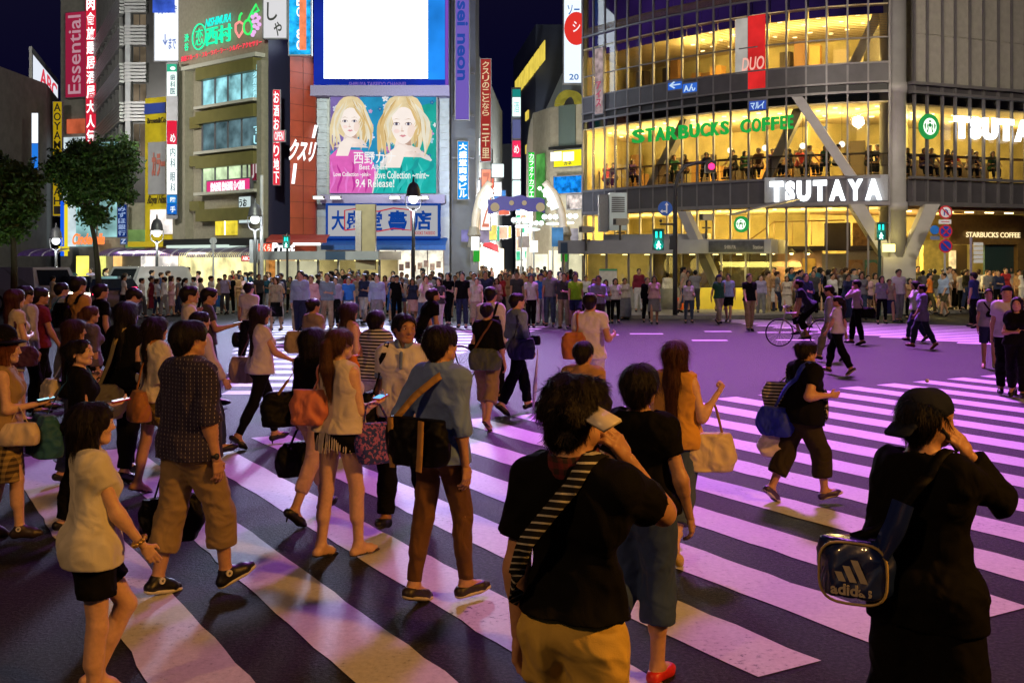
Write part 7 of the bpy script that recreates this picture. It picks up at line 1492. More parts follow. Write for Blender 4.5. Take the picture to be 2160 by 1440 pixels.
def boxVQ(c, ax, dims):
    V = np.array([c + sum(ax[i] * s_[i] * dims[i] / 2 for i in range(3)) for s_ in [(x, y, z) for z in (-1, 1) for x, y in ((-1, -1), (1, -1), (1, 1), (-1, 1))]])
    return V, np.array([(3, 2, 1, 0), (4, 5, 6, 7), (0, 1, 5, 4), (1, 2, 6, 5), (2, 3, 7, 6), (3, 0, 4, 7)])
def phone(R, sd, label, col, lit=None, ear=False, k=1.0):
    p = R.palm(sd, .12 if ear else .075, .02); d, pn, th = R.A[sd][3], R.A[sd][4], R.A[sd][5]
    ax = (th, d, pn) if not ear else (pn * .3 + th * .95, d, pn); ax = tuple(unit(a) for a in ax)
    pcs = [('case', boxVQ(p + pn * .004, ax, (.07 * k, .135 * k, .011)), mat('phone_case', col, .35, 0, 0, 5, .03))]
    if lit: pcs.append(('screen', boxVQ(p + pn * .0105, ax, (.06 * k, .118 * k, .003)), glow('phone_screen', lit, 1.6)))
    return hang(R, 'phone', label, 'phone', pcs, p - np.array([0, 0, .06]))
SHO = (-.13, 0, .47)   # top of the left shoulder in the torso frame
FLIP = ('flip', (.05, .03, .02)); SNK = ('hightop', DK, (.6, .58, .5)); LOAF = ('shoe', (.02, .014, .012), (.5, .45, .38)); PL = ('shoe', DK)
# ---- nearest row
R = H_(197, 825, 1495, 62, 'f', 'person in a loose white top and black shorts walking with right arm reaching forward', ('tee', (.58, .56, .47)), ('shorts', 'black', .60), 'bob', 'stepl', ('hang', ((.10, .42, -1), (.02, .72, -1))), skin=1, flare=.015, hem=-.12, loose=.016, shoes=FLIP, slen=.45)
hang(R, 'bracelet', 'chunky gold and black bracelets on the arm of the white top', 'bracelet', [('band', nets_ring, mat('gold', (.5, .33, .10), .35, .8)) for nets_ring in [cat_mesh([egg(R.A[1][2] - R.A[1][3] * .03 + .033 * (math.cos(a) * unit(np.cross(R.A[1][3], (0, 0, 1))) + math.sin(a) * unit(np.cross(R.A[1][3], np.cross(R.A[1][3], (0, 0, 1))))), np.array([.012, .012, .012]), None, 6) + (0,) for a in np.linspace(0, 6.28, 12)])[:2]]], R.A[1][2])
R = H_(402, 658, 1250, 40, 'm', 'person in dark grid patterned shirt, tan cropped trousers and black high tops', ('elbow', cloth((.022, .018, .05), 'dots', col2=(.26, .24, .28))), ('capri', 'khaki', 1.58), 'short', (((-.03, -.16, -1), (0, -.26, -1), -10), ((.04, .36, -1), (0, .10, -1), 20)), ('carry', 'hang'), fat=1.22, hem=-.10, loose=.024, shoes=SNK, sleeve=.03, hands=('grip', 'relax'))
mb_ = R.palm(-1, .09, .02)
hang(R, 'handbag', 'black handbag hanging from the left hand of grid shirt walker', 'bag', [('bag_body', bag_blob(mb_ - np.array([0, 0, .22]), (np.array([.2, .98, 0]), np.array([-.98, .2, 0]), np.array([0, 0, 1.])), .36, .13, .30, .9, seed=4).mesh(.012), cloth(DK, name='bag_cloth', rough=.4))] + [('handle', band([mb_ + np.array([o, -.10, -.22]), mb_ + np.array([o * .5, -.04, -.02]), mb_ + np.array([o * .5, .04, -.02]), mb_ + np.array([o, .10, -.22])], .015, .006, None), cloth(DK, name='bag_cloth', rough=.4)) for o in (-.03, .03)], mb_ - np.array([0, 0, .52]))
w_, d_ = R.A[1][2], R.A[1][3]; hang(R, 'wristwatch', 'black wristwatch on the right wrist of the grid shirt walker', 'watch', [('case', egg(w_ - d_ * .02 + np.array([.028, -.01, 0]), np.array([.012, .02, .022])), DARK), ('band', band([w_ - d_ * .02 + .03 * np.array([math.cos(a), math.sin(a), 0]) for a in np.linspace(0, 6.28, 12)], .02, .006, None), DARK)], w_)
R = H_(718, 678, 1175, 36, 'f', 'person with a brown ponytail, pale fringed top and black frayed shorts', ('none', (.56, .50, .45)), ('shorts', 'black', .26), 'tail', (((-.02, -.10, -1), (0, -.14, -1), -6), ((.03, .16, -1), (0, .04, -1), 2)), ('strap', 'hold'), skin=1, haircol=(.055, .022, .010), shoes=FLIP, hem=-.01, flare=.012, hands=('relax', 'phone'))
phone(R, 1, 'pink edged phone with a lit blue screen held by fringed top', (.5, .08, .12), (.15, .45, 1))
fr = []; rs = np.random.RandomState(2)
for a in np.linspace(0, 6.28, 64, endpoint=False):
    p0 = R.t(.165 * math.cos(a), -.012 + .145 * math.sin(a), -.0); p1 = p0 + np.array([math.cos(a) * .012 + rs.normal() * .006, math.sin(a) * .012 + rs.normal() * .006, -rs.uniform(.12, .155)]); fr.append(band([p0, (p0 + p1) / 2 + rs.normal(size=3) * .004, p1], .009, .003, None, n=5) + (0,))
part('fringe', cat_mesh(fr)[:2], cloth((.56, .50, .45)), R.root)
bag(R, 'backpack', 'coral leather backpack worn on the left side over fringed top', (-.15, -.17, .30), .25, .13, .30, 25, (.55, .17, .11), [(-.14, -.16, .25), (-.12, -.08, .40), (-.12, .0, .48), (-.13, .07, .40), (-.15, .05, .25)], .028, taper=.85, rough=.45)
bag(R, 'tote_bag', 'navy patterned tote hanging from right elbow of the fringed top', (.26, .10, .06), .30, .12, .34, 60, cloth((.03, .04, .20), 'print', col2=(.3, .1, .3), sc=1.5), [(.22, .02, .06), (.235, .03, .20), (.27, .13, .20), (.30, .2, .06)], .018, onshirt=False)
R = H_(662, 683, 1098, 38, 'f', 'person in black top and pale pink cropped trousers with black heels', ('elbow', 'black'), ('slim', (.50, .30, .28), 1.62), 'bob', 'walkl', ('carry', 'fwd'), shoes=('heel', DK), hem=-.05, hands=('grip', 'relax'), loose=.022)
q = R.palm(-1, .09, .02); hang(R, 'handbag', 'round black handbag carried low by the person in pink trousers', 'bag', [('bag_body', bag_blob(q - np.array([0, 0, .10]), (np.array([.3, .95, 0]), np.array([-.95, .3, 0]), np.array([0, 0, 1.])), .34, .16, .28, .75, seed=8).mesh(.014), cloth(DK, name='bag_cloth', rough=.5)), ('handle', band([q + np.array([0, -.1, -.12]), q + np.array([0, -.03, 0]), q + np.array([0, .03, 0]), q + np.array([0, .1, -.12])], .02, .008, None), cloth(DK, name='bag_cloth', rough=.5))], q - np.array([0, 0, .38]))
bag(R, 'shoulder_bag', 'large black shoulder bag with gold buckle behind the ponytail', (-.26, -.10, .18), .42, .16, .34, 70, 'black', [(-.22, -.22, .16), SHO, (-.22, .04, .16)], .03, scol=(.25, .13, .02))
R = H_(932, 675, 1270, 40, 'm', 'person in light blue shirt and brown trousers with black tote across the back', ('rolled', (.15, .24, .56)), ('slim', 'brown', 1.93), 'short', 'easyr', ('bent', ((.15, -.1, -1), (.08, .08, -1))), collar=cloth((.15, .24, .56)), shoes=LOAF, hem=-.09, loose=.024, waist=-.04, fold=.011, bfold=.008)
TAN = (.42, .23, .07)
bag(R, 'tote_bag', 'black tote with wide tan straps slung over light blue shirt', (.02, -.235, .20), .50, .13, .34, 6, 'black', [[(-.16, -.26, .16), (-.04, -.2, .32), (.10, -.12, .45), (.12, 0, .485)], [(.13, -.31, .2), (.12, -.31, .0), (.11, -.31, -.10)], [(-.13, -.31, .2), (-.12, -.31, .0), (-.11, -.31, -.10)]], .045, scol=TAN, taper=.95, onshirt=False, rough=.5)
R = H_(852, 652, 1112, 186, 'm', 'person in white polo with blue collar and cuffs facing the viewer', ('tee', (.60, .57, .55)), ('trousers', 'black', 1.94), 'short', 'walkr', ('hang', 'hang'), collar=cloth((.14, .20, .36)), skin=2, head=(4, 0, 34), shoes=PL, hem=-.07, loose=.018, hands=('relax', 'relax'))
for sd in (-1, 1):
    sh, el = R.A[sd][:2]; B = Blob(.01); m = sh + (el - sh) * .60; B.limb(m - (el - sh) * .04, m + (el - sh) * .05, .061, .063); B.plane(m + (el - sh) * .09, el - sh); B.plane(m - (el - sh) * .06, sh - el); part('cuff', B.mesh(.008), cloth((.14, .20, .36)), R.root)
B = Blob(.008); B.limb(R.t(0, .105, .44), R.t(0, .125, .32), .016, .013, np.array([0, 1., 0]), .5); part('placket', B.mesh(.006), cloth((.14, .20, .36)), R.root)
bag(R, 'shoulder_bag', 'black bag hanging at the side of the white polo', (.26, -.08, .12), .36, .14, .36, 80, 'black', [(.24, -.2, .1), (.12, 0, .48), (.24, .06, .1)], .04)
R = H_(795, 650, 950, 26, 'f', 'person in black and white striped top with white cropped trousers', ('elbow', cloth((.55, .55, .55), 'stripe', col2=(.015, .015, .018), sc=1.25)), ('capri', 'white', 1.5), 'shortf', 'easyl', ('strap', 'hang'), shoes=LOAF, hem=-.10, loose=.03)
bag(R, 'shoulder_bag', 'bright orange shoulder bag beside the striped top', (-.25, .0, .20), .32, .12, .26, 65, 'orange', [(-.22, -.1, .18), SHO, (-.22, .08, .18)], .022)
# ---- the man on the phone and the people around him
R = H_(1214, 772, 1975, 32, 'm', 'person in black tee and mustard trousers holding a white phone to the ear', ('tee', 'black'), ('trousers', 'mustard', 1.94), 'messy', 'easyl', ('hang', 'ear'), h=.009, collar=cloth((.10, .012, .02), 'check', col2=(.02, .01, .01), sc=2), hem=.03, loose=.016, hands=('relax', 'ear'), fat=.95, slen=.66, fold=.010, bfold=.014, head=(6, 0, -8), sleeve=.03)
ax = (unit(R.Hd @ np.array([.35, .8, .5])), unit(R.Hd @ np.array([.62, -.62, -.48]))); ax = (ax[0], unit(ax[1] - (ax[1] @ ax[0]) * ax[0]), np.cross(ax[0], ax[1]))
q = R.h(.118, -.05, .0); hang(R, 'phone', 'white phone pressed to the ear of the messy haired person', 'phone', [('case', boxVQ(q, ax, (.07, .14, .012)), mat('phone_white', (.62, .58, .52), .35, 0, 0, 5, .03))], q - np.array([0, 0, .06]))
STP = cloth((.012, .012, .012), 'dash', col2=(.45, .44, .38), sc=1.0)
hang(R, 'crossbody_strap', 'black diagonal strap with white dashes across the black tee', 'strap', [('strap', band([R.t(.08, .0, .485), R.t(.04, -.12, .42), R.t(-.08, -.17, .26), R.t(-.17, -.1, .08), R.t(-.18, .05, .0)], .05, .006, R.shirt, n=40), STP)], R.t(-.18, .05, 0))
R = H_(1352, 745, 1425, 28, 'f', 'person with cropped black hair in black top and rolled jeans', ('tee', 'black'), ('capri', cloth((.028, .055, .17)), 1.42), 'shortf', 'kickl', ('hang', ((.34, .0, -1), (.10, .38, -1))), wideneck=1, shoes=('shoe', (.55, .02, .015)), hem=-.04, loose=.024, sleeve=.024, skin=0)
R = H_(1426, 708, 1176, 30, 'f', 'person in mustard sleeveless top with long brown hair and yellow heels', ('cami', (.58, .30, .05)), ('capri', 'jeans', 1.55), 'verylong', 'walkl', ('hang', ((.30, .0, -1), (.42, .42, .85))), haircol=(.05, .018, .008), skin=1, shoes=('heel', (.50, .36, .02)), hem=-.08, loose=.024, wideneck=1, hands=('relax', 'fist'))
q = (R.A[1][1] + R.A[1][2]) / 2; hang(R, 'handbag', 'cream leather handbag hanging on the forearm of the mustard top', 'bag', [('bag_body', bag_blob(q - np.array([0, 0, .19]), (np.array([.85, .5, 0]), np.array([-.5, .85, 0]), np.array([0, 0, 1.])), .30, .13, .27, .72, seed=3).mesh(.010), cloth((.62, .50, .34), name='bag_leather', rough=.4)), ('handle', band([q + np.array([-.08, -.05, -.22]), q + np.array([-.03, -.02, .02]), q + np.array([.03, .02, .02]), q + np.array([.08, .05, -.22])], .018, .008, None), cloth((.35, .2, .08), name='bag_leather', rough=.4))], q - np.array([0, 0, .46]))
R = H_(1232, 712, 1090, 30, 'm', 'person in tan tee with short hair half hidden before the white phone', ('tee', (.40, .22, .09)), ('trousers', 'grey'), 'short', 'easyr', ('bent', 'hang'))
R = H_(1692, 710, 1060, 70, 'f', 'stout person in black tee and olive cropped trousers striding with bags', ('tee', 'black'), ('capri', (.032, .026, .014), 1.62), 'bun', 'walkr', ('hang', 'bent'), fat=1.34, shoes=('shoe', (.05, .03, .10), (.55, .5, .45)), hem=-.12, loose=.024, lean=6, flare=.02)
bag(R, 'shoulder_bag', 'bright blue crossbody bag on the back of the stout person', (-.12, -.26, .02), .34, .12, .30, 25, (.012, .03, .42), [(-.14, -.25, .0), (-.02, -.2, .25), (.12, -.02, .48), (.12, .12, .4)], .05, h=.012)
bag(R, 'tote_bag', 'black and cream striped tote under the arm of stout person', (-.26, -.12, .28), .30, .12, .26, 60, cloth((.50, .46, .36), 'stripe', col2=(.02, .02, .02), sc=1.6), [(-.23, -.16, .26), SHO, (-.22, .02, .26)], .02)
q = R.t(-.2, -.2, -.25); hang(R, 'plastic_bag', 'thin white plastic bag below the blue crossbody bag', 'bag', [('bag_body', bag_blob(q, (np.array([.6, .8, 0]), np.array([-.8, .6, 0]), np.array([0, 0, 1.])), .20, .10, .22, .6, seed=12, sag=.02).mesh(.012), mat('thin_plastic', (.6, .5, .5), .4))], q - np.array([0, 0, .22]))
B = Blob(.02); B.limb(R.t(.12, .17, .18), R.t(.13, .18, .02), .075, .085, np.array([.3, 1, 0]), .35); part('printed_panel', B.mesh(.012), cloth((.02, .02, .02), 'print', col2=(.55, .48, .45), sc=1.4), R.root)
R = H_(1955, 784, 1730, 50, 'm', 'person all in black with a backward dark cap talking on a phone', ('long', 'black'), ('wide', 'black', 1.9), 'cap', 'stand', ('hang', 'ear'), h=.010, hem=-.16, loose=.018, sleeve=.018, hands=('relax', 'ear'), wideneck=1, fat=.90, head=(4, 0, -12), shoes=PL)
h_ = R.h; cp = next(c for c in R.root.children if c.name.startswith('cap'))
cb = MB(); cb.ball(tuple(h_(0, -.01, .142)), .008); cb.build('cap_button', mat('cap_button', (.5, .4, .5), .5), cp)
phone(R, 1, 'black phone held at the ear under the dark cap', (.012, .012, .014), None, True)
BLUB = mat('gloss_blue', (.006, .016, .10), .34, 0, 0, 3, .1, coat=1)
def trim(B, c, ax, m):
    X, Yv, Z = ax; out = []; mid = c - Z * .16; ts = np.linspace(.03, .25, 90); D_ = float(ts[np.argmax(B.at(mid[None] - Yv[None] * ts[:, None]) > 0)]) + .012
    for q in (-1, 1):
        P_ = [c + X * .125 * math.copysign(abs(math.cos(a)) ** .6, math.cos(a)) - Z * (.12 - .115 * math.copysign(abs(math.sin(a)) ** .6, math.sin(a))) + Yv * q * (D_ - .03) for a in np.linspace(0, 6.283, 28)]; b = MB(); b.tube([tuple(p) for p in P_], .0055, 6, None, False); out.append((np.array(b.v), np.array(b.f)))
    pc = [('piping', o, mat('gold_piping', (.45, .34, .14), .4)) for o in out]
    o = MB(); 
    for k in range(3):
        x0 = -.075 + k * .04; hgt = .035 + k * .024; q = [c + X * (x0 + a) + Z * (-.145 + b) - Yv * D_ for a, b in ((.03, 0), (.056, 0), (.056 - hgt * .45, hgt), (.03 - hgt * .45, hgt))]; o.face([tuple(p) for p in q])
    pc.append(('emblem', (np.array(o.v), np.array(o.f)), mat('silver_print', (.5, .45, .36), .4)))
    V, Fc = text_geo('adidas', .03, 1); P_ = c[None] + X[None] * (V[:, :1] * .15) + Z[None] * (-.175 + V[:, 1:2] * .042) - Yv[None] * (D_ + V[:, 2:3] * .003)
    b = MB(); b.v = [tuple(p) for p in P_]; q4 = []
    for f in Fc:
        for i in range(1, len(f) - 1): q4.append((f[0], f[i], f[i + 1], f[i + 1]))
    me_ = [(f[0], f[1], f[2]) for f in q4]; pc.append(('lettering', (P_, np.array([(a, b_, c_, c_) for a, b_, c_ in me_])), mat('silver_print', (.5, .45, .36), .4))); return pc
bag(R, 'sports_bag', 'glossy blue sports bag with silver print at the hip of the capped person', (-.16, -.24, .17), .25, .11, .25, 22, BLUB, [[(-.19, -.22, .16), (-.06, -.2, .22), (.06, -.16, .4), (.10, 0, .49)]], .04, scol='black', taper=1.0, extra=trim, h=.010)
q0 = np.array([R.t(.02, -.2, .33), R.t(.0, -.22, .24), R.t(-.05, -.24, .13)]); hang(R, 'strap_pad', 'blue shoulder pad with a small print on the bag strap', 'strap pad', [('pad', band([p for p in q0], .085, .012, R.shirt, .016), BLUB), ('print', band([R.t(-.005, -.2, .25), R.t(-.02, -.2, .21)], .04, .003, R.shirt, .031, n=6), mat('silver_print', (.5, .45, .36), .4))], R.t(-.05, -.24, .13))
# ---- second row
R = H_(1245, 612, 905, 14, 'm', 'person in white polo carrying an orange brown tote on the left shoulder', ('tee', 'white'), ('trousers', 'white'), 'short', 'easyr', ('strap', 'bent'), hem=-.08, loose=.02, collar=cloth(C_['white']))
bag(R, 'tote_bag', 'orange brown leather tote on the back of white polo', (-.17, -.18, .26), .34, .12, .40, 20, (.36, .12, .03), [(-.15, -.14, .24), (-.12, -.04, .44), SHO, (-.17, .05, .26)], .03, rough=.45, taper=.7)
R = H_(1092, 612, 872, 62, 'm', 'person with glasses in slate blue shirt holding a clear umbrella', ('long', 'slate'), ('trousers', 'black'), 'thin', 'walkl', ('strap', ((.15, .1, -1), (.05, .4, -1))), hem=-.05, waist=.02, hands=('relax', 'grip'), skin=1)
gl_m = MB()
for s in (-1, 1): gl_m.tube([tuple(R.h(s * .033 + .024 * math.cos(a), .112, .008 + .018 * math.sin(a))) for a in np.linspace(0, 6.28, 14)], .0025, 5, None, False); gl_m.tube([tuple(R.h(s * .057, .108, .012)), tuple(R.h(s * .082, 0, .012))], .0025, 5)
gl_m.build('glasses', DARK, R.root)
q = R.palm(1, .08, .02); mbu = MB(); mbu.tube([(0, 0, -.80), (0, .04, -.42), (0, .07, -.05)], [.006, .03, .012], 10); mbu.tube([(0, .07, -.05), (0, .08, .1)], .008, 6)
hang(R, 'umbrella', 'folded clear plastic umbrella pointing down from the hand', 'umbrella', [('canopy', (np.array(mbu.v[:30]) + q, np.array([f for f in mbu.f[:20] if len(f) == 4])), mat('clear_plastic', (.50, .48, .56), .25)), ('handle', (np.array(mbu.v[32 - 2:]) + q, np.array([[i - 30 for i in f] for f in mbu.f if len(f) == 4 and min(f) >= 30])), mat('white_handle', (.6, .6, .6), .4))], q - np.array([0, 0, .8]))
bag(R, 'shoulder_bag', 'dark navy shoulder bag on the slate blue shirt', (.24, -.06, .12), .40, .13, .34, 78, 'navy', [(.2, -.18, .1), (.12, 0, .48), (.21, .08, .1)], .04); bag(R, 'pouch', 'small black pouch held in front of the slate blue shirt', (.02, .28, .14), .22, .06, .16, 0, 'black')
R = H_(1028, 632, 903, 18, 'f', 'person in black top and khaki cropped trousers with a green shoulder bag', ('elbow', 'black'), ('capri', 'khaki', 1.42), 'bun', 'walkl', ('strap', ((.22, -.02, -1), (.14, .3, -1))), shoes=FLIP, hem=-.06)
bag(R, 'shoulder_bag', 'dark green slouchy bag with thin brown strap on a black top', (.04, -.22, .14), .44, .13, .32, 8, (.055, .075, .062), [(-.12, -.22, .1), (.0, -.16, .33), (.08, -.05, .47)], .025, scol=(.12, .05, .02), taper=.6)
R = H_(1036, 600, 850, 24, 'm', 'person in white shirt with black bag behind the green bag carrier', ('long', 'white'), ('trousers', 'black'), 'short', 'easyr', ('hang', 'hang'), hem=-.05)
bag(R, 'backpack', 'black bag on the right shoulder of a white shirt', (.12, -.22, .33), .28, .12, .40, -10, 'black', [(.1, -.16, .3), (.12, -.02, .47), (.14, .1, .35)], .04)
R = H_(550, 638, 942, 60, 'f', 'person with long dark hair, pale top and black slim trousers reaching forward', ('cap', (.52, .47, .45)), ('slim', 'black'), 'verylong', 'walkl', ('strap', 'reach'), shoes=('heel', DK), hem=-.07, loose=.026, flare=.015, haircol=(.012, .006, .008), skin=0)
bag(R, 'shoulder_bag', 'beige flowered shoulder bag behind the long haired walker', (-.22, -.16, .12), .30, .13, .36, 45, (.36, .26, .19), [(-.2, -.2, .1), (-.14, -.06, .42), SHO, (-.2, .04, .12)], .025, scol=(.2, .05, .03))
R = H_(402, 598, 885, 72, 'm', 'person in white shirt with earphones looking to the right', ('long', 'white'), ('trousers', 'black'), 'short', 'easyr', ('strap', 'hang'), collar=cloth(C_['white']), hem=-.05); bag(R, 'shoulder_bag', 'black bag hung low behind the earphone wearer', (-.24, -.12, .0), .34, .12, .32, 70, 'black', [(-.2, -.16, .0), (-.13, -.04, .42), SHO], .05)
R = H_(440, 602, 862, 74, 'm', 'person in dark grey tee reading a phone held out ahead', ('tee', 'charcoal'), ('trousers', 'navy'), 'short', 'easyl', ('hang', ((.12, .42, -1), (.0, 1, .22))), head=(12, 0, 0), hands=('relax', 'phone'), skin=0); phone(R, 1, 'small phone in the outstretched hand of the grey tee', (.05, .05, .06), (.8, .8, 1))
R = H_(424, 650, 965, 55, 'm', 'person in pale pink shirt hidden behind the grid patterned shirt', ('long', (.50, .42, .46)), ('trousers', 'navy'), 'short', 'walkr', ('hang', 'fwd'), shoes=PL)
R = H_(330, 662, 1042, 46, 'f', 'person in cream blouse with long dark hair and yellow patterned shorts', ('elbow', (.55, .50, .40)), ('shorts', cloth((.20, .17, .02), 'print', col2=(.5, .42, .08)), .62), 'long', 'easyr', ('strap', 'hang'), shoes=FLIP, loose=.03, sleeve=.03, haircol=(.012, .006, .005))
bag(R, 'shoulder_bag', 'orange brown shoulder bag on the hip of cream blouse', (.10, -.22, .06), .30, .13, .32, -10, (.36, .14, .035), [(.0, -.2, .04), (.0, -.14, .3), (.05, -.02, .47)], .03, rough=.45)
R = H_(268, 630, 1012, 24, 'f', 'person in black top with gathered black hair and khaki shoulder bag', ('elbow', 'black'), ('trousers', 'black'), 'long', 'easyl', ('hang', 'strap'), fat=1.12, shoes=PL, loose=.03)
bag(R, 'shoulder_bag', 'large khaki canvas bag hanging low on a long strap', (-.02, -.26, -.02), .42, .15, .38, 10, (.33, .26, .10), [(-.1, -.25, -.04), (-.02, -.2, .2), (.0, -.14, .42), (.03, 0, .49)], .05, taper=.7)
R = H_(172, 708, 1130, 68, 'f', 'smiling person in black top with hair pulled back seen in profile', ('elbow', 'black'), ('trousers', 'black'), 'bun', 'easyr', ('strap', 'hold'), head=(-6, 0, -18), skin=1, hands=('relax', 'phone'))
phone(R, 1, 'red cased phone with a bright screen below the smiling person', (.6, .03, .05), (.8, .85, 1)); bag(R, 'shoulder_bag', 'large teal shoulder bag behind the smiling person', (-.10, -.30, .10), .52, .18, .38, 15, 'teal', [(-.12, -.28, .08), (-.04, -.15, .35), (-.08, 0, .47), (-.06, .1, .35)], .04)
R = H_(158, 668, 1015, 60, 'f', 'person in dark top with long brown hair behind the smiling one', ('elbow', 'black'), ('trousers', 'navy'), 'long', 'easyl', ('hang', 'hang'), haircol=(.03, .012, .008)); bag(R, 'shoulder_bag', 'cream canvas bag between the brown haired walkers', (-.12, -.22, .12), .26, .1, .24, 15, 'cream', [(-.12, -.2, .1), SHO], .03)
R = H_(14, 700, 1138, 72, 'f', 'person in black hat with auburn curls, plaid skirt and dark ankle boots', ('cami', (.30, .20, .09)), ('skirt', cloth((.06, .04, .02), 'check', col2=(.35, .25, .08), sc=1.6), .42), 'long', 'easyr', ('hang', 'hold'), haircol=(.12, .035, .012), skin=1, shoes=('hightop', (.03, .02, .018)), hands=('relax', 'phone'))
B = Blob(.015); B.limb(R.h(0, -.01, .075), R.h(0, -.01, .11), .10, .095); B.limb(R.h(0, -.01, .062), R.h(0, -.01, .066), .165, .165, R.Hd @ np.array([0, 0, 1.]), .09); part('hat', B.mesh(.01), cloth(DK), R.root)
phone(R, 1, 'phone with a pale blue screen held by the person in black hat', (.05, .04, .05), (.4, .8, 1)); bag(R, 'paper_bag', 'glossy white paper bag on the arm of the black hat wearer', (.20, .12, .04), .30, .10, .20, 75, (.62, .5, .36), [(.17, .05, .02), (.2, .12, .18), (.22, .2, .02)], .012, onshirt=False, rough=.3)
R = H_(33, 605, 905, 48, 'f', 'person with long auburn hair, cream top and white shorts', ('cap', 'cream'), ('shorts', 'white', .5), 'verylong', 'easyl', ('hang', 'cross'), haircol=(.035, .010, .008), skin=1); bag(R, 'shoulder_bag', 'dark purple shoulder bag beside the white shorts', (.2, .0, .06), .38, .15, .3, 70, (.05, .012, .06), [(.18, -.1, .04), (.12, 0, .48), (.18, .1, .04)], .03)
R = H_(54, 597, 882, 34, 'm', 'person in pale grey shirt next to the maroon one', ('long', (.42, .40, .42)), ('trousers', 'black'), 'short', 'easyr', ('hang', 'hang'))
R = H_(86, 602, 872, 52, 'm', 'person in maroon polo with the right arm swinging forward', ('tee', 'maroon'), ('trousers', 'black'), 'short', 'easyl', ('hang', ((.2, .3, -1), (.1, .6, -1))), skin=0)
R = H_(166, 578, 852, 32, 'm', 'tall person in tan tee wearing a black backpack', ('tee', (.50, .27, .09)), ('trousers', 'navy'), 'short', 'easyr', ('hang', 'hang'))
bag(R, 'backpack', 'black backpack on a tan tee at the left of the crossing', (-.02, -.24, .40), .32, .16, .44, 0, 'black', [[(-.1, -.14, .38), (-.11, -.02, .475), (-.13, .1, .38), (-.16, .02, .15)], [(.1, -.14, .38), (.11, -.02, .475), (.13, .1, .38), (.16, .02, .15)]], .055)
R = H_(131, 592, 812, 40, 'm', 'person in sky blue shirt left of the backpack', ('tee', 'paleblue'), ('trousers', 'grey'), 'short', 'easyl'); bag(R, 'shoulder_bag', 'blue and white satchel on the sky blue shirt', (-.14, -.2, .12), .36, .12, .26, 15, (.03, .15, .35), [(-.14, -.2, .1), (0, -.14, .4), (.1, 0, .48)], .03)
H_(214, 594, 835, 46, 'm', 'person in black shirt over grey collar right of the backpack', ('tee', 'black'), ('trousers', 'black'), 'short', 'easyr', collar=cloth(C_['grey']), skin=0)
H_(264, 600, 860, 52, 'm', 'person in light blue shirt with head bowed behind the khaki bag', ('long', 'paleblue'), ('trousers', 'navy'), 'short', 'easyl', head=(28, 0, 0), lean=8)
H_(192, 640, 912, 48, 'f', 'person with brown ponytail tied in cream band and purple grey top', ('elbow', (.10, .08, .13)), ('skirt', 'black', .5), 'tail', 'easyr', haircol=(.06, .022, .010))
R = H_(526, 592, 778, 22, 'm', 'person in crisp white shirt carrying a black bag past the crossing', ('tee', 'white'), ('trousers', 'black'), 'short', 'easyr', ('carry', 'hang'), waist=.03, hem=.0, fine=False); q = R.palm(-1); hang(R, 'handbag', 'black briefcase like bag in the hand of the crisp white shirt', 'bag', [('bag_body', bag_blob(q - np.array([0, 0, .06]), (np.array([.2, .95, 0]), np.array([-.95, .2, 0]), np.array([0, 0, 1.])), .36, .12, .30, .8, seed=2).mesh(.016), cloth(DK, name='bag_cloth', rough=.4))], q - np.array([0, 0, .36]))
R = H_(662, 625, 862, 40, 'f', 'person in beige top with black bun carrying large beige bag', ('tee', (.32, .24, .18)), ('skirt', 'black', .5), 'bun', 'easyl', ('strap', 'hang')); bag(R, 'shoulder_bag', 'large beige bag on the left side of the beige top', (-.22, -.12, .24), .40, .16, .38, 50, (.33, .26, .16), [(-.2, -.16, .22), SHO, (-.2, .03, .22)], .035, scol='black')
R = H_(738, 633, 915, 46, 'f', 'person with long brown hair and bare tan shoulders looking right', ('cami', (.40, .22, .11)), ('skirt', 'navy', .5), 'long', 'easyr', skin=1, haircol=(.03, .014, .008))
# ---- right side walkers
G2 = 'people walking over the far right crossing'
R = H_(1766, 620, 790, -62, 'f', 'person in white tee and black wide trousers striding behind the cyclist', ('tee', 'white'), ('trousers', 'black'), 'tail', 'walkr', ('fwd', 'back'), group=G2, shoes=LOAF); bag(R, 'shoulder_bag', 'small blue black bag at the hip of striding white tee', (.16, .1, .0), .26, .1, .22, 60, (.02, .035, .06), [(.15, .05, 0), (.0, -.14, .3), (-.1, 0, .47)], .02)
H_(1750, 598, 762, -68, 'm', 'person in pale blue shirt with face down beside the cyclist', ('long', (.36, .36, .44)), ('trousers', 'grey'), 'short', 'walkl', ('hang', 'hang'), group=G2, head=(14, 0, 0))
R = H_(1806, 588, 727, -78, 'm', 'person in pink white shirt holding hand to mouth with a black briefcase', ('long', (.58, .48, .52)), ('trousers', 'black'), 'short', 'easyr', ('ear', 'back'), group=G2, waist=.03, hem=0); bag(R, 'briefcase', 'black soft briefcase behind the pink white shirt', (.2, -.3, .02), .44, .13, .32, 80, 'black', [(.2, -.42, 0), (.12, 0, .48), (.2, -.16, 0)], .03)
H_(1944, 597, 736, -84, 'm', 'person in long lavender shirt and dark jeans walking left', ('rolled', (.26, .24, .42)), ('trousers', (.02, .03, .06)), 'short', 'walkr', ('fwd', 'hang'), group=G2, hem=-.22, shoes=('shoe', (.12, .04, .02)), loose=.03); H_(1930, 590, 722, -84, 'f', 'person in white tee with cap and jeans just behind the lavender shirt', ('tee', 'white'), ('trousers', 'navy'), 'bob', 'walkl', group=G2)
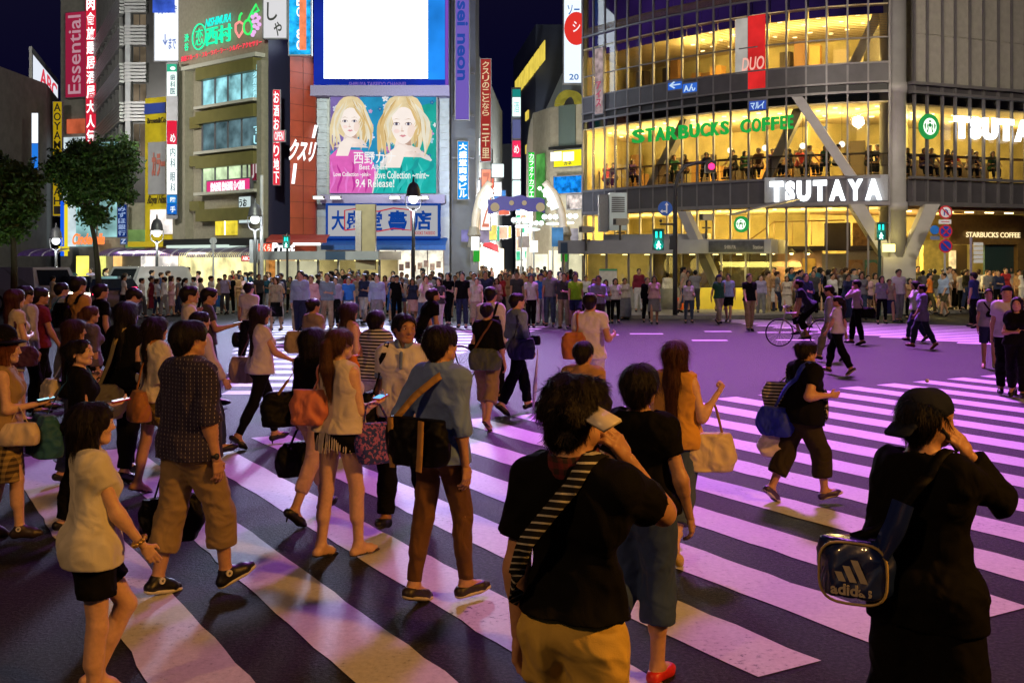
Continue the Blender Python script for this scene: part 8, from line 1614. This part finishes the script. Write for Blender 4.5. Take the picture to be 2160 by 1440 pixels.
R = H_(2086, 606, 778, -158, 'm', 'person in grey tee and navy shorts approaching at the right edge', ('tee', (.30, .31, .33)), ('shorts', 'navy', .9), 'short', 'easyl', group=G2, skin=0, shoes=FLIP, collar=None); bag(R, 'crossbody_bag', 'small black sling bag across the grey tee', (-.05, .17, .28), .2, .06, .14, -20, 'black', [(-.1, .15, .22), (.0, .16, .32), (.1, .05, .45)], .03)
H_(2124, 598, 832, -160, 'm', 'person in white tee wearing a cap at the right edge', ('tee', (.55, .55, .55)), ('trousers', 'black'), 'cap', 'easyr', group=G2); H_(2145, 622, 842, -150, 'f', 'person in black ruffled top with long black hair at the right edge', ('cap', 'black'), ('trousers', 'black'), 'verylong', 'walkl', ('hang', 'cross'), group=G2, loose=.03)
H_(2053, 572, 692, -40, 'm', 'person in navy tee and black trousers standing near the square stone post', ('tee', (.02, .035, .12)), ('trousers', 'black'), 'short', 'easyr', group=G2)
H_(1990, 573, 668, -112, 'm', 'stout person in light blue shirt and olive shorts hurrying left', ('elbow', 'paleblue'), ('shorts', 'olive', .85), 'thin', 'walkl', ('fwd', 'back'), group=G2, fat=1.25)
# ---- bicycles
def bicycle(x, y, rz, label, col, scale=1.0, name='bicycle'):
    r = empty(name, (x, y, 0), rz, label, 'bicycle'); r.scale = (scale,) * 3; TY = mat('tyre', (.012, .012, .012), .8); FRM = mat('bike_frame', col, .35, .4, 0, 3, .05)
    for wx in (-.50, .52):
        mb = MB(); mb.tube([(0, wx + .325 * math.cos(a), .34 + .325 * math.sin(a)) for a in np.linspace(0, 6.2832, 33)], .016, 7, None, False); w = mb.build('wheel', TY, r, True)
        mb = MB(); [mb.tube([(0, wx, .34), (0, wx + .315 * math.cos(a), .34 + .315 * math.sin(a))], .0022, 4) for a in np.linspace(0, 6.28, 15)[:-1]]; mb.tube([(-.04, wx, .34), (.04, wx, .34)], .02, 8); mb.build('spokes', mat('bright_steel', (.6, .6, .6), .3, .8), w)
    mb = MB(); P_ = dict(bb=(0, -.07, .29), st=(0, -.22, .80), hd=(0, .38, .82), hl=(0, .42, .66), rr=(0, -.50, .34), fr=(0, .52, .34))
    for a, b, t in (('bb', 'st', .016), ('st', 'hd', .016), ('bb', 'hl', .018), ('hd', 'hl', .018), ('hl', 'fr', .014), ('bb', 'rr', .012), ('st', 'rr', .010)): mb.tube([P_[a], P_[b]], t, 8)
    mb.build('frame', FRM, r); mb = MB(); mb.tube([(0, .38, .82), (0, .36, .94)], .014, 6); mb.tube([(-.27, .30, 1.0), (-.2, .40, .97), (0, .40, .95), (.2, .40, .97), (.27, .30, 1.0)], .012, 6); mb.build('handlebar', FRM, r)
    mb = MB(); mb.ball((0, -.25, .92), .1, 10, None, .9, 1.4, .35); mb.tube([(0, -.22, .8), (0, -.24, .9)], .012, 6); mb.build('saddle', DARK, r); mb = MB(); mb.tube([(-.06, -.07, .29), (.06, -.07, .29)], .09, 14); mb.tube([(.07, -.07, .29), (.07, .05, .19)], .012, 6); mb.tube([(-.07, -.07, .29), (-.07, -.19, .39)], .012, 6); mb.box((.11, .05, .185), (.09, .06, .02)); mb.box((-.11, -.19, .395), (.09, .06, .02)); mb.build('crank', STEEL, r); return r
def rider(px, yf, hd, label, blabel, top, bottom, col, lean, hair='short', **k):
    s = (yf - HOR) / CAM_H; Y = F / s; x = X_(px, Y); bicycle(x, Y, -math.radians(hd), blabel, col)
    R = Rig(1.72, 'm', (((-.07, .62, -.8), (0, -.5, -1), -8), ((.07, .95, -.55), (0, -.28, -1), -4)), (((.12, .75, -.8), (-.02, 1, -.75)), ((.12, .75, -.8), (-.02, 1, -.75))), lean=lean, head=(-20, 0, 0), seed=int(px))
    dz = .98 - R.pel[2]; root = empty('person', (x - math.sin(math.radians(hd)) * .22, Y - math.cos(math.radians(hd)) * .22, dz), -math.radians(hd), label, 'person', 'cyclists on the crossing'); person(R, root, dict(top=(top[0], cl_(top[1])), bottom=(bottom[0], cl_(bottom[1])), hair=hair, hands=('grip', 'grip'), hem=-.04, **k), .014, False)
rider(906, 815, 66, 'cyclist in black polo leaning over the handlebar among the walkers', 'black bicycle half hidden behind the light blue shirt', ('tee', 'black'), ('trousers', 'black'), (.03, .03, .03), 38)
rider(1690, 731, -84, 'cyclist in navy tee riding left over the violet road', 'silver bicycle with large thin wheels ridden to the left', ('tee', (.014, .018, .05)), ('capri', 'black'), (.5, .5, .5), 40)
bicycle(X_(1948, 41.6), 41.6, 1.7, 'parked bicycle leaning by the square stone post', (.05, .05, .06), 1, 'parked_bicycle')
bicycle(X_(2070, 43.2), 43.2, 1.3, 'parked white bicycle behind the navy tee', (.5, .5, .5), 1, 'parked_bicycle')
# ------------------------------------------------------------------ the crowd beyond: copies of a few figures, each with its own clothes
GC = 'people crossing and waiting on the far side'
PR = {}
def proto(key, sex, top, bottom, hair, legs, arms, **k):
    R = Rig(1.70 if sex == 'm' else 1.60, sex, legs, arms, seed=len(PR) + 40, **{q: k.pop(q) for q in ('fat', 'lean', 'head') if q in k}); root = empty('person', (0, -30, 0))
    person(R, root, dict(top=(top, cl_('white')), bottom=(bottom[0], cl_('black')) + tuple(bottom[1:]), hair=hair, **k), .021, False); PR[key] = [root, 0, R]
proto('m1', 'm', 'tee', ('trousers',), 'short', 'easyr', ('hang', 'fwd')); proto('m2', 'm', 'long', ('trousers',), 'short', 'easyl', ('hang', 'hang'), waist=.03, hem=0); proto('m3', 'm', 'tee', ('shorts', .85), 'short', 'walkl', ('back', 'fwd'), shoes=LOAF)
proto('m4', 'm', 'rolled', ('trousers',), 'messy', 'stand', ('cross', 'hang')); proto('m5', 'm', 'tee', ('trousers',), 'cap', 'walkr', ('strap', 'back')); proto('m6', 'm', 'long', ('trousers',), 'thin', 'stand', ('hang', 'ear'), fat=1.12, waist=.03, hem=0)
proto('f1', 'f', 'cap', ('skirt', .48), 'long', 'easyr', ('hang', 'strap'), shoes=('heel', DK)); proto('f2', 'f', 'elbow', ('slim',), 'bob', 'easyl', ('hold', 'hang')); proto('f3', 'f', 'tee', ('shorts', .4), 'tail', 'walkr', ('hang', 'fwd')); proto('f4', 'f', 'none', ('slim',), 'long', 'stand', ('cross', 'hang'))
proto('f5', 'f', 'cap', ('skirt', .56), 'bun', 'walkl', ('fwd', 'back')); proto('f6', 'f', 'long', ('wide',), 'shortf', 'stand', ('hang', 'ear'))
NAMES = {'white': 'white', 'black': 'black', 'navy': 'navy', 'grey': 'grey', 'paleblue': 'pale blue', 'pink': 'pale pink', 'cream': 'cream', 'green': 'dark green', 'red': 'red', 'beige': 'beige', 'lavender': 'lavender', 'lime': 'lime green', 'maroon': 'maroon', 'tan': 'tan', 'blue': 'bright blue', 'olive': 'olive', 'khaki': 'khaki', 'jeans': 'denim', 'brown': 'brown', 'charcoal': 'charcoal', 'slate': 'slate blue', 'purple': 'purple', 'teal': 'teal', 'orange': 'orange', 'mustard': 'mustard'}
TOPN = {'m1': 'tee', 'm2': 'shirt', 'm3': 'tee', 'm4': 'rolled sleeve shirt', 'm5': 'tee and cap', 'm6': 'shirt', 'f1': 'blouse', 'f2': 'top', 'f3': 'tee', 'f4': 'sleeveless top', 'f5': 'blouse', 'f6': 'long sleeved top'}
BOTN = {'m3': 'shorts', 'f1': 'skirt', 'f3': 'shorts', 'f5': 'skirt', 'f6': 'wide trousers'}
ZONE = [(250, 'near the waiting cars'), (400, 'before the yellow shop'), (545, 'by the purple awning'), (680, 'below the red canopy'), (780, 'left of the tan shaft'), (830, 'before the bookshop'), (960, 'under the blonde billboard'), (1060, 'at the left arch horn'), (1150, 'below the violet banner'), (1260, 'at the right arch horn'), (1340, 'by the map board'), (1480, 'by the black signal pole'), (1620, 'by the yellow wall'), (1740, 'before the stucco wall'), (1870, 'by the face posters'), (1990, 'by the corner column'), (9999, 'near the cafe entrance')]
USED = {}; HAIRC = [(.008, .006, .006), (.012, .007, .006), (.03, .014, .008), (.006, .006, .008)]
def crowd(px, yh, yf, key, top, bot, hd=180, extra='', z=.0, label=None, sc=None, group=GC, Y=None):
    if Y is None: s, x, y, st = spot(px, yh, yf)
    else: x, y, st = X_(px, Y), Y, 1.66
    src = PR[key]
    if not src[1]: r = src[0]; src[1] = 1; fresh = True
    else: r = dup(src[0]); fresh = False
    base = 1.70 if key[0] == 'm' else 1.60; r.location = (x, y, z); r.rotation_euler = (0, 0, -math.radians(hd)); k = max(.86, min(1.1, (sc or st) / base)); r.scale = (k, k, k)
    tm, bm, hm, sm = cl_(top), cl_(bot), hairmat(HAIRC[(int(px * 3) + int(yh)) % 4]), skin((int(px) + int(yh * 2)) % 2)
    for c in r.children:
        n = c.name.split('.')[0]; m = tm if n == 'shirt' else bm if n in ('trousers', 'shorts', 'skirt') else hm if n == 'hair' else None
        if m: c.material_slots[0].link = 'OBJECT'; c.material_slots[0].material = m
        if n == 'body': c.material_slots[0].link = 'OBJECT'; c.material_slots[0].material = sm
    wh = next(w for e, w in ZONE if px < e); L = label or f'person in {NAMES[top]} {TOPN[key]} and {NAMES[bot]} {BOTN.get(key, "trousers")}{extra} {wh}'
    if L in USED:
        for add in (', looking left', ', looking right', ', further back', ', half hidden', ', in the rear row'):
            if L + add not in USED: L += add; break
    USED[L] = 1; prop(r, L, 'person', group); return r
for a in ((633, 568, 714, 'm2', 'paleblue', 'navy', 188, ' holding a jacket'), (656, 578, 700, 'm2', 'pink', 'charcoal'), (690, 572, 696, 'm4', 'slate', 'beige', 176), (707, 582, 690, 'm2', 'lavender', 'black'), (735, 582, 688, 'm1', 'blue', 'grey'), (768, 575, 682, 'f2', 'navy', 'white', 200, ' with a yellow bag'), (795, 575, 702, 'm2', 'paleblue', 'grey', 184), (829, 580, 680, 'f1', 'blue', 'blue', 178), (848, 583, 676, 'f3', 'cream', 'jeans'), (870, 585, 682, 'f1', 'navy', 'pink'), (893, 572, 672, 'm1', 'white', 'black'), (945, 573, 688, 'f2', 'black', 'black', 200), (975, 572, 693, 'm1', 'black', 'navy', 182), (1000, 573, 686, 'm3', 'white', 'beige', 180), (1024, 570, 684, 'm2', 'navy', 'black'), (1048, 582, 682, 'f4', 'pink', 'beige'), (1066, 574, 672, 'm1', 'maroon', 'navy'), (1090, 571, 680, 'm1', 'charcoal', 'grey'), (1120, 577, 692, 'm1', 'white', 'black', 172, ' and a bag strap'), (1141, 574, 688, 'm5', 'blue', 'white'), (1160, 567, 690, 'm1', 'grey', 'jeans', 186), (1190, 571, 692, 'm4', 'charcoal', 'beige', 190), (1214, 574, 694, 'm3', 'lime', 'navy', 184), (1236, 580, 662, 'm2', 'white', 'black'), (1252, 588, 676, 'f4', 'beige', 'black'), (1278, 586, 682, 'f4', 'grey', 'black', 184), (1298, 585, 682, 'f2', 'white', 'black', 176), (1318, 583, 674, 'f6', 'cream', 'grey'), (1365, 583, 680, 'm2', 'black', 'black', 170), (1380, 580, 684, 'f1', 'pink', 'grey', 184), (1408, 573, 656, 'm2', 'white', 'navy', 10), (1453, 588, 682, 'f2', 'white', 'jeans', 178), (1517, 577, 685, 'm5', 'green', 'beige', 160), (1536, 575, 680, 'm3', 'paleblue', 'black', 200), (1581, 575, 698, 'm1', 'black', 'khaki', 170), (1605, 578, 668, 'm2', 'lavender', 'grey'), (1621, 567, 664, 'm4', 'tan', 'beige', 100), (1640, 570, 664, 'm1', 'grey', 'navy', 90), (1660, 580, 668, 'f1', 'cream', 'cream', 190), (1690, 566, 672, 'm3', 'navy', 'black', 150), (1700, 572, 690, 'm4', 'navy', 'grey', 170), (1716, 568, 668, 'm1', 'charcoal', 'black', 200), (1735, 568, 662, 'f1', 'black', 'black', 170), (1756, 575, 668, 'm2', 'white', 'black', 160), (1772, 565, 650, 'm2', 'paleblue', 'grey', 140), (1790, 574, 676, 'f6', 'navy', 'navy', 185), (1818, 572, 676, 'f2', 'grey', 'jeans', 190), (1831, 578, 672, 'f3', 'pink', 'navy', 180), (1846, 574, 670, 'f1', 'beige', 'brown', 175), (1860, 580, 684, 'f2', 'grey', 'black', 182), (1876, 586, 682, 'f5', 'beige', 'navy', 184), (1896, 565, 680, 'm1', 'white', 'grey', 178), (1919, 583, 672, 'f4', 'tan', 'black', 175), (1962, 574, 664, 'm5', 'orange', 'olive', 120), (1710, 580, 664, 'f2', 'pink', 'navy', 160), (1678, 570, 660, 'f5', 'white', 'black', 170), (2031, 568, 660, 'm1', 'cream', 'black', 20), (2014, 570, 655, 'm1', 'white', 'charcoal', 200), (2064, 566, 655, 'm1', 'white', 'navy', 10), (2082, 566, 656, 'm2', 'white', 'black', 190), (2098, 568, 657, 'm3', 'white', 'white', 170), (2113, 570, 655, 'm1', 'white', 'grey', 30), (2150, 566, 652, 'm4', 'tan', 'brown', 180), (2130, 560, 648, 'm5', 'cream', 'black', 160)):
    crowd(*a)
# walkers crossing from left to right before the parlour
for a in ((300, 585, 672, 'm2', 'white', 'charcoal', 84), (262, 578, 668, 'm1', 'white', 'black', 70), (80, 575, 660, 'm2', 'paleblue', 'grey', 60), (112, 580, 668, 'm1', 'cream', 'beige', 50), (320, 582, 668, 'f5', 'maroon', 'maroon', 80), (332, 586, 668, 'f2', 'white', 'navy', 92), (346, 582, 670, 'm2', 'white', 'grey', -88), (362, 580, 668, 'f1', 'pink', 'pink', 84), (376, 586, 666, 'm1', 'grey', 'navy', -94), (392, 584, 666, 'f3', 'white', 'cream', 80), (408, 588, 664, 'm1', 'white', 'khaki', -80), (424, 584, 664, 'f2', 'cream', 'black', 80), (446, 580, 666, 'm2', 'white', 'jeans', 96), (462, 584, 664, 'f5', 'beige', 'blue', -84), (474, 576, 664, 'm5', 'lavender', 'charcoal', 170), (486, 578, 662, 'm1', 'black', 'black', 185), (498, 574, 660, 'm4', 'tan', 'tan', 178), (510, 578, 658, 'f4', 'pink', 'cream', 176), (546, 576, 664, 'm1', 'charcoal', 'black', 150), (560, 578, 662, 'f2', 'teal', 'white', 186), (574, 584, 662, 'f1', 'cream', 'cream', 180), (592, 574, 670, 'm2', 'navy', 'navy', -160), (612, 580, 660, 'f4', 'olive', 'black', 180), (722, 566, 650, 'm1', 'black', 'grey', 176), (745, 580, 660, 'm2', 'white', 'charcoal', 184), (780, 578, 660, 'f2', 'cream', 'jeans', 178), (812, 578, 665, 'f4', 'pink', 'black', 186), (858, 576, 664, 'm1', 'tan', 'black', 180), (882, 578, 668, 'f6', 'beige', 'pink', 174), (908, 576, 668, 'm2', 'white', 'navy', 178), (930, 574, 672, 'f1', 'grey', 'beige', 186), (960, 578, 672, 'f3', 'pink', 'white', 182)):
    crowd(*a)
rs = random.Random(21); TC = ['white', 'black', 'navy', 'grey', 'paleblue', 'pink', 'cream', 'red', 'beige', 'maroon', 'tan', 'charcoal', 'olive', 'teal', 'lavender']; BC = ['black', 'navy', 'grey', 'jeans', 'beige', 'khaki', 'charcoal', 'white', 'brown']; KEYS = list(PR)
def rnd(px, Y, hd, z=0.0):
    for _ in range(60):
        k, t, b = rs.choice(KEYS), rs.choice(TC), rs.choice(BC); wh = next(w for e, w in ZONE if px < e); L = f'person in {NAMES[t]} {TOPN[k]} and {NAMES[b]} {BOTN.get(k, "trousers")} {wh}'
        if L not in USED: break
    crowd(px, 0, 0, k, t, b, hd, '', z, None, rs.uniform(1.56, 1.76), GC, Y)
for i in range(44): rnd(rs.uniform(985, 1205), 44 + 34 * (i / 44) ** 1.4, rs.choice([180, 180, 170, 10, 190, 200]))
for i in range(16): rnd(rs.uniform(580, 1270), rs.uniform(31, 39), rs.choice([180, 175, 190, 170, 200]))
for i in range(22): rnd(rs.uniform(560, 985), rs.uniform(40, 49.5), rs.choice([180, 175, 190, 90, -90, 165]), .0)
for i in range(16): rnd(rs.uniform(1490, 1880), rs.uniform(40.8, 43.2), rs.choice([180, 170, 150, 200, 90]), .13)
for i in range(14): rnd(rs.uniform(1890, 2170), rs.uniform(42.5, 44.2), rs.choice([180, 20, 0, 150, 200]), .13)
for i in range(14): rnd(rs.uniform(120, 545), rs.uniform(45, 53), rs.choice([90, -90, 80, 180]), .0)
for i in range(5): rnd(rs.uniform(1290, 1480), rs.uniform(40, 42.6), rs.choice([180, 0, 90]), .13)
# guests at the window counter of the cafe
R = Rig(1.66, 'm', 'sit', ('bar', 'bar'), lean=12, seed=77); root = empty('person', (0, -30, 0)); person(R, root, dict(top=('tee', cl_('black')), bottom=('trousers', cl_('navy')), hair='short'), .024, False); PR['c1'] = [root, 0, R]
R = Rig(1.58, 'f', 'sit', ('bar', 'hold'), lean=6, seed=78); root = empty('person', (0, -30, 0)); person(R, root, dict(top=('elbow', cl_('black')), bottom=('trousers', cl_('navy')), hair='long'), .024, False); PR['c2'] = [root, 0, R]
TOPN.update(c1='tee', c2='top'); n = 0; CT = ['black', 'navy', 'red', 'grey', 'charcoal', 'green', 'white', 'brown', 'purple']
BAY = ['at the left end', 'in the second bay', 'under the letter S', 'under the letter T', 'under letters AR', 'under letters BU', 'under letter C', 'under letter K', 'under the gap between the words', 'under the letter O', 'under letters FF', 'below the red banner', 'left of the slanting strut', 'under the long white lamp row', 'below the strut foot', 'right of the strut', 'left of the corner', 'next to the corner column', 'at the corner']
for i in range(1, 19):
    for j in range(2 if i > 8 else 1):
        if (i * 5 + j * 3) % 7 in (1, 4): continue
        c = FP[i] + d9 * (1.1 + .9 * ((i * 7 + j * 5) % 4) / 3) + (FP[i] - FP[i - 1]) * (j * .45 - .25); key = 'c1' if (i + j) % 2 else 'c2'; t = CT[(i * 2 + j) % 9]
        crowd(X_(0, 1) if False else (1080 + c[0] / c[1] * F), 0, 0, key, t, 'black', 180 + (i * 53 + j * 71) % 150 - 75, '', ZT - .06 + .25, f'seated cafe guest in {NAMES[t]} {TOPN[key]} at the window counter {BAY[i]}', 1.66, 'guests in the cafe windows', c[1])
for i in range(9):
    q = tf.p(.8 + i * .62, -1.3 - (i % 2) * .3, 0); t = CT[(i * 4) % 9]; crowd(1080 + q[0] / q[1] * F, 0, 0, 'c2' if i % 3 else 'c1', t, 'black', 180, '', ZT - .06 + .2, f'seated cafe guest in {NAMES[t]} behind the tower glass, ' + ['left of the round emblem', 'under the round emblem', 'right of the round emblem', 'under the letter T', 'under the letter S', 'under the letter U', 'under the second T', 'under the letter A', 'at the right edge'][i], 1.66, 'guests in the cafe windows', q[1])
for k, v in PR.items():
    if not v[1]: 
        for c in list(v[0].children): 
            for d in list(c.children): bpy.data.objects.remove(d)
            bpy.data.objects.remove(c)
        bpy.data.objects.remove(v[0])
